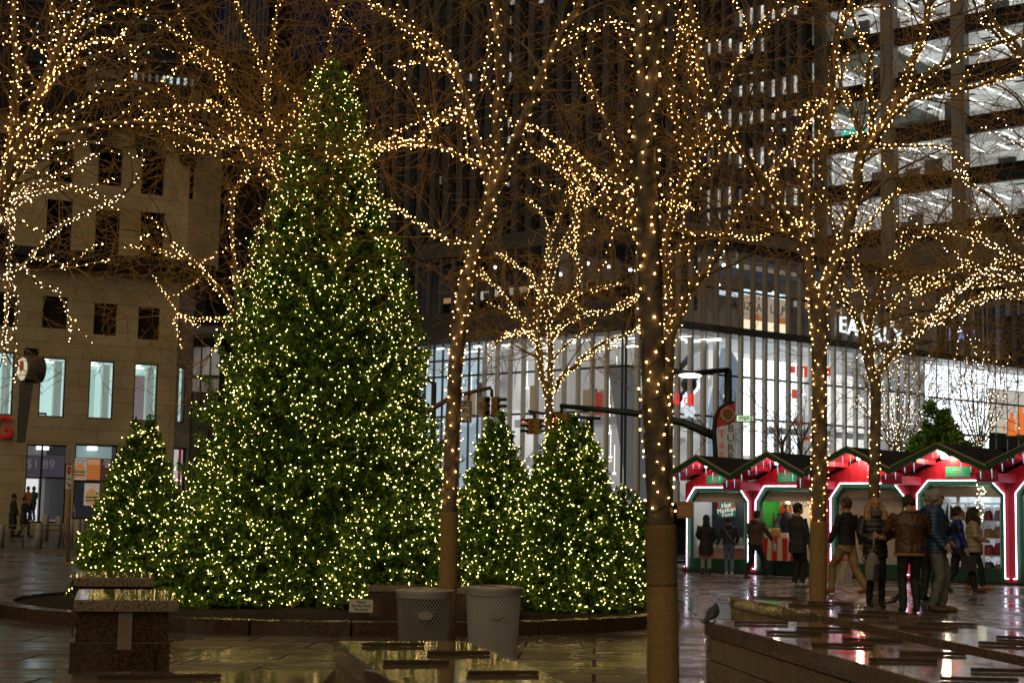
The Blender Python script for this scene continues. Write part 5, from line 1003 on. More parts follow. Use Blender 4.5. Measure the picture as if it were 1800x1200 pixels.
# ------------------------------------------------------------------ conifers
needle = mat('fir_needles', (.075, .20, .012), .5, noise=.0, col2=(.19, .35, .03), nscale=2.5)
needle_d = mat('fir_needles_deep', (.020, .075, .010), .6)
def conifer(label, base, H, R, seed, ntuft, nbulb, name='christmas_tree', bulb=None, prof=None, z0=.1, br=.0105, ns=1.0, group='lit Christmas trees in the round planter'):
    rng = random.Random(seed); root = thing(name, label, 'christmas tree' if nbulb else 'tree', (base[0], base[1], 0), group)
    prof = prof or [(0, .92), (.1, 1.0), (.25, .97), (.4, .84), (.6, .58), (.8, .32), (.93, .13), (1, .02)]
    def rad(t):
        for (a, ra), (b, rb) in zip(prof, prof[1:]):
            if t <= b: return R*(ra+(rb-ra)*(t-a)/(b-a))
        return .01
    def lump(az, t): return 1+.10*mnoise.noise(Vector((cos(az)*2.3, sin(az)*2.3, t*9+seed)))+.10*mnoise.noise(Vector((cos(az)*6, sin(az)*6, t*26+seed)))
    b = MB(); b.tube([(base[0], base[1], 0), (base[0], base[1], H*.97)], [R*.06, R*.01], 8); b.build('trunk', bark_dark, root)
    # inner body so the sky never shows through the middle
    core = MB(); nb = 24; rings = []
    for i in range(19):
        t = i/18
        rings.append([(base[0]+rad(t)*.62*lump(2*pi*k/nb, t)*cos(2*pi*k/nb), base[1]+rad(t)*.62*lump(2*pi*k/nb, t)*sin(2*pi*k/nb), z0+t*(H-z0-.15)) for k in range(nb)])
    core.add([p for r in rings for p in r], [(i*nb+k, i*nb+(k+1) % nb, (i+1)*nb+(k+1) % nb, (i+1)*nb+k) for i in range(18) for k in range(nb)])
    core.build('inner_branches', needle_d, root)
    f = MB(); V = f.v; F = f.f; MM = f.m; SS = f.smooth
    tips = []
    # sprays: little branches reaching out and slightly up, feathered with flat needles
    tot = sum(rad((i+.5)/40) for i in range(40)); cdf = []; acc = 0
    for i in range(40): acc += rad((i+.5)/40)/tot; cdf.append(acc)
    nbough = max(60, ntuft//26)
    bo = []
    for q in range(nbough):
        x = (q+.5)/nbough; i = next(k for k, cc_ in enumerate(cdf) if x <= cc_); t = min(.995, (i+rng.random())/40); bo.append((t, q*2.39996+rng.uniform(-.25, .25), rng.uniform(.84, 1.08), rng.uniform(-.06, .06)))
    for q in range(ntuft):
        if rng.random() < .66:
            t0, az0, lf, dz = bo[q % nbough]; ff = rng.random()**.6; rr_ = rad(t0)*lump(az0, t0)*lf*(.55+.48*ff); az = az0+rng.gauss(0, .085)*(1.25-ff*.75)*(1.0 if t0 < .8 else 2.0)*(2.0/max(R, .6))**.5; t = t0+(rng.gauss(0, .010)+(.030*(ff-.4)+dz*.2)*(1 if t0 > .1 else .3))*(2.0/max(R, .6))**.5*.8; t = min(.998, max(0, t)); r = rr_
        else:
            x = rng.random(); i = next(k for k, cc_ in enumerate(cdf) if x <= cc_); t = (i+rng.random())/40; az = rng.uniform(0, 2*pi); r = rad(t)*lump(az, t)*rng.uniform(.6, .86)
        z = z0+t*(H-z0); o = Vector((base[0]+r*cos(az), base[1]+r*sin(az), z))
        up = .35+.5*t+rng.uniform(-.25, .3)
        d = Vector((cos(az+rng.uniform(-.7, .7)), sin(az+rng.uniform(-.7, .7)), up)).normalized()
        L = (.13+.10*rng.random())*ns*(1-.3*t); sdv = d.cross(Vector((0, 0, 1))); sdv.normalize(); upv = sdv.cross(d)
        tips.append((o+d*L, t))
        nn = 11
        for j in range(nn):
            fr = .15+.85*j/nn; pb = o+d*(L*fr*.9); th = rng.uniform(0, 2*pi); sd = sdv*cos(th)+upv*sin(th)
            nd = (d*rng.uniform(.5, 1.0)+sd*rng.uniform(.5, 1.0)).normalized(); nl = L*(.62-.25*fr)*rng.uniform(.8, 1.2); w_ = .014*ns*rng.uniform(.7, 1.3)
            wv = nd.cross(rdir(rng)); 
            if wv.length < .1: continue
            wv = wv.normalized()*w_; k0 = len(V)
            V.extend([tuple(pb-wv*.4), tuple(pb+nd*nl*.55-wv), tuple(pb+nd*nl), tuple(pb+nd*nl*.55+wv)]); F.append((k0, k0+1, k0+2, k0+3)); MM.append(0 if rng.random() < .8 else 1); SS.append(False)
    f.build('foliage', [needle, needle_d], root)
    if nbulb:
        lg = MB(); outer = [q for q in tips if Vector((q[0].x-base[0], q[0].y-base[1])).length > rad(q[1])*.84]; pick = rng.sample(outer, min(nbulb, len(outer)))
        for p, t in pick:
            az = atan2(p.y-base[1], p.x-base[0]); rr = max(.03, Vector((p.x-base[0], p.y-base[1])).length+rng.uniform(-.03, .05))
            lg.octa((base[0]+rr*cos(az), base[1]+rr*sin(az), p.z), br*(.24+.48*rng.random()**1.7))
        lg.build('light_string', bulb or bulb_gold, root, kind='stuff')
    print('conifer', label[:20], len(F)); return root
def cpos(px, Y): q = D(px, 900, Y); return (q.x, Y)
Yt = 24.3
Hb = D(590, 110, Yt).z
conifer('tallest Christmas tree, tall dark green cone covered in small warm lights', cpos(563, Yt), Hb, 216*Yt/FPX, 71, 20000, 6000, prof=[(0, .95), (.08, 1.0), (.2, .98), (.4, .80), (.6, .58), (.8, .33), (.93, .14), (1, .02)])
conifer('smaller Christmas tree at the left of the planter, behind the granite tables', cpos(247, 24.6), D(253, 738, 24.6).z, 92*24.6/FPX, 72, 5000, 1250, prof=[(0, 1), (.15, 1.02), (.35, .88), (.6, .56), (.85, .22), (1, .03)])
conifer('smaller Christmas tree between the wrapped trunk and the right pair', cpos(873, 23.6), D(876, 738, 23.6).z, 80*23.6/FPX, 73, 4800, 1250, prof=[(0, 1), (.15, 1.02), (.35, .88), (.6, .62), (.85, .26), (1, .03)])
conifer('broad smaller Christmas tree with a blunt top, right of centre in the planter', cpos(1002, 23.4), D(1005, 742, 23.4).z, 102*23.4/FPX, 74, 5800, 1500, prof=[(0, .98), (.15, 1.02), (.35, .92), (.6, .68), (.85, .36), (1, .05)])
conifer('lowest Christmas tree at the right end of the planter beside the nearest trunk', cpos(1098, 24.4), D(1096, 862, 24.4).z, 62*24.4/FPX, 75, 2200, 560, prof=[(0, 1), (.3, .95), (.7, .5), (1, .06)])
conifer('low bushy Christmas tree filling the planter in front of the tallest one, left side', cpos(395, 22.9), D(395, 905, 22.9).z, 118*22.9/FPX, 76, 3400, 850, prof=[(0, 1), (.4, .95), (.8, .6), (1, .2)])
conifer('low bushy Christmas tree filling the planter beneath the tallest one, right side', cpos(700, 22.9), D(700, 900, 22.9).z, 118*22.9/FPX, 77, 3400, 850, prof=[(0, 1), (.4, .95), (.8, .6), (1, .2)])
conifer('unlit dark round-headed evergreen behind the red stall roofs', cpos(1652, 62), D(1640, 712, 62).z, 44*62/FPX, 78, 1500, 0, name='evergreen_tree', ns=3.6, prof=[(0, .3), (.3, .6), (.5, .95), (.62, 1.0), (.72, .75), (.8, .3), (.9, .2), (1, .05)], group=None)
# ================================================================== RED MARKET STALLS
K0 = G(1190, 1004); FK = Fr((K0.x, K0.y), exT)
redw = facade_mat('red_boards', exT, (.60, .022, .04), (.52, .018, .034), (.18, .006, .012), .22, 30, rough=.45, mort=.008)
greent = mat('green_trim', (.012, .10, .04), .45); greend = mat('dark_green_base', (.008, .06, .028), .5, noise=.2); goldt = mat('pale_gold_trim', (.38, .31, .16), .5)
shing = mat('black_shingle', (.022, .021, .02), .75, noise=.3, nscale=8, bump=1, bscale=30); led = emat('led_strip', (.72, .80, 1.0), 10.0); icel = emat('icicle_glow', (.45, .8, 1.0), 1.0)
shut = mat('shutter_beige', (.42, .38, .29), .45, noise=.1, bump=.2); greyw = mat('stall_side', (.3, .3, .28), .6)
vl = [(1166, 838), (1285, 840), (1415, 831), (1566, 824), (1734, 821), (1925, 812)]; ap = [803, 797, 788, 782, 772]
opn = [(1209, 1222, 1300, 1315, 857, 880), (1330, 1344, 1424, 1440, 855, 880), (1462, 1478, 1572, 1592, 850, 874), (1614, 1632, 1742, 1766, 845, 868), (1788, 1806, 1935, 1960, 842, 866)]
VF = -1.05; stalls = []
slabels = ['leftmost red market stall, white tiled inside with a Hot Mexican Food board', 'second red market stall with a green, white and orange mural and striped table', 'third red market stall, its beige roller shutter closed', 'fourth red market stall full of handbags on white shelves', 'rightmost red market stall, cut off by the picture edge']
for i in range(5):
    (xa, ya), (xb, yb) = vl[i], vl[i+1]
    ua, za = FK.W(xa, ya, VF); ub, zb_ = FK.W(xb, yb, VF); um = (ua+ub)/2; ze = (za+zb_)/2
    px_m = (xa+xb)/2; zap = FK.W(px_m, ap[i], VF)[1]
    st = thing('market_stall', slabels[i], 'market stall', tuple(FK.p(um, 0, 0)), 'red market stalls in a row'); stalls.append(st)
    o = opn[i]; oa = FK.W(o[0], 930)[0]; ob = FK.W(o[3], 930)[0]; oa2 = FK.W(o[1], o[4])[0]; ob2 = FK.W(o[2], o[4])[0]; zt_ = FK.W((o[1]+o[2])/2, o[4])[1]; zc_ = FK.W(o[0], o[5])[1]
    g = .012; A, B = ua+g, ub-g; sl = (zap-ze)/(um-ua)
    zin = lambda u: zap-.14-abs(u-um)*sl
    c = MB(); c.prism(FK, [(A, .06), (oa, .06), (oa, zc_), (oa2, zt_), (ob2, zt_), (ob, zc_), (ob, .06), (B, .06), (B, zin(B)), (um, zin(um)), (A, zin(A))], 0, .08)
    c.build('front_wall', redw, st)
    c = MB(); c.bx(FK, A, A+.06, .081, 2.45, .06, zin(A+.06)); c.bx(FK, B-.06, B, .081, 2.45, .06, zin(B-.06)); c.build('side_walls', mat('red_side', (.30, .014, .022), .5), st)
    c = MB(); c.bx(FK, A+.085, B-.085, 1.30, 1.34, .101, ze-.05); c.bx(FK, A+.061, B-.061, .09, 1.34, .06, .10); c.bx(FK, A+.085, B-.085, .09, 1.30, zt_+.0, zt_+.03); c.build('back_wall', mat('stall_inner', (.45, .43, .38), .6), st)
    c = MB(); c.bx(FK, A+.061, A+.083, .09, 1.33, .101, zt_+.02); c.bx(FK, B-.083, B-.061, .09, 1.33, .101, zt_+.02); c.build('side_lining', [mat('white_lining', (.62, .61, .58), .5), mat('mural_green', (.02, .34, .05), .5), shut, mat('pale_lining', (.5, .5, .5), .5), mat('pale_lining')][i], st)
    for s_ in (-1, 1):
        c = MB(); ue = ua if s_ < 0 else ub
        P = lambda u, v, dz: FK.p(u, v, zap-abs(u-um)*sl+dz)
        c.hexa([P(ue+(.0), VF, -.02), P(um, VF, -.02), P(um, 2.5, -.02), P(ue, 2.5, -.02), P(ue, VF, .05), P(um, VF, .05), P(um, 2.5, .05), P(ue, 2.5, .05)]); c.build('roof', shing, st)
        c = MB(); c.hexa([P(ue, VF+.01, -.05), P(um, VF+.01, -.05), P(um, -.003, -.05), P(ue, -.003, -.05), P(ue, VF+.01, -.022), P(um, VF+.01, -.022), P(um, -.003, -.022), P(ue, -.003, -.022)]); c.build('soffit', mat('red_soffit', (.55, .02, .035), .5), st)
        c = MB(); c.hexa([P(ue, VF-.04, -.10), P(um, VF-.04, -.10), P(um, VF-.003, -.10), P(ue, VF-.003, -.10), P(ue, VF-.04, .035), P(um, VF-.04, .035), P(um, VF-.003, .035), P(ue, VF-.003, .035)]); c.build('fascia', greent, st)
        c = MB(); c.hexa([P(ue, VF-.06, .037), P(um, VF-.06, .037), P(um, VF+.02, .052), P(ue, VF+.02, .052), P(ue, VF-.06, .065), P(um, VF-.06, .065), P(um, VF+.02, .075), P(ue, VF+.02, .075)]); c.build('gold_edge', goldt, st)
        c = MB(); uh = um+(ue-um)*.5
        c.bx(FK, uh-.05, uh+.05, VF+.01, -.003, zap-abs(uh-um)*sl-.15, zap-abs(uh-um)*sl-.04); c.build('purlin', redw, st)
        for q in range(5):
            u = um+(ue-um)*((q+.45)/5.0); z = zap-abs(u-um)*sl-.15; c = MB(); ln = .13+.1*((q*7+i) % 3)/2; c.tube([FK.p(u, VF-.03, z), FK.p(u+.008, VF-.03, z-ln)], [.013, .004], 5); c.build('icicle_light', icel, st)
    c = MB(); c.bx(FK, ub-.28, ub+.28, VF+.03, -.004, ze-.33, ze-.12) if i < 4 else c.bx(FK, ub-.28, ub-.02, VF+.03, -.004, ze-.33, ze-.12); c.build('valley_bracket', mat('red_bracket', (.42, .02, .05), .45), st)
    # green lining and LED outline
    t = .11; inn = [(oa+t, .4), (oa+t, zc_-.03), (oa2+t*.55, zt_-t), (ob2-t*.55, zt_-t), (ob-t, zc_-.03), (ob-t, .4)]; out = [(oa, .4), (oa, zc_), (oa2, zt_), (ob2, zt_), (ob, zc_), (ob, .4)]
    c = MB()
    for k in range(5): c.prism(FK, [out[k], out[k+1], inn[k+1], inn[k]][::-1], .02, .14)
    c.build('green_lining', greent, st)
    c = MB(); zl = FK.W(o[0], 1000)[1]; zl = .16
    pth = [FK.p(oa-.10, -.035, zl), FK.p(oa-.015, -.035, zl), FK.p(oa-.015, -.035, zc_), FK.p(oa2, -.035, zt_+.015), FK.p(ob2, -.035, zt_+.015), FK.p(ob+.015, -.035, zc_), FK.p(ob+.015, -.035, zl), FK.p(ob+.10, -.035, zl)]
    for k in range(7): c.tube([pth[k], pth[k+1]], .009, 5)
    c.build('led_strip', led, st)
    c = MB(); c.bx(FK, oa+.002, ob-.002, .0, .16, .06, .40); c.build('base_board', greend, st)
    c = MB(); c.bx(FK, A, B, -.02, .2, 0, .058); c.build('skid', blackm, st)
    c = MB(); c.bx(FK, oa+t, ob-t, .16, .30, zt_-t-.28, zt_-t-.01); c.build('shutter_box', shut, st)
    if i == 2:
        c = MB(); n = 26; za_, zb2 = .41, zt_-t-.29
        for q in range(n):
            z = za_+(zb2-za_)*q/n; h_ = (zb2-za_)/n
            c.hexa([FK.p(oa+t, .17, z), FK.p(ob-t, .17, z), FK.p(ob-t, .22, z), FK.p(oa+t, .22, z), FK.p(oa+t, .195, z+h_*.97), FK.p(ob-t, .195, z+h_*.97), FK.p(ob-t, .22, z+h_*.97), FK.p(oa+t, .22, z+h_*.97)])
        c.build('roller_shutter', shut, st)
    stalls[i]['_d'] = 0; del stalls[i]['_d']
    if i in (0, 1, 3):
        r_ = FK.rect(*{0: (1243, 835, 1273, 850), 1: (1368, 831, 1401, 847), 3: (1663, 820, 1705, 838)}[i], -.02); c = MB(); c.bx(FK, r_[0], r_[1], -.04, -.004, r_[2], r_[3]); sp_ = c.build('sign_plate', mat('green_plate', (.03, .45, .20), .35, emit=(.02, .4, .18), es=.15), st)
        for k in range(3): c = MB(); zz = r_[3]-(r_[3]-r_[2])*(.3+.22*k); c.bx(FK, r_[0]+(r_[1]-r_[0])*(.3 if k == 0 else .2), r_[1]-(r_[1]-r_[0])*(.35 if k == 0 else .2), -.045, -.041, zz-.012, zz+.012); c.build('plate_print', mat('plate_print', (.3, .5, .4), .5), sp_)
    c = MB(); c.bx(FK, um-.025, um+.025, -.62, -.57, zap-.26, zap-.22)
    if i not in (2, 3): c.build('added_gable_lamp', emat('added_gable_glow', (1, .62, .50), 300), st)  # lamp added under the ridge to brighten the red walls
    # lamps inside
    if i != 2:
        c = MB(); um_ = (oa+ob)/2; c.bx(FK, um_-.5, um_+.5, .62, .74, zt_-.05, zt_-.01); c.build('stall_lamp', emat('stall_lamp_warm', (1, .82, .55), 40) if i in (1,) else emat('stall_lamp_white', (.9, .95, 1.0), 28), st)
c = MB(); c.bx(FK, FK.W(1521, 820)[0]-.08, FK.W(1521, 820)[0]+.08, -.30, -.2, FK.W(1521, 808)[1], FK.W(1521, 808)[1]+.1); c.build('flood_lamp', emat('flood_warm', (1, .82, .55), 160), stalls[2])
c = MB(); c.bx(FK, FK.W(1668, 803)[0]-.06, FK.W(1668, 803)[0]+.06, -.30, -.2, FK.W(1668, 806)[1], FK.W(1668, 806)[1]+.08); c.build('flood_lamp', emat('flood_warm'), stalls[3])
def kq(x0, y0, x1, y1, v, m, nm, par, th=.04):
    r_ = FK.rect(x0, y0, x1, y1, v); c = MB(); c.bx(FK, r_[0], r_[1], v, v+th, max(.11, r_[2]), r_[3]); return c.build(nm, m, par)
# stall 1 interior
s1 = stalls[0]; wt_ = facade_mat('white_siding', exT, (.62, .62, .60), (.58, .58, .56), (.2, .2, .2), 3, .09, rough=.4, mort=.008)
kq(1204, 868, 1238, 985, 1.24, wt_, 'siding', s1); kq(1238, 878, 1306, 945, 1.2, mat('chalk_board', (.02, .022, .022), .5), 'chalk_board', s1)
kq(1262, 882, 1292, 908, 1.14, mat('green_menu', (.012, .10, .05), .4, emit=(.01, .12, .06), es=.3), 'menu_board', s1)
menul = mat('menu_letters', (.75, .75, .7), .5, emit=(.8, .8, .75), es=.3)
for wd, x, y, sz in (('Hot', 1277, 888, .21), ('Mexican', 1277, 896, .19), ('Food', 1279, 904, .18)): uu, zz = FK.W(x, y, 1.12); text(FK, uu, zz, 1.11, wd, sz, menul, s1, name='menu_lettering', rot=.16)
for x in (1264, 1288): uu, zz = FK.W(x, 887, 1.12); c = MB(); c.prism(FK, [(uu-.05, zz-.09), (uu+.05, zz-.09), (uu, zz+.1)], 1.09, 1.12); c.build('chilli_print', mat('chilli_red', (.5, .02, .02), .5), s1)
kq(1214, 958, 1312, 963, .5, mat('counter_white', (.6, .6, .58), .35), 'counter_top', s1, .6); kq(1214, 963, 1312, 988, .55, facade_mat('striped_front', exT, (.40, .03, .03), (.5, .47, .4), (.4, .4, .36), .16, 30, mort=.0), 'counter_front', s1)
c = MB(); r_ = FK.rect(1237, 905, 1306, 957, .5); c.bx(FK, r_[0], r_[1], .5, .51, r_[2], r_[3]); c.build('sneeze_guard', GL, s1)
rr = random.Random(4)
for q in range(12):
    x = rr.uniform(1225, 1304); uu, zz = FK.W(x, 957, .7); r0 = rr.uniform(.05, .11); c = MB(); c.lathe(FK.p(uu, .75, zz), [(r0*.7, 0), (r0, .1), (r0, rr.uniform(.12, .25))], 10); c.build('food_tray', rr.choice([mat('steel_tray', (.5, .5, .5), .3, metal=.8), mat('amber_food', (.45, .2, .06), .6), mat('cream_food', (.6, .5, .35), .6), mat('herb_green', (.05, .25, .04), .6)]), s1)
c = MB(); r_ = FK.rect(1219, 960, 1226, 1001, 1.3)
# stall 2 interior mural
s2 = stalls[1]; kq(1330, 870, 1368, 990, 1.25, mat('mural_green', (.02, .34, .05), .5), 'mural', s2); kq(1366, 868, 1425, 990, 1.23, mat('mural_white', (.60, .56, .48), .5, noise=.15, nscale=2), 'mural', s2); kq(1424, 868, 1450, 990, 1.21, mat('mural_orange', (.62, .14, .03), .5, noise=.3, nscale=3), 'mural', s2)
uu, zz = FK.W(1381, 905, 1.18); c = MB(); c.prism(FK, [(uu+.22*cos(t*pi/7)*(1 if t % 2 else .9), zz+.34*sin(t*pi/7)) for t in range(14)], 1.16, 1.19); c.build('tomato_print', mat('tomato_red', (.6, .05, .02), .5), s2)
ink = mat('black_ink', (.03, .03, .03), .6)
for wd, x, y, sz in (('CHICKEN', 1400, 886, .2), ('Tacos Rancho', 1397, 874, .24)): uu, zz = FK.W(x, y, 1.18); text(FK, uu, zz, 1.17, wd, sz, ink, s2, name='mural_lettering')
uu, zz = FK.W(1352, 920, 1.2); text(FK, uu, zz, 1.19, 'TACOS', .3, mat('mural_red', (.5, .01, .01), .5), s2, name='mural_lettering')
# striped table in front of the second stall
tb = thing('striped_table', 'food table with red and white striped cloth in front of the second stall', 'table', tuple(FK.p(FK.W(1370, 990, -.3)[0], -.3, 0)))
r_ = FK.rect(1342, 944, 1400, 950, -.5); a_, b_ = r_[0], r_[1]; zt_ = r_[3]-.02
c = MB(); c.bx(FK, a_, b_, -.5, .0, zt_-.03, zt_); c.build('table_top', mat('red_cloth', (.5, .015, .02), .7), tb)
n = 40; c = MB()
for q in range(n):
    u0, u1 = a_+(b_-a_)*q/n, a_+(b_-a_)*(q+1)/n; w0, w1 = .03*sin(q*.9), .03*sin((q+1)*.9); k = int((q+.5)/n*7) % 2
    c.quad(FK.p(u0, -.53+w0*1.4, .42), FK.p(u1, -.53+w1*1.4, .42), FK.p(u1, -.51+w1*.2, zt_+.002), FK.p(u0, -.51+w0*.2, zt_+.002), k)
c.build('striped_cloth', [mat('red_cloth'), mat('cream_cloth', (.58, .52, .40), .8)], tb)
for (u, v) in ((a_+.06, -.42), (b_-.06, -.42), (a_+.06, -.05), (b_-.06, -.05)): c = MB(); c.bx(FK, u-.02, u+.02, v-.02, v+.02, 0, zt_-.031); c.build('leg', blackm, tb)
uu = FK.W(1363, 940, -.3)[0]; h_ = MB(); h_.lathe(FK.p(uu, -.3, zt_), [(.13, 0), (.15, .05), (.13, .1), (.14, .13), (.12, .19), (.13, .23), (.05, .27)], 16); tag(h_.build('bread_stack', mat('bread_crust', (.50, .28, .09), .7, noise=.2, nscale=20, bump=.5)), 'stack of round bread loaves on the striped table', 'bread')
for q, x in enumerate((1347, 1351, 1355)): uu = FK.W(x, 940, -.35)[0]; h_ = MB(); h_.lathe(FK.p(uu, -.35, zt_), [(.04, 0), (.045, .02), (.045, .15), (.035, .2), (.02, .24)], 10); tag(h_.build('squeeze_bottle', mat('white_plastic', (.7, .7, .68), .4)), '%s white squeeze bottle of three on the striped table' % ['left', 'middle', 'right'][q], 'bottle', 'white bottles on the striped table')
uu = FK.W(1381, 941, -.3)[0]; h_ = MB(); h_.bx(FK, uu-.12, uu+.1, -.4, -.2, zt_+.001, zt_+.14); tag(h_.build('napkin_box', mat('white_plastic'), bevel=.01), 'white napkin box at the right end of the striped table', 'box')
# stalls 4 and 5: shelves of bags
def shelves(st, x0, x1, y0, y1, seed, v=.7):
    rr = random.Random(seed); r_ = FK.rect(x0, y0, x1, y1, v); sh = MB(); wm = mat('white_shelf', (.65, .65, .63), .4)
    rows = 4; z0_, z1_ = .25, r_[3]; nu = 4
    for k in range(rows+1): z = z0_+(z1_-z0_)*k/rows; sh.bx(FK, r_[0], r_[1], v, v+.45, z-.015, z+.015)
    for k in range(nu+1): u = r_[0]+(r_[1]-r_[0])*k/nu; sh.bx(FK, u-.02, u+.02, v-.01, v+.02, z0_+.016, z1_-.016) if False else sh.bx(FK, u-.02, u+.02, v-.03, v-.003, z0_-.1, z1_)
    sh.build('shelf_rack', wm, st)
    kq(x0, y0-12, x1, y1, v+.55, litmat('shop_glow_back', (.75, .82, .9), .35, var=1.2, scale=2.5), 'back_panel', st)
    cols = [(.03, .025, .03), (.22, .02, .03), (.28, .16, .08), (.45, .35, .2), (.05, .05, .09), (.35, .06, .03), (.16, .14, .13)]
    for k in range(rows):
        for j in range(7 if x0 < 1800 else 1):
            u = r_[0]+(r_[1]-r_[0])*(j+.5)/7; z = z0_+(z1_-z0_)*k/rows+.016; w_ = rr.uniform(.11, .16); h_ = rr.uniform(.22, .36); col = rr.choice(cols)
            b = MB(); b.lathe(FK.p(u, v+.15, z), [(w_, 0), (w_*1.05, .03), (w_*.95, h_*.6), (w_*.6, h_*.95), (w_*.2, h_)], 8)
            bo = b.build('handbag', mat('bag_%d' % cols.index(col), col, .4), None); hd = MB(); hd.tube([FK.p(u+w_*.5*cos(pi*t/6), v+.1, z+h_*.8+.12*sin(pi*t/6)) for t in range(7)], .008, 4)
            yield bo, hd, u, z, col, k, j
def bags(st, x0, x1, y0, y1, seed, where):
    cn = {(.03, .025, .03): 'black', (.22, .02, .03): 'dark red', (.28, .16, .08): 'brown', (.45, .35, .2): 'straw coloured', (.05, .05, .09): 'navy', (.35, .06, .03): 'rust red', (.16, .14, .13): 'grey'}
    for bo, hd, u, z, col, k, j in shelves(st, x0, x1, y0, y1, seed):
        t = thing('handbag', '%s handbag on the %s shelf of the %s, %s' % (cn[col], ['bottom', 'second', 'third', 'top'][k], where, ['leftmost', 'second from left', 'third from left', 'middle one', 'third from right', 'second from right', 'rightmost'][j]), 'handbag', tuple(FK.p(u, .7, z)), 'handbags on the shelves of the %s' % where)
        # move body mesh under the thing
        for vt in bo.data.vertices: vt.co = vt.co-ORG[t.name]
        bo.name = 'bag_body'; bo.parent = t; ORG[bo.name] = ORG[t.name]; hd.build('handle', mat('bag_handle', (.03, .02, .015), .5), t)
bags(stalls[3], 1640, 1760, 884, 1002, 5, 'fourth stall'); bags(stalls[4], 1806, 1900, 884, 1002, 6, 'last stall')
c = MB(); uu = FK.W(1684, 930, .2)[0]; c.bx(FK, uu-.04, uu+.04, .2, .25, .4, FK.W(1684, 850, .2)[1]); c.build('white_post', mat('white_shelf'), stalls[3])
gb = MB(); uu, zz = FK.W(1724, 855, -.05); rr = random.Random(9)
gp = [FK.p(uu+.05*sin(q*1.3), -.1, zz-q*.1) for q in range(9)]
for q in range(38): p = gp[rr.randint(0, 8)]; gb.octa(p+rdir(rr)*.09, .009)
gg = MB()
for q in range(90): p = gp[rr.randint(0, 8)]+rdir(rr)*.03; d = rdir(rr)*.1; gg.add([p, p+d+Vector((0, 0, .01)), p+d*.6+rdir(rr)*.02], [(0, 1, 2)])
ga = thing('garland', 'small green garland with fairy lights hanging in the opening of the fourth stall', 'garland', tuple(gp[0])); gg.build('greenery', needle, ga); gb.build('light_string', bulb_white, ga)
# menu board, red ballast bags
mb_ = thing('menu_board', 'brown wooden menu board with pale lines at the left corner of the first stall', 'menu board', tuple(FK.p(FK.W(1203, 900, -.5)[0], -.5, 1.2)))
r_ = FK.rect(1190, 881, 1217, 910, -.5); c = MB(); c.bx(FK, r_[0], r_[1], -.5, -.46, r_[2], r_[3]); c.build('board', mat('brown_board', (.22, .09, .03), .6, noise=.3, emit=(.35, .13, .04), es=.12), mb_)
c = MB()
for q in range(5): z = r_[3]-(r_[3]-r_[2])*(.3+.13*q); c.bx(FK, r_[0]+.06, r_[1]-.06, -.508, -.501, z-.008, z+.008)
c.build('menu_lines', mat('pale_print', (.6, .5, .4), .6), mb_)
c = MB(); um_ = (r_[0]+r_[1])/2; c.bx(FK, um_-.02, um_+.02, -.459, -.43, 0, r_[3]); c.build('stake', blackm, mb_)
for (x, y, lb) in ((1213, 1003, 'red ballast bag at the foot of the first stall'), (1777, 1026, 'red ballast bag at the foot of the post between the last two stalls')):
    p = G(x, y); c = MB(); c.ell((p.x, p.y-.15, .05), (.28, .14, .06), 12); tag(c.build('sandbag', mat('red_canvas', (.42, .02, .015), .7, noise=.3, bump=.5)), lb, 'sandbag')
# boxes by the shuttered stall
for k, (x, y, w_, h_, m_) in enumerate(((1462, 1020, .5, .42, 0), (1480, 1020, .12, .55, 1), (1484, 1021, .12, .5, 2))):
    p = G(x, y); fr = Fr((p.x, p.y), exT); c = MB()
    if k == 0: c.bx(fr, -.3, .3, -.2, .2, 0.001, .2); c.bx(fr, -.28, .31, -.18, .2, .202, .42)
    else:
        c.hexa([fr.p(-.1, -.2, .001), fr.p(.08, -.2, .001), fr.p(.08, .2, .001), fr.p(-.1, .2, .001), fr.p(.05, -.2, h_), fr.p(.2, -.2, h_), fr.p(.2, .2, h_), fr.p(.05, .2, h_)])
    tag(c.build('crate' if k == 0 else 'folded_box', [mat('pale_carton', (.40, .33, .24), .7, noise=.2), mat('red_green_carton', (.40, .06, .04), .6), mat('cream_carton', (.45, .40, .30), .7, noise=.2)][m_]), ['pale cartons stacked behind the second burlap trunk', 'folded red carton leaning beside the pale cartons', 'folded cream carton leaning beside the red one'][k], 'box')
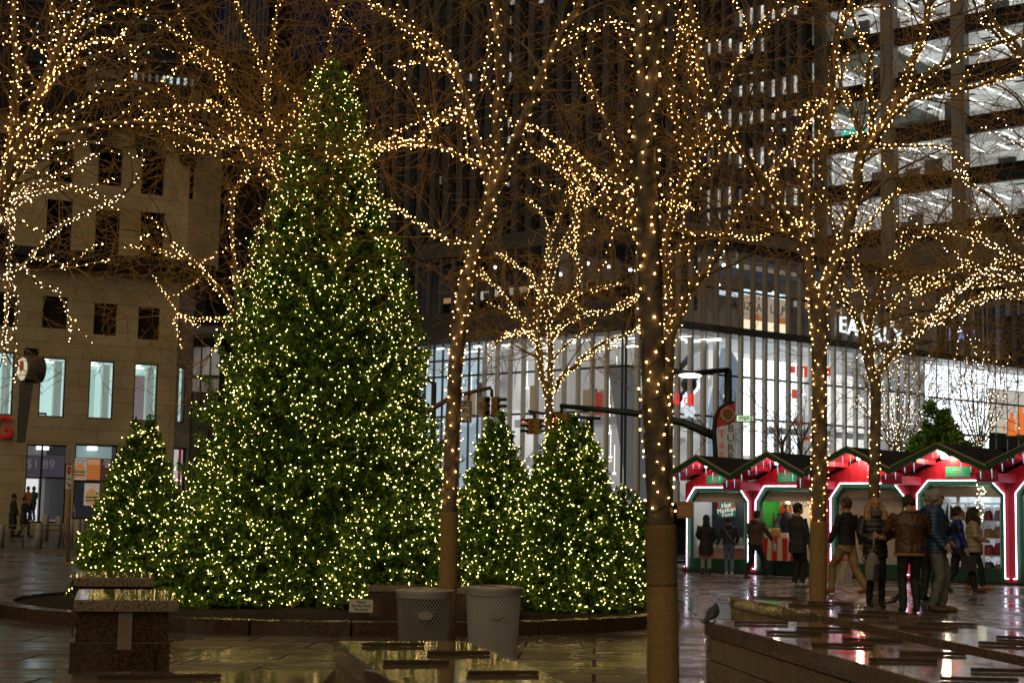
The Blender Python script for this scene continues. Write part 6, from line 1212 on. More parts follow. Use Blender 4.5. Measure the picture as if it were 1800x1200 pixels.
# ================================================================== STREET FURNITURE
# traffic lights etc ------------------------------------------------
sgy = mat('signal_yellow', (.30, .17, .02), .5, noise=.1); polem = mat('dark_green_pole', (.02, .025, .02), .45); rust = mat('rust_red_arm', (.16, .05, .035), .5)
def lens(c, p, n, r): 
    n = n.normalized(); x = n.cross(Vector((0, 0, 1))).normalized(); y = x.cross(n); c.lathe(p, [(r*.2, .03), (r, .0), (r, -.01)][::-1], 12, 0, True, (x, y, n))
def signal(label, px, py0, py1, Y, faces, arm_top):
    """faces: list of (angle, lit index, colour)"""
    t0, t1 = D(px, py0, Y), D(px, py1, Y); H_ = t0.z-t1.z; root = thing('traffic_light', label, 'traffic light', tuple(t1), 'traffic lights hanging over the street'); c3 = (t0+t1)/2
    for (ang, on, colr, off) in faces:
        f = Vector((sin(ang), -cos(ang), 0)); r_ = Vector((cos(ang), sin(ang), 0)); cc_ = Vector((c3.x, c3.y, c3.z))+Vector((off, 0, 0)); fr = Fr((cc_.x, cc_.y), (r_.x, r_.y)); w2 = .17*H_/1.05
        b = MB()
        for k in range(3): z0_ = t1.z+H_*k/3; b.bx(fr, -w2, w2, -.11, .11, z0_+.004, z0_+H_/3-.004)
        hs = b.build('signal_housing', sgy, root, bevel=.02)
        for k in range(3):
            zc = t1.z+H_*(k+.5)/3; p = fr.p(0, -.118, zc); v_ = MB(); rr_ = w2*.72; pts = []
            n = 9; vs = []
            for s2 in range(n):
                th = pi*(-.15+1.3*s2/(n-1)); vs += [p+r_*(rr_*cos(th))+Vector((0, 0, rr_*sin(th))), p+f*.24+r_*(rr_*cos(th))+Vector((0, 0, rr_*sin(th)*.9))]
            v_.add(vs, [(2*s2, 2*s2+1, 2*s2+3, 2*s2+2) for s2 in range(n-1)]); v_.build('visor', blackm, hs)
            l_ = MB(); lens(l_, p+f*(.15 if 2-k == on and colr != 'none' else .02), f, rr_*.92); idx = 2-k
            l_.build('lamp', {('red', True): emat('signal_red', (1, .06, .02), 9), ('green', True): emat('signal_green', (.05, 1, .62), 9)}.get((colr, idx == on), mat('unlit_lens', (.02, .02, .02), .3)), hs)
    b = MB(); b.tube([Vector((c3.x, c3.y, t0.z)), Vector((c3.x, c3.y, D(px, arm_top, Y).z))], .05, 6); b.build('hanger', polem, root); return root
YS = 50
signal('traffic light showing green, hanging beside the no left turn sign', 864, 697, 732, YS, [(radians(62), 2, 'green', .12), (radians(10), 0, 'none', -.16)], 684)
signal('traffic light with its red lamp facing left, behind the second small Christmas tree', 939, 735, 763, YS+4, [(radians(-62), 0, 'red', -.12), (radians(60), 2, 'green', .12)], 722)
signal('traffic light pair with red left and green right, just right of the small dense tree', 987, 726, 766, YS+2, [(radians(-62), 0, 'red', -.14), (radians(60), 2, 'green', .14)], 714)
def pole(label, cat, x, ytop, Y, arms, r=.07, name='mast_pole', m=None):
    b = D(x, 920, Y); t = D(x, ytop, Y); root = thing(name, label, cat, (b.x, b.y, 0)); c = MB(); c.tube([(t.x, t.y, 0), (t.x, t.y, t.z)], [r*1.3, r], 10); c.build('pole', m or polem, root)
    for pts, ra, mm in arms: c = MB(); c.tube([D(*q) for q in pts], ra, 8); c.build('arm', mm or polem, root)
    return root
pole('dark street pole left of the wrapped trunk, carrying a slanting red arm', 'pole', 763, 672, YS+1, [([(763, 674, YS+1), (745, 664, YS+1), (730, 668, YS+1)], .05, None), ([(740, 735, YS), (760, 718, YS), (790, 700, YS), (815, 692, YS), (845, 685, YS), (864, 681, YS)], [.09, .08, .07, .06, .06, .05], rust)], .08)
pole('dark post with a cross bar behind the broad small Christmas tree', 'pole', 1037, 732, YS+3, [([(1018, 733, YS+3), (1056, 735, YS+3)], .05, None)], .11)
pole('long dark mast arm sloping right across the street behind the nearest trunk', 'pole', 1262, 766, YS, [([(985, 713, YS+2), (1060, 720, YS+1.4), (1130, 728, YS+1), (1200, 742, YS+.5), (1262, 768, YS)], [.07, .09, .1, .12, .14], None), ([(928, 722, YS+4), (958, 727, YS+4)], .04, None)], .12)
sl_ = pole('bent black street lamp with a glowing head above the red sign letters', 'street lamp', 1280, 650, YS+6, [([(1280, 650, YS+6), (1245, 653, YS+5), (1213, 657, YS+4), (1176, 650, YS+4)], .09, None)], .13, name='street_lamp')
p = D(1213, 660, YS+4); c = MB(); c.ell(p, (.38, .2, .08), 12); c.build('lamp_head', emat('street_lamp_glow', (.95, 1, .95), 5), sl_)
def board(label, cat, x0, y0, x1, y1, Y, bg, lines, ink_, name='street_sign', ang=0, sz=.22, border=None):
    a = D(x0, y1, Y); b = D(x1, y1, Y); t = D(x0, y0, Y); wd = (b-a).length; hh = t.z-a.z; fr = Fr((a.x, a.y), (cos(ang), sin(ang))); root = thing(name, label, cat, tuple(a)); wd /= max(.5, cos(ang))
    c = MB(); c.bx(fr, 0, wd, -.015, .015, a.z, a.z+hh); c.build('plate', bg, root)
    if border: c = MB(); frame_bars(c, fr, (.02, wd-.02, a.z+.02, a.z+hh-.02), -.022, .03, .006); c.build('border', border, root)
    for k, (ln, s) in enumerate(lines): text(fr, wd/2, a.z+hh-(k+.5)*hh/len(lines), -.03, ln, s, ink_, root, thick=.006)
    return root, fr, wd, hh, a
paleb = mat('sign_white', (.62, .60, .50), .5); inkb = mat('black_ink'); sgreen = mat('street_sign_green', (.02, .16, .07), .4, emit=(.01, .10, .04), es=.3); slet = mat('sign_letters_pale', (.7, .8, .6), .4, emit=(.75, 1, .6), es=.75)
rt = board('white road sign reading local traffic only, half hidden by the wrapped trunk', 'road sign', 786, 703, 829, 742, YS, paleb, [('LOCAL', .23), ('TRAFFIC', .21), ('ONLY', .23)], inkb, border=inkb)[0]
c = MB(); c.tube([D(824, 703, YS), D(826, 692, YS)], .03, 6); c.build('hanger', polem, rt)
rt, fr, wd, hh, a = board('faded no left turn sign between the white sign and the first traffic light', 'road sign', 838, 697, 851, 731, YS, mat('sign_grey', (.35, .34, .31), .5), [], inkb)
c = MB(); c.lathe(fr.p(wd/2, -.03, a.z+hh*.55), [(wd*.42, 0), (wd*.42, .012)], 20, 0, False, (fr.ex, Vector((0, 0, 1)), -fr.ey)); rg = c.build('red_ring', mat('dull_red', (.30, .05, .04), .5), rt)
c = MB(); c.lathe(fr.p(wd/2, -.045, a.z+hh*.55), [(wd*.33, 0), (wd*.33, .01)], 20, 0, False, (fr.ex, Vector((0, 0, 1)), -fr.ey)); c.build('ring_face', mat('sign_grey'), rt)
c = MB(); c.bx(fr, wd*.5, wd*.58, -.07, -.06, a.z+hh*.42, a.z+hh*.6); c.bx(fr, wd*.3, wd*.58, -.071, -.061, a.z+hh*.6, a.z+hh*.65); c.build('arrow', inkb, rt)
board('small green Liberty street sign at the right edge of the tallest Christmas tree', 'street sign', 730, 728, 751, 743, YS, sgreen, [('Liberty', .19)], slet, border=slet)
board('small green Liberty street sign beside the feather banner', 'street sign', 1294, 729, 1320, 741, YS, sgreen, [('Liberty S', .17)], slet, border=slet)
board('green street sign at the right edge of the broad small Christmas tree', 'street sign', 1052, 788, 1062, 796, YS, sgreen, [('St', .1)], slet, border=slet)
# feather banner ------------------------------------------------------
Yf = 49; fb = thing('feather_banner', 'tall feather banner with a red top and stacked taco and burrito letters behind the stalls', 'banner', tuple(D(1262, 915, Yf)))
def Pf(x, y): return D(x, y, Yf)
c = MB(); c.tube([Vector((Pf(1262, 915).x, Yf, 0)), Pf(1258, 800), Pf(1255, 760), Pf(1257, 735), Pf(1264, 718), Pf(1276, 709), Pf(1292, 706)], [.07, .07, .07, .06, .05, .04, .03], 8); c.build('pole', blackm, fb)
redf = mat('banner_red_cloth', (.36, .03, .02), .7, emit=(.4, .03, .02), es=.12); whf = mat('banner_white_cloth', (.50, .48, .45), .7, emit=(.5, .48, .45), es=.12)
def sheet(pts, m_, nm):
    c = MB(); q = [Pf(*p_)+Vector((0, .02*sin(i*2), 0)) for i, p_ in enumerate(pts)]; n = len(q); c.add(q+[v_+Vector((0, .012, 0)) for v_ in q], [tuple(range(n)), tuple(range(2*n-1, n-1, -1))]+[(i, (i+1) % n, (i+1) % n+n, i+n) for i in range(n)]); return c.build(nm, m_, fb)
sheet([(1258, 752), (1259, 737), (1266, 720), (1277, 711), (1292, 708), (1293, 741)], redf, 'red_top'); sheet([(1257, 812), (1258, 753), (1293, 742), (1293, 815)], whf, 'white_cloth')
FF = Fr((Pf(1275, 760).x, Yf), (1, 0))
def emb(pts, m_, v): c = MB(); c.prism(FF, [FF.W(x, y) for x, y in pts][::-1], v, v+.01); c.build('emblem', m_, fb)
emb([(1266, 723), (1271, 717), (1278, 715), (1286, 718), (1291, 726), (1290, 735), (1284, 740), (1278, 741), (1270, 737), (1266, 731)], mat('emblem_cream', (.5, .42, .3), .6), -.06); emb([(1269, 724), (1274, 719), (1281, 718), (1287, 722), (1288, 730), (1283, 737), (1275, 736), (1270, 730)], mat('emblem_brown', (.25, .10, .04), .6), -.075)
ro = mat('banner_letters_orange', (.5, .08, .02), .6, emit=(.6, .1, .03), es=.15); gd = mat('banner_letters_green', (.02, .14, .08), .6)
for ch, x, y in (('T', 1268, 763), ('a', 1268, 780), ('c', 1268, 797)): uu, zz = FF.W(x, y); text(FF, uu, zz, -.06, ch, .33, ro, fb, sx=1.15)
for ch, x, y in (('B', 1284, 753), ('U', 1284, 770), ('R', 1284, 787), ('R', 1284, 802)): uu, zz = FF.W(x, y); text(FF, uu, zz, -.06, ch, .31, gd, fb, sx=1.1)
# ---- bollards, rails, newspaper rack, sign pole on the left kerb
bolm = mat('pale_bollard', (.34, .32, .27), .6, noise=.25, nscale=4)
BG = 'pale cylindrical bollards along the kerb'
for (x, y0, y1, lb) in ((2, 922, 967, 'bollard at the far left edge of the picture'), (69, 920, 965, 'bollard right of the rails, in front of the dark coated people'), (137, 912, 962, 'bollard just left of the small Christmas tree, nearest the kerb'), (146, 912, 950, 'bollard partly behind the one nearest the small Christmas tree'), (81, 903, 941, 'bollard in front of the shop door'), (104, 907, 946, 'bollard between the shop door and the sign pole'), (126, 912, 945, 'bollard behind the black newspaper rack')):
    Y = 57.3 if y1 > 955 else (60.5 if y1 > 943 else 63.5); zg = .09 if Y < 58 else .12+(Y-59.5)/35.5*1.23; t = D(x, y0, Y); c = MB(); c.lathe((t.x, Y, zg-.03), [(.13, 0), (.13, t.z-zg-.02), (.115, t.z-zg+.03)], 16); tag(c.build('bollard', bolm), lb, 'bollard', BG)
rl_ = thing('guard_rail', 'thin grey guard rail between the bollards in front of the dark coated people', 'railing', tuple(D(35, 960, 58.5))); c = MB()
for y in (923, 931): a = D(-40, y, 58.6); b = D(110, y, 58.6); c.tube([a, b], .02, 6)
for x in (-40, 42, 105): a = D(x, 921, 58.6); c.tube([a, Vector((a.x, a.y, .06))], .022, 6)
c.build('rails', mat('rail_grey', (.16, .15, .14), .4, metal=.6), rl_)
nr = thing('newspaper_rack', 'black open newspaper rack at the kerb beside the sign pole', 'rack', tuple(D(122, 960, 57.6))); c = MB(); a = D(113, 921, 57.6); b = D(132, 921, 57.6)
for xx in (a.x, b.x): 
    for yy in (0, .35): c.tube([(xx, 57.6+yy, .09), (xx, 57.6+yy, a.z)], .018, 6)
for zz in (a.z, a.z*.62, .2): c.box(a.x, b.x, 57.6, 57.95, zz-.015, zz)
c.build('frame', blackm, nr)
sp2 = thing('sign_pole', 'weathered orange pole with parking signs and a small red stop sign, left', 'sign pole', tuple(G(119, 992))); p = G(119, 992); top = D(124, 782, p.y); c = MB(); c.tube([(p.x, p.y, 0), (top.x-.02, p.y, top.z)], [.045, .04], 8); c.lathe((p.x, p.y, 0), [(.16, 0), (.16, .03), (.06, .06)], 14); c.build('pole', mat('weathered_pole', (.32, .17, .10), .6, noise=.4, nscale=12), sp2)
FP_ = Fr((top.x, p.y), (1, 0)); r1_ = FP_.rect(117, 784, 129, 814); r2_ = FP_.rect(117, 817, 127, 859)
c = MB(); c.bx(FP_, r1_[0], r1_[1], -.07, -.05, r1_[2], r1_[3]); s_a = c.build('sign_plate', mat('sign_pinkish', (.38, .33, .30), .5), sp2); c = MB(); c.bx(FP_, r2_[0], r2_[1], -.07, -.05, r2_[2], r2_[3]); s_b = c.build('sign_plate', paleb, sp2)
for k in range(5): z = r1_[3]-(r1_[3]-r1_[2])*(.12+.19*k); c = MB(); c.bx(FP_, r1_[0]+.03, r1_[1]-.03, -.078, -.071, z-.022, z+.022); c.build('print_line', mat('grey_print', (.2, .17, .16), .6), s_a)
c = MB(); um_ = (r2_[0]+r2_[1])/2; zc = r2_[3]-(r2_[3]-r2_[2])*.22; c.prism(FP_, [(um_+.055*cos(t*pi/6), zc+.12*sin(t*pi/6)) for t in range(12)], -.078, -.071); c.build('red_oval', mat('stop_red', (.45, .02, .02), .5), s_b)
text(FP_, um_, zc, -.083, 'STOP', .04, paleb, s_b, thick=.004); text(FP_, um_, zc-.22, -.08, 'HERE', .045, inkb, s_b, thick=.004)
c = MB(); c.prism(FP_, [(um_-.05, r2_[2]+.17), (um_+.01, r2_[2]+.09), (um_-.01, r2_[2]+.07), (um_+.06, r2_[2]+.05), (um_+.05, r2_[2]+.13), (um_+.03, r2_[2]+.11), (um_-.03, r2_[2]+.18)], -.078, -.071); c.build('arrow', inkb, s_b)
# ================================================================== LITTER BINS
def bin_(label, x, ytop, ybot, wpx, lined):
    p = G(x, ybot); k = p.y/FPX; R1 = wpx/2*k; top = D(x, ytop, p.y).z; R0 = R1*.80; root = thing('litter_bin', label, 'litter bin', (p.x, p.y+R1, 0), 'wire mesh litter bins'); C = Vector((p.x, p.y+R1, 0))
    m_ = MB(); n = 48; rows = 26; wmat = mat('galvanised_wire', (.62, .61, .58), .4, metal=.1) if lined else mat('dull_wire', (.42, .41, .38), .45, metal=.1)
    def q(a, z, o=0): t = z/top; r = R0+(R1*.97-R0)*t**.8+o; return (C.x+r*cos(a), C.y+r*sin(a), z)
    zz0, zz1 = .03, top-.05
    for i in range(n):
        for s_ in (-1, 1):
            pts = [q(2*pi*(i+s_*.5*j)/n, zz0+(zz1-zz0)*j/rows, .003*s_) for j in range(rows+1)]
            m_.tube(pts, .0042 if not lined else .0048, 3, 0, False)
    m_.build('mesh_body', wmat, root)
    b = MB(); b.lathe(C, [(R1*.97, top-.062), (R1*1.0, top-.055), (R1*1.0, top-.02), (R1*1.05, top-.012), (R1*1.06, top)], 40); b.build('rim', mat('bin_rim', (.55, .54, .50), .4, metal=.1), root)
    b = MB(); b.lathe(C, [(R1*1.08, top+.002), (R1*1.06, top+.018), (R1*.4, top+.035), (R1*.38, top+.02)], 40); b.build('lid', mat('bin_lid', (.45, .43, .36), .3, metal=.1, noise=.3, nscale=12), root)
    b = MB(); b.lathe(C, [(R0+.01, .0), (R0+.012, .035), (R0*.5, .036)], 30); b.build('base', wmat, root)
    inn = MB(); pr = [(R0*.93, .04), (R1*.90, top-.07)] ; inn.lathe(C, pr, 30); inn.build('liner', mat('grey_liner', (.34, .32, .27), .5) if lined else mat('black_liner', (.02, .02, .018), .4), root)
    a = -pi/2+.10; rr_ = R0+(R1*.97-R0)*.66; 
    d = Vector((cos(a), sin(a), 0)); X = Vector((-sin(a), cos(a), 0)); cc_ = C+d*(rr_+.018)+Vector((0, 0, top*.66)); b = MB(); vs = []
    for j in range(20): th = 2*pi*j/20; vs.append(cc_+X*(.075*cos(th))+Vector((0, 0, .042*sin(th))))
    b.add(vs+[v_+d*.006 for v_ in vs], [tuple(range(19, -1, -1)), tuple(range(20, 40))]+[(j, (j+1) % 20, (j+1) % 20+20, j+20) for j in range(20)]); b.build('oval_plate', mat('oval_plate', (.30, .28, .22), .4, metal=.2), root)
bin_('left mesh litter bin, dark inside, beside the wrapped trunk', 741, 1041, 1160, 100, False)
bin_('right mesh litter bin with a pale liner, standing clear of the bench', 865, 1036, 1166, 99, True)
# no-feeding sign
p = PC+Vector((0, 0)); Pn = D(635, 1076, 20.3); r_ = thing('small_sign', 'small white sign asking not to feed the birds, on the planter kerb', 'sign', (Pn.x, 20.3, .2)); fr = Fr((Pn.x, 20.25), (1, 0)); W_ = 41*20.3/FPX; c = MB(); c.bx(fr, -W_/2, W_/2, 0, .012, .21, .21+22*20.3/FPX); c.build('plate', mat('white_card', (.55, .52, .45), .5), r_)
for k, ln in enumerate(('Please', 'Do Not Feed', 'The Birds')): text(fr, 0, .21+22*20.3/FPX*(.82-.3*k), -.006, ln, .042, inkb, r_, thick=.003)
# ---- parked dark van glimpsed between the nearest trunk and the low Christmas tree
Yv = 53; vn = thing('parked_van', 'dark van glimpsed between the nearest trunk and the lowest Christmas tree', 'van', tuple(D(1140, 905, Yv))); fr = Fr(D(1095, 905, Yv), (1, 0))
c = MB(); c.prism(fr, [(0, .35), (4.4, .35), (4.4, 1.2), (3.9, 1.95), (.3, 2.05), (0, 1.1)], 0, 1.8); c.build('body', mat('dark_blue_paint', (.01, .012, .03), .25, coat=.8), vn, bevel=.06)
c = MB(); c.prism(fr, [(.35, 1.25), (3.9, 1.2), (3.65, 1.8), (.5, 1.88)], -.012, .0); c.build('side_window', darkgl, vn)
for u in (.85, 3.5): c = MB(); c.lathe(fr.p(u, -.02, .33), [(.33, 0), (.33, .22)], 20, 0, True, (fr.ex, Vector((0, 0, 1)), fr.ey)); c.build('wheel', blackm, vn)
c = MB(); c.bx(fr, .02, .1, -.02, .05, .9, 1.05); c.build('tail_light', mat('van_light', (.2, .25, .6), .3, emit=(.2, .3, 1), es=.8), vn)
# ================================================================== PEOPLE AND BIRDS
skin = mat('skin', (.46, .26, .15), .55, noise=.08, nscale=30); skin2 = mat('skin_dark', (.30, .16, .09), .55)
def remesh(parts, voxel, smooth=2, disp=None):
    me = bpy.data.meshes.new('tmp'); me.from_pydata([tuple(v) for v in parts.v], [], parts.f); me.update()
    o = bpy.data.objects.new('tmp', me); COL.objects.link(o)
    m = o.modifiers.new('r', 'REMESH'); m.mode = 'VOXEL'; m.voxel_size = voxel
    s = o.modifiers.new('s', 'SMOOTH'); s.factor = .5; s.iterations = smooth
    dg = bpy.context.evaluated_depsgraph_get(); r = bpy.data.meshes.new_from_object(o.evaluated_get(dg))
    bpy.data.objects.remove(o); bpy.data.meshes.remove(me)
    if disp:
        ns = [v.normal.copy() for v in r.vertices]
        for v, n in zip(r.vertices, ns): v.co = v.co+n*disp(v.co)
    r.polygons.foreach_set('use_smooth', [True]*len(r.polygons)); return r
def etube(mb, rings, n=16):
    """rings: (centre, rx, ry) in horizontal planes"""
    vs = []
    for c, rx, ry in rings:
        for k in range(n): vs.append(Vector(c)+Vector((rx*cos(2*pi*k/n), ry*sin(2*pi*k/n), 0)))
    fs = [(i*n+k, i*n+(k+1) % n, (i+1)*n+(k+1) % n, (i+1)*n+k) for i in range(len(rings)-1) for k in range(n)]
    fs += [tuple(range(n-1, -1, -1)), tuple((len(rings)-1)*n+k for k in range(n))]; mb.add(vs, fs)
def ik(a, b, l1, l2, hint):
    a, b, hint = Vector(a), Vector(b), Vector(hint); d = b-a; L = min(d.length, (l1+l2)*.995); d = d.normalized(); x = (l1*l1-l2*l2+L*L)/(2*L); h = sqrt(max(l1*l1-x*x, 0)); hh = (hint-d*hint.dot(d)); hh = hh.normalized() if hh.length > 1e-4 else d.orthogonal(); return a+d*x+hh*h, a+d*L
def person(label, px, py, ph, face, pose, Y=None, z=0.0, sk=None, vox=.010):
    """px,py: feet in the photograph; ph: pixel height; face: heading in degrees, 0 = back to the camera, 90 = to the right"""
    P0 = G(px, py, z) if Y is None else Vector((D(px, py, Y).x, Y, z)); H = ph*P0.y/FPX; s = H/1.76; a = radians(face); R = Vector((cos(a), -sin(a), 0)); F_ = Vector((sin(a), cos(a), 0))
    root = thing('person', label, 'person', tuple(P0)); org = ORG[root.name]; sk = sk or skin
    g = lambda k, d=None: pose.get(k, d)
    lean = g('lean', 0.0); tw = lambda p: Vector((p[0], p[1]+lean*max(0, p[2]-.92), p[2]))
    def mk(mb, name, m, voxel, smooth=2, disp=None, par=None):
        r = remesh(mb, voxel, smooth, disp)
        for v in r.vertices: x, y, z_ = v.co; v.co = (R*x+F_*y+Vector((0, 0, z_)))*s
        r.materials.append(m); o = bpy.data.objects.new(name, r); COL.objects.link(o); o.parent = par or root; ORG[o.name] = org; return o
    def raw(mb, name, m, par=None, sm=True):
        me = bpy.data.meshes.new(name); me.from_pydata([tuple((R*q[0]+F_*q[1]+Vector((0, 0, q[2])))*s) for q in mb.v], [], mb.f); me.materials.append(m); me.polygons.foreach_set('use_smooth', mb.smooth); me.update()
        o = bpy.data.objects.new(name, me); COL.objects.link(o); o.parent = par or root; ORG[o.name] = org; return o
    wide = g('wide', 1.0)
    lf, rf = Vector(g('lfoot', (-.10, 0, 0))), Vector(g('rfoot', (.10, 0, 0)))
    hipz = .93-g('drop', 0.0); lh, rh = Vector((-.09, 0, hipz)), Vector((.09, 0, hipz)); legs = []
    for h_, f_ in ((lh, lf), (rh, rf)): k, an = ik(h_, f_+Vector((0, -.02, .085)), .45, .42, (0, 1, 0)); legs.append((h_, k, an, f_))
    sh = [tw((-.185*wide, 0, 1.43)), tw((.185*wide, 0, 1.43))]
    hands = [Vector(g('lhand', (-.25, .05, .80))), Vector(g('rhand', (.25, .05, .80)))]; arms = []
    for i in (0, 1): e, w_ = ik(sh[i], hands[i], .29, .26, g('lelb' if i == 0 else 'relb', ((-.6 if i == 0 else .6), -.8, -.3))); arms.append((sh[i], e, w_))
    # body ---------------------------------------------------------
    b = MB(); T_ = [(.86, .155, .10), (.95, .165, .108), (1.05, .145, .098), (1.18, .15, .10), (1.3, .17, .11), (1.4, .165, .098), (1.455, .10, .07), (1.50, .058, .058), (1.56, .054, .056)]
    etube(b, [(tw((0, 0, z_)), rx*wide, ry) for z_, rx, ry in T_])
    for h_, k, an, f_ in legs:
        b.tube([h_+Vector((0, 0, .03)), h_.lerp(k, .5), k, k.lerp(an, .35), an], [q_*(.95*g('legw', 1.0) if g('trousers') else 1) for q_ in (.088, .072, .055, .054, .038)], 12)
        fd = Vector((.02 if h_.x > 0 else -.02, 1, 0)).normalized(); b.tube([f_+Vector((0, -.05, .045)), f_+Vector((0, .03, .04)), f_+fd*.13+Vector((0, 0, .03)), f_+fd*.18+Vector((0, 0, .025))], [.035, .038, .036, .022], 10)
    for i, (s_, e, w_) in enumerate(arms):
        b.tube([s_, s_.lerp(e, .5), e, e.lerp(w_, .4), w_], [.052, .046, .040, .038, .026], 10)
        d = (w_-e).normalized(); hd = Vector(g('lhd' if i == 0 else 'rhd', tuple(d))).normalized(); sx = hd.cross(Vector((0, 1, .2))); sx = sx.normalized() if sx.length > .1 else Vector((1, 0, 0)); nrm = sx.cross(hd)
        b.tube([w_, w_+hd*.04, w_+hd*.085], [.026, .036, .034], 8)
        curl = g('curl', .5); sgn = 1 if i == 0 else -1
        for q in range(4):
            o_ = w_+hd*.08+sx*((q-1.5)*.019); L = (.072, .082, .078, .060)[q]; d2 = (hd+nrm*curl*.8*sgn).normalized(); d3 = (hd*.5+nrm*curl*1.4*sgn).normalized()
            b.tube([o_, o_+hd*L*.35, o_+hd*L*.35+d2*L*.35, o_+hd*L*.35+d2*L*.35+d3*L*.3], [.010, .0095, .009, .0075], 6)
        o_ = w_+hd*.025+sx*.03*sgn; b.tube([o_, o_+(hd*.5+sx*sgn).normalized()*.035, o_+(hd*.5+sx*sgn).normalized()*.035+hd*.035], [.013, .0115, .009], 6)
    hy, hp = radians(g('hyaw', 0)), g('hpitch', 0.0); HC = tw((0, .02, 1.645)); HC = HC+Vector((0, .06*hp, -.03*abs(hp)))
    HR = Matrix.Rotation(-hy, 3, 'Z') @ Matrix.Rotation(-hp*.8, 3, 'X')
    hv = lambda x, y, z_: HC+HR @ Vector((x, y, z_))
    b.tube([tw((0, 0, 1.46)), HC+Vector((0, -.015, -.05))], [.058, .055], 12)
    b.ell(hv(0, -.008, .018), (.076, .096, .098), 16, 0, HR); b.ell(hv(0, .022, -.045), (.058, .068, .072), 14, 0, HR)
    b.tube([hv(0, .088, .012), hv(0, .104, -.018), hv(0, .094, -.034)], [.009, .015, .012], 6); b.ell(hv(0, .072, -.088), (.026, .022, .018), 8, 0, HR)
    b.ell(hv(0, .080, .030), (.052, .014, .009), 8, 0, HR)
    for x in (-1, 1): b.ell(hv(x*.078, -.008, -.005), (.010, .020, .032), 8, 0, HR); b.ell(hv(x*.040, .066, -.03), (.018, .016, .018), 8, 0, HR)
    body = mk(b, 'body', sk, vox, 2)
    e_ = MB()
    for x in (-.030, .030): e_.ell(hv(x, .0885, .006), (.0115, .006, .006), 8, 0, HR)
    raw(e_, 'eyes', mat('eye_dark', (.03, .02, .015), .2), body); e_ = MB(); e_.ell(hv(0, .0905, -.058), (.022, .007, .006), 8, 0, HR); raw(e_, 'mouth', mat('lips', (.28, .09, .06), .5), body)
    e_ = MB()
    for x in (-.031, .031): e_.tube([hv(x-.017, .091, .026), hv(x+.017, .091, .028)], .0032, 5)
    raw(e_, 'eyebrows', mat('brow_hair', (.05, .03, .02), .8), body)
    # clothes ------------------------------------------------------
    fold = lambda sc, am: (lambda co: am*(mnoise.noise(co*sc)+.6*mnoise.noise(co*sc*2.3+Vector((3, 1, 7)))))
    tr = g('trousers')
    if tr:
        t = MB(); etube(t, [((0, 0, hipz-.10), .15, .11), ((0, 0, hipz), .172, .122), ((0, 0, hipz+.10), .155, .11)]); lw_ = g('legw', 1.0)
        for h_, k, an, f_ in legs: t.tube([h_+Vector((0, 0, .0)), h_.lerp(k, .5), k, k.lerp(an, .5), an+Vector((0, 0, -.005))], [.105*lw_, .090*lw_, .074*lw_, .068*lw_, .060*lw_], 14)
        mk(t, 'trousers', tr, .012, 1, fold(11, .011))
    ja = g('jacket')
    if ja:
        hem = g('hem', .90); pf = g('puff', 1.0); flare = g('flare', 1.0); j = MB(); rings = []
        zs = [hem, hem+.04, .98, 1.06, 1.18, 1.30, 1.40, 1.455, 1.50]; base_ = [(.185*flare, .135*flare), (.18*flare, .132*flare), (.175, .128), (.168, .124), (.178, .128), (.195, .134), (.185, .118), (.125, .09), (.085, .078)]
        for z_, (rx, ry) in zip(zs, base_):
            if rings and z_ <= rings[-1][3]+.01: continue
            rings.append((tw((0, 0, z_)), rx*wide*pf, ry*pf, z_))
        if hem < .9:
            zz_ = hem+.05
            ins = []
            while zz_ < .96: ins.append((tw((0, 0, zz_)), .182*flare*wide*pf, .134*flare*pf, zz_)); zz_ += .08
            rings = [rings[0]]+ins+[r for r in rings if r[3] > .97]
        etube(j, [(c_, rx, ry) for c_, rx, ry, _ in rings], 20)
        for i, (s_, e, w_) in enumerate(arms): j.tube([s_+Vector((-.01 if i else .01, 0, .005)), s_.lerp(e, .5), e, e.lerp(w_, .5), e.lerp(w_, g('sleeve', .95))], [.074*pf, .066*pf, .060*pf, .052*pf, .044*pf], 14)
        if g('hood'): j.ell(tw((0, -.10, 1.47)), (.12, .075, .07), 12)
        if g('collar'): j.tube([tw((0, 0, 1.46)), tw((0, .0, 1.545))], [.092, .084], 14)
        if g('quilt'): q_ = g('quilt'); dsp = lambda co: .011*abs(sin(co.z*pi/q_))-.004+.004*mnoise.noise(co*9)
        else: dsp = fold(9, .013)
        mk(j, 'jacket', ja, .0115, 2, dsp)
    for h_, k, an, f_ in legs:
            t = MB(); fd = Vector((.02 if h_.x > 0 else -.02, 1, 0)).normalized(); t.tube([f_+Vector((0, -.075, .05)), f_+Vector((0, -.02, .055)), f_+fd*.10+Vector((0, 0, .045)), f_+fd*.19+Vector((0, 0, .032)), f_+fd*.215+Vector((0, 0, .03))], [.038, .048, .047, .038, .02], 12); t.tube([f_+Vector((0, -.035, .04)), an+Vector((0, 0, g('boot', .03)))], [.046, .05], 10)
            mk(t, 'shoe', g('shoes', blackm), .011, 1)
    hr = g('hair')
    if hr:
        t = MB(); t.ell(hv(0, -.022, .030), (.088, .100, .100), 14, 0, HR)
        for x in (-1, 1): t.ell(hv(x*.062, -.03, -.01), (.028, .06, .06), 8, 0, HR)
        t.ell(hv(0, -.07, -.03), (.066, .04, .06), 10, 0, HR)
        if g('long'):
            for x in (-1, 1): t.tube([hv(x*.06, -.0, .06), hv(x*.100, -.01, -.03), hv(x*.125, .01, -.13), hv(x*.13, .04, -.24), hv(x*.10, .06, -.31)], [.034, .052, .068, .062, .026], 10)
            t.tube([hv(0, -.08, .04), hv(0, -.10, -.08), hv(0, -.09, -.2), hv(0, -.07, -.28)], [.07, .085, .09, .05], 12)
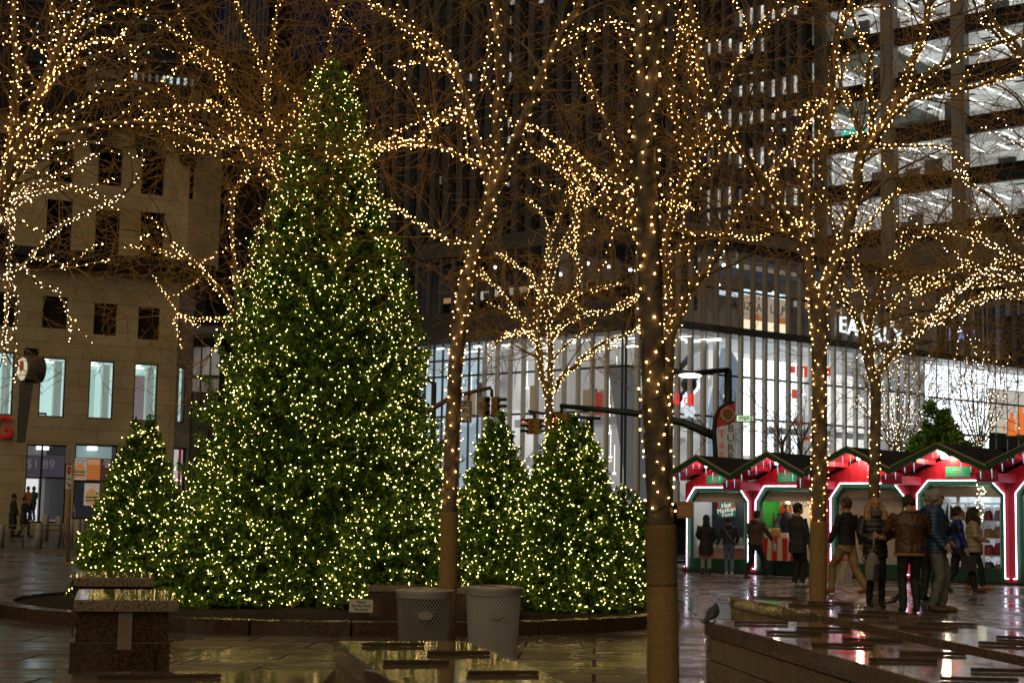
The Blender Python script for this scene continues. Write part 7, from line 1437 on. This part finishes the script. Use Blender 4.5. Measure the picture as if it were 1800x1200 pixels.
        mk(t, 'hair', hr, .009, 1, lambda co: .010*mnoise.noise(co*28)+.006*sin(co.x*160), body)
    ht = g('hat')
    if ht:
        t = MB()
        if g('hatk') == 'cap': t.ell(hv(0, -.012, .052), (.090, .106, .080), 14, 0, HR); t.ell(hv(0, .105, .045), (.060, .065, .012), 12, 0, HR)
        elif g('hatk') == 'hood': t.ell(hv(0, -.03, .020), (.108, .118, .125), 14, 0, HR); t.tube([hv(0, -.05, -.03), tw((0, -.05, 1.46))], [.095, .11], 12)
        else: t.ell(hv(0, -.012, .045), (.093, .110, .098), 14, 0, HR)
        mk(t, 'hat', ht, .010, 2, None, body)
    if g('glasses'):
        t = MB()
        for x in (-1, 1): t.tube([hv(x*.031+.02*cos(2*pi*k/10), .100, .006+.016*sin(2*pi*k/10)) for k in range(11)], .0028, 5); t.tube([hv(x*.052, .098, .01), hv(x*.08, .0, .01)], .0028, 5)
        raw(t, 'glasses', blackm, body)
    if g('mask'): t = MB(); t.ell(hv(0, .062, -.052), (.056, .052, .050), 12, 0, HR); mk(t, 'face_mask', mat('blue_mask', (.35, .5, .6), .7), .009, 1, None, body)
    if g('fur'):
        t = MB(); hem = g('hem', .9); t.add([], []); n = 22
        t.tube([tw((.186*wide*g('pf2', 1)*1.04*cos(2*pi*k/n), .14*1.04*sin(2*pi*k/n), hem+.012)) for k in range(n+1)], .022, 8, 0, False); t.tube([tw((.10*cos(2*pi*k/n), .088*sin(2*pi*k/n)-.01, 1.50)) for k in range(n+1)], .024, 8, 0, False)
        raw(t, 'fur_trim', g('fur'))
    if g('stripe'):
        t = MB(); t.tube([tw((.14*cos(pi+pi*k/8), .13*sin(pi+pi*k/8)*.9, 1.46)) for k in range(9)], .018, 6); raw(t, 'hood_trim', mat('pale_fur', (.45, .45, .47), .9))
    def loc(x, y, z_): return P0+(R*x+F_*y+Vector((0, 0, z_)))*s
    return root, loc, raw, s, hands, arms
blk = mat('black_cloth', (.014, .014, .016), .75, bump=.3); navy = mat('navy_cloth', (.015, .02, .04), .7, bump=.3); char = mat('charcoal_cloth', (.03, .03, .032), .8)
brn = mat('brown_jacket', (.075, .038, .022), .7, noise=.2, bump=.4); leath = mat('brown_leather', (.085, .040, .016), .42, noise=.35, nscale=7, bump=.6, bscale=14); jean = mat('blue_jeans', (.10, .14, .24), .75, noise=.2); gryp = mat('light_grey_cloth', (.28, .28, .27), .8); tan_ = mat('tan_chinos', (.33, .21, .09), .75, noise=.12); gytr = mat('grey_trousers', (.14, .14, .13), .75, noise=.15); puf = mat('blue_puffer', (.035, .075, .155), .38, noise=.12); roy = mat('royal_blue_jacket', (.015, .035, .22), .45); beig = mat('beige_jacket', (.42, .33, .22), .6); hdk = mat('dark_hair', (.02, .013, .01), .6); hbr = mat('brown_hair', (.07, .04, .02), .6); hbl = mat('blonde_hair', (.40, .24, .09), .5, noise=.4, nscale=25); hgr = mat('grey_hair', (.30, .28, .25), .7, noise=.3, nscale=30)
orsh = mat('orange_shoe', (.42, .09, .02), .5); whsh = mat('white_shoe', (.5, .5, .48), .5); tansh = mat('tan_shoe', (.36, .18, .06), .6); olsh = mat('green_trainers', (.12, .16, .13), .6); brsh = mat('brown_shoe', (.07, .035, .02), .5)
person('person from behind in a long black hooded coat and pale trousers, first stall', 1241, 1010, 103, 4, dict(jacket=blk, hem=.60, flare=1.12, puff=1.06, trousers=gryp, legw=.9, hair=hdk, hat=blk, hatk='hood', shoes=blk, boot=.12, lhand=(-.16, .22, 1.05), rhand=(.22, .20, 1.0)))
r_, loc, raw, s_, hh, ar = person('person seen from behind in a dark jacket with pale hood trim and blue jeans', 1281, 1011, 102, 12, dict(jacket=navy, hem=.93, puff=1.05, trousers=jean, legw=.88, hair=hdk, hood=True, stripe=True, shoes=whsh, lhand=(-.36, .06, .86), rhand=(.22, .25, 1.0), lfoot=(-.07, .0, 0), rfoot=(.09, .02, 0)))
c = MB(); c.tube([(-.14, -.12, 1.42), (.0, -.165, 1.2), (.18, -.13, .98)], .010, 5); raw(c, 'bag_strap', mat('ochre_strap', (.3, .2, .06), .6))
p = loc(-.37, .10, .80); c = MB(); c.lathe((p.x, p.y, p.z-.10), [(.03, 0), (.03, .12), (.012, .16), (.012, .19)], 10); tag(c.build('water_bottle', mat('clear_plastic', (.45, .5, .55), .15)), 'clear plastic bottle held low by the person in blue jeans', 'bottle')
r_, loc, raw, s_, hh, ar = person('man in a brown jacket and black trousers, striding between the first two stalls', 1327, 1016, 117, 48, dict(jacket=brn, hem=.86, puff=1.14, wide=1.05, trousers=blk, legw=1.05, hair=hdk, hat=blk, hood=True, shoes=olsh, lfoot=(-.12, -.25, 0), rfoot=(.12, .34, 0), drop=.05, lhand=(-.22, .10, .88), rhand=(.26, .42, .98), lean=.10))
p = loc(.26, .48, .80); c = MB(); c.lathe((p.x, p.y, p.z-.08), [(.035, 0), (.05, .02), (.045, .14), (.02, .22)], 10); tag(c.build('plastic_bag', mat('clear_plastic')), 'small clear bag in the hand of the man in the brown jacket', 'bag')
person('masked man in a black coat and beret standing by the striped table', 1402, 1031, 144, 55, dict(jacket=char, hem=.72, flare=1.12, puff=1.06, trousers=blk, hair=hdk, hat=blk, mask=True, shoes=whsh, hyaw=20, lhand=(-.24, .12, .84), rhand=(.26, .1, .86), lfoot=(-.08, .0, 0), rfoot=(.10, .04, 0)))
q_ = FK.p(FK.W(1384, 940, .65)[0], .65, 0); person('vendor in a white cap and dark sweater behind the striped table', 1384, 960, 122, 200, dict(jacket=navy, hem=.9, trousers=blk, hair=hdk, hat=mat('white_cap', (.65, .65, .62), .6), hatk='cap', lhand=(-.28, .30, 1.02), rhand=(.26, .32, .98)), Y=q_.y, z=.1)
q_ = FK.p(FK.W(1344, 940, .9)[0], .9, 0); person('vendor with short dark hair turned away beside the green mural', 1345, 960, 122, 40, dict(jacket=char, hem=.9, trousers=blk, hair=hdk), Y=q_.y, z=.1)
person('man walking away to the left in a black jacket, tan trousers and orange shoes', 1489, 1044, 167, -38, dict(jacket=blk, hem=.90, puff=1.04, trousers=tan_, legw=1.02, hair=hbr, shoes=orsh, lfoot=(-.10, .30, 0), rfoot=(.12, -.36, .02), drop=.06, lhand=(-.30, .22, .80), rhand=(.30, -.12, .80)))
r_, loc, raw, s_, hh, ar = person('blonde woman in a black puffer jacket facing the camera, hands at her chest', 1539, 1067, 190, 183, dict(jacket=mat('black_puffer', (.022, .022, .024), .4), hem=.80, puff=1.10, quilt=.085, trousers=blk, legw=.82, hair=hbl, long=True, collar=True, shoes=blk, boot=.16, lhand=(-.10, .26, 1.10), rhand=(.07, .27, 1.07), lhd=(.7, .3, .25), rhd=(-.2, .4, .9), relb=(.9, -.2, -.5), lelb=(-.9, -.2, -.5), curl=.7), vox=.0085)
c = MB(); n = 18; c.tube([(.0+.105*cos(2*pi*k/n), .015+.095*sin(2*pi*k/n), 1.535) for k in range(n+1)], .032, 8, 0, False); c.tube([(.105*cos(2*pi*k/n), .015+.095*sin(2*pi*k/n), 1.49) for k in range(n+1)], .034, 8, 0, False); raw(c, 'scarf', mat('grey_scarf', (.12, .12, .125), .9, noise=.2, nscale=20))
# backpack held in front of her
bp0 = loc(.09, .30, .0); bk = thing('backpack', 'grey and navy backpack hanging from the blonde woman\'s hand', 'backpack', (bp0.x, bp0.y, .3)); Hh = s_*1.0
ctr_ = Vector((bp0.x, bp0.y, .66*s_)); b = MB(); etube(b, [(ctr_+Vector((0, 0, z_)), rx, ry) for z_, rx, ry in ((-.24, .06, .05), (-.22, .12, .08), (-.1, .135, .095), (.06, .125, .09), (.17, .09, .075), (.235, .03, .03))], 14)
r = remesh(b, .012, 2); 
for v in r.vertices: v.co = v.co-ORG[bk.name]
r.materials.append(mat('grey_canvas', (.22, .21, .19), .75, noise=.15)); r.polygons.foreach_set('use_smooth', [True]*len(r.polygons)); o = bpy.data.objects.new('bag_body', r); COL.objects.link(o); o.parent = bk; ORG[o.name] = ORG[bk.name]
b = MB(); etube(b, [(ctr_+Vector((.045, -.012, z_)), rx, ry) for z_, rx, ry in ((-.225, .05, .05), (-.21, .09, .088), (-.08, .098, .098), (.03, .07, .09), (.08, .02, .05))], 14); b.build('navy_panel', mat('navy_canvas', (.025, .03, .05), .7), bk)
b = MB(); b.tube([ctr_+Vector((-.04, 0, .22)), loc(.07, .28, .95), loc(.07, .29, 1.08)], .018, 6); b.tube([ctr_+Vector((-.12, 0, .05)), ctr_+Vector((-.2, -.02, .12)), ctr_+Vector((-.12, 0, .18))], .014, 6); b.build('straps', mat('strap_grey', (.2, .18, .15), .8), bk)
person('man seen from behind in a brown leather jacket with fur hem and black trousers', 1600, 1076, 206, 3, dict(jacket=leath, hem=.84, puff=1.12, wide=1.12, flare=1.0, trousers=blk, legw=.95, hair=hdk, fur=mat('tan_fur', (.30, .19, .08), .95, noise=.3, nscale=40, bump=1), shoes=blk, hpitch=.9, hyaw=-18, lhand=(-.16, .30, 1.12), rhand=(.16, .30, 1.12), lelb=(-1, -.2, -.5), relb=(1, -.2, -.5), lfoot=(-.11, -.03, 0), rfoot=(.10, .02, 0)), vox=.009)
person('grey-haired man almost hidden behind the man in the blue puffer jacket', 1634, 1056, 192, 40, dict(jacket=blk, hem=.88, puff=1.05, trousers=blk, hair=hgr, shoes=blk, hyaw=-60, lhand=(-.2, .2, 1.0), rhand=(.2, .25, 1.05)))
r_, loc, raw, s_, hh, ar = person('grey-haired man with glasses in a blue quilted puffer jacket and grey trousers', 1646, 1075, 212, 112, dict(jacket=puf, hem=.86, puff=1.16, quilt=.052, trousers=gytr, legw=1.08, hair=hgr, glasses=True, collar=True, hood=True, shoes=brsh, hyaw=-16, lfoot=(-.10, .08, 0), rfoot=(.10, -.03, 0), lhand=(-.20, .17, 1.0), rhand=(.20, .15, .94), rhd=(-.3, .6, -.4), lelb=(-.4, -1, -.2), relb=(.5, -1, -.2)), vox=.0085)
cm0 = loc(.0, .27, 1.18); cmr = thing('camera', 'black camera on a strap at the chest of the man in the blue puffer', 'camera', tuple(cm0)); fr = Fr((cm0.x, cm0.y), (cos(radians(22)), sin(radians(22)))); c = MB(); c.bx(fr, -.07, .05, -.04, .04, cm0.z-.05, cm0.z+.05); c.bx(fr, -.02, .02, -.03, .03, cm0.z+.05, cm0.z+.075); c.build('camera_body', blackm, cmr, bevel=.008)
c = MB(); c.lathe(fr.p(.05, 0, cm0.z), [(.038, 0), (.04, .07), (.034, .10)], 16, 0, True, (fr.ey, Vector((0, 0, 1)), fr.ex)); c.build('lens', blackm, cmr); c = MB(); c.tube([fr.p(-.06, .0, cm0.z+.05), loc(-.10, .17, 1.33), loc(-.09, .05, 1.52)], .008, 5); c.tube([fr.p(.04, .0, cm0.z+.05), loc(.10, .17, 1.33), loc(.09, .05, 1.52)], .008, 5); c.build('strap', blackm, cmr)
r_, loc, raw, s_, hh, ar = person('young man in a royal blue and black jacket walking right with a shopping bag', 1684, 1040, 148, 98, dict(jacket=roy, hem=.88, puff=1.08, trousers=blk, hair=hdk, shoes=brsh, lfoot=(-.1, -.30, 0), rfoot=(.1, .34, 0), drop=.07, lhand=(-.22, -.05, .82), rhand=(.23, .17, .84), hyaw=-12))
c = MB(); c.bx(FW, -.19, .02, .10, .158, 1.0, 1.42); 
p = loc(.24, .19, .60); fr = Fr((p.x, p.y), (.8, -.6)); c = MB(); c.hexa([fr.p(-.14, -.05, p.z-.16), fr.p(.14, -.05, p.z-.16), fr.p(.14, .05, p.z-.16), fr.p(-.14, .05, p.z-.16), fr.p(-.15, -.06, p.z+.16), fr.p(.15, -.06, p.z+.16), fr.p(.15, .06, p.z+.16), fr.p(-.15, .06, p.z+.16)]); sb = thing('shopping_bag', 'dark shopping bag carried by the young man in royal blue', 'bag', tuple(p)); c.build('bag_body', mat('dark_bag', (.04, .04, .045), .4), sb); c = MB(); c.tube([fr.p(-.06, 0, p.z+.16), fr.p(-.04, 0, p.z+.24), fr.p(.04, 0, p.z+.24), fr.p(.06, 0, p.z+.16)], .006, 4); c.build('handle', blackm, sb)
person('woman in a beige padded coat and black beanie looking at her phone', 1712, 1036, 142, 100, dict(jacket=beig, hem=.80, puff=1.16, quilt=.10, trousers=blk, legw=.85, hair=hdk, long=True, hat=blk, shoes=tansh, lfoot=(-.08, -.12, 0), rfoot=(.08, .20, 0), hyaw=-10, lhand=(-.10, .22, 1.08), rhand=(.12, .22, 1.06)))
# silhouettes by the corner shop
Zs = .12+(66-59.5)/35.5*1.23
person('person in a long black coat passing the shop door, left of the pair', 21, 944, 75, 60, dict(jacket=blk, hem=.34, flare=1.15, trousers=blk, hair=hdk, sleeve=.97, lhand=(-.25, .1, .85), rhand=(.25, .15, .85)), Y=66, z=Zs)
person('person in a black coat walking right, right of the pair by the shop door', 40, 943, 70, 75, dict(jacket=blk, hem=.45, flare=1.1, trousers=blk, hair=hdk, lfoot=(-.1, -.2, 0), rfoot=(.1, .25, 0), drop=.04, rhand=(.2, .3, .95)), Y=66, z=Zs)
for (x, m_, lb, f) in ((47, mat('orange_jacket', (.55, .20, .03), .6, emit=(.9, .3, .05), es=.06), 'customer in an orange jacket standing inside the shop doorway', 150), (57, mat('teal_jacket', (.03, .22, .16), .6), 'customer in a teal green jacket beside the one in orange, inside the shop', 200)):
    q = FL.W(x, 915, .9); pp = FL.p(q[0], .9, 0); person(lb, x, 916, 60, f, dict(jacket=m_, hem=.85, trousers=jean if x > 50 else gytr, hair=hbr, shoes=tansh, lhand=(-.1, .28, 1.1), rhand=(.1, .28, 1.1)), Y=pp.y, z=max(.3, q[1]))
# ---- pigeons
def pigeon(label, P, head, s_=1.0, mcol=None, pale=False):
    root = thing('pigeon', label, 'pigeon', tuple(P)); a = radians(head); R = Vector((cos(a), -sin(a), 0)); F_ = Vector((sin(a), cos(a), 0)); cp, sp_ = cos(radians(0 if pale else 32)), sin(radians(0 if pale else 32)); L = lambda x, y, z: P+(R*x+F_*((y*cp-(z-.08)*sp_*.6) if z > .07 or abs(y) > .1 else y)+Vector((0, 0, (.08+(z-.08)*cp+y*sp_+.02) if z > .07 or y < -.1 else z)))*s_
    b = MB(); b.tube([L(0, -.15, .075), L(0, -.09, .095), L(0, -.03, .115), L(0, .04, .14), L(0, .075, .175), L(0, .085, .205)], [.018, .036, .052, .050, .030, .022], 12); b.ell(L(0, .088, .215), (.022*s_, .026*s_, .022*s_), 10); b.tube([L(0, -.13, .078), L(0, -.22, .055)], [.026, .020], 8)
    r = remesh(b, .006, 1)
    for v in r.vertices: v.co = v.co-ORG[root.name]
    r.materials.append(mcol or mat('pigeon_grey', (.05, .052, .06), .6, noise=.3, nscale=30)); r.polygons.foreach_set('use_smooth', [True]*len(r.polygons)); o = bpy.data.objects.new('body', r); COL.objects.link(o); o.parent = root; ORG[o.name] = ORG[root.name]
    for sx in (-1, 1):
        w_ = MB(); w_.tube([L(sx*.046, .03, .125), L(sx*.054, -.05, .105), L(sx*.03, -.16, .075)], [.012, .022, .006], 8); w_.build('wing', mat('pigeon_wing', (.10, .10, .105), .6) if not pale else mat('pigeon_pale', (.35, .33, .30), .6), root)
        w_ = MB(); w_.tube([L(sx*.022, 0, .08), L(sx*.022, .0, .012)], .005, 5); 
        for d in (-.5, 0, .5): w_.tube([L(sx*.022, 0, .012), L(sx*.022+d*.03, .035, .006)], .004, 4)
        w_.build('leg', mat('pigeon_leg', (.3, .08, .06), .6), root)
    w_ = MB(); w_.tube([L(0, .105, .214), L(0, .135, .207)], [.007, .002], 6); w_.build('beak', blackm, root)
P_ = G(1256, 1091, HB); pigeon('dark pigeon perched on the near corner of the long granite bench', Vector((P_.x, P_.y+.05, HB)), 70, .54)
P_ = G(1571, 1069); pigeon('grey and white pigeon on the paving beside the blonde woman\'s boots', Vector((P_.x, P_.y, 0)), 150, 1.0, pale=True)
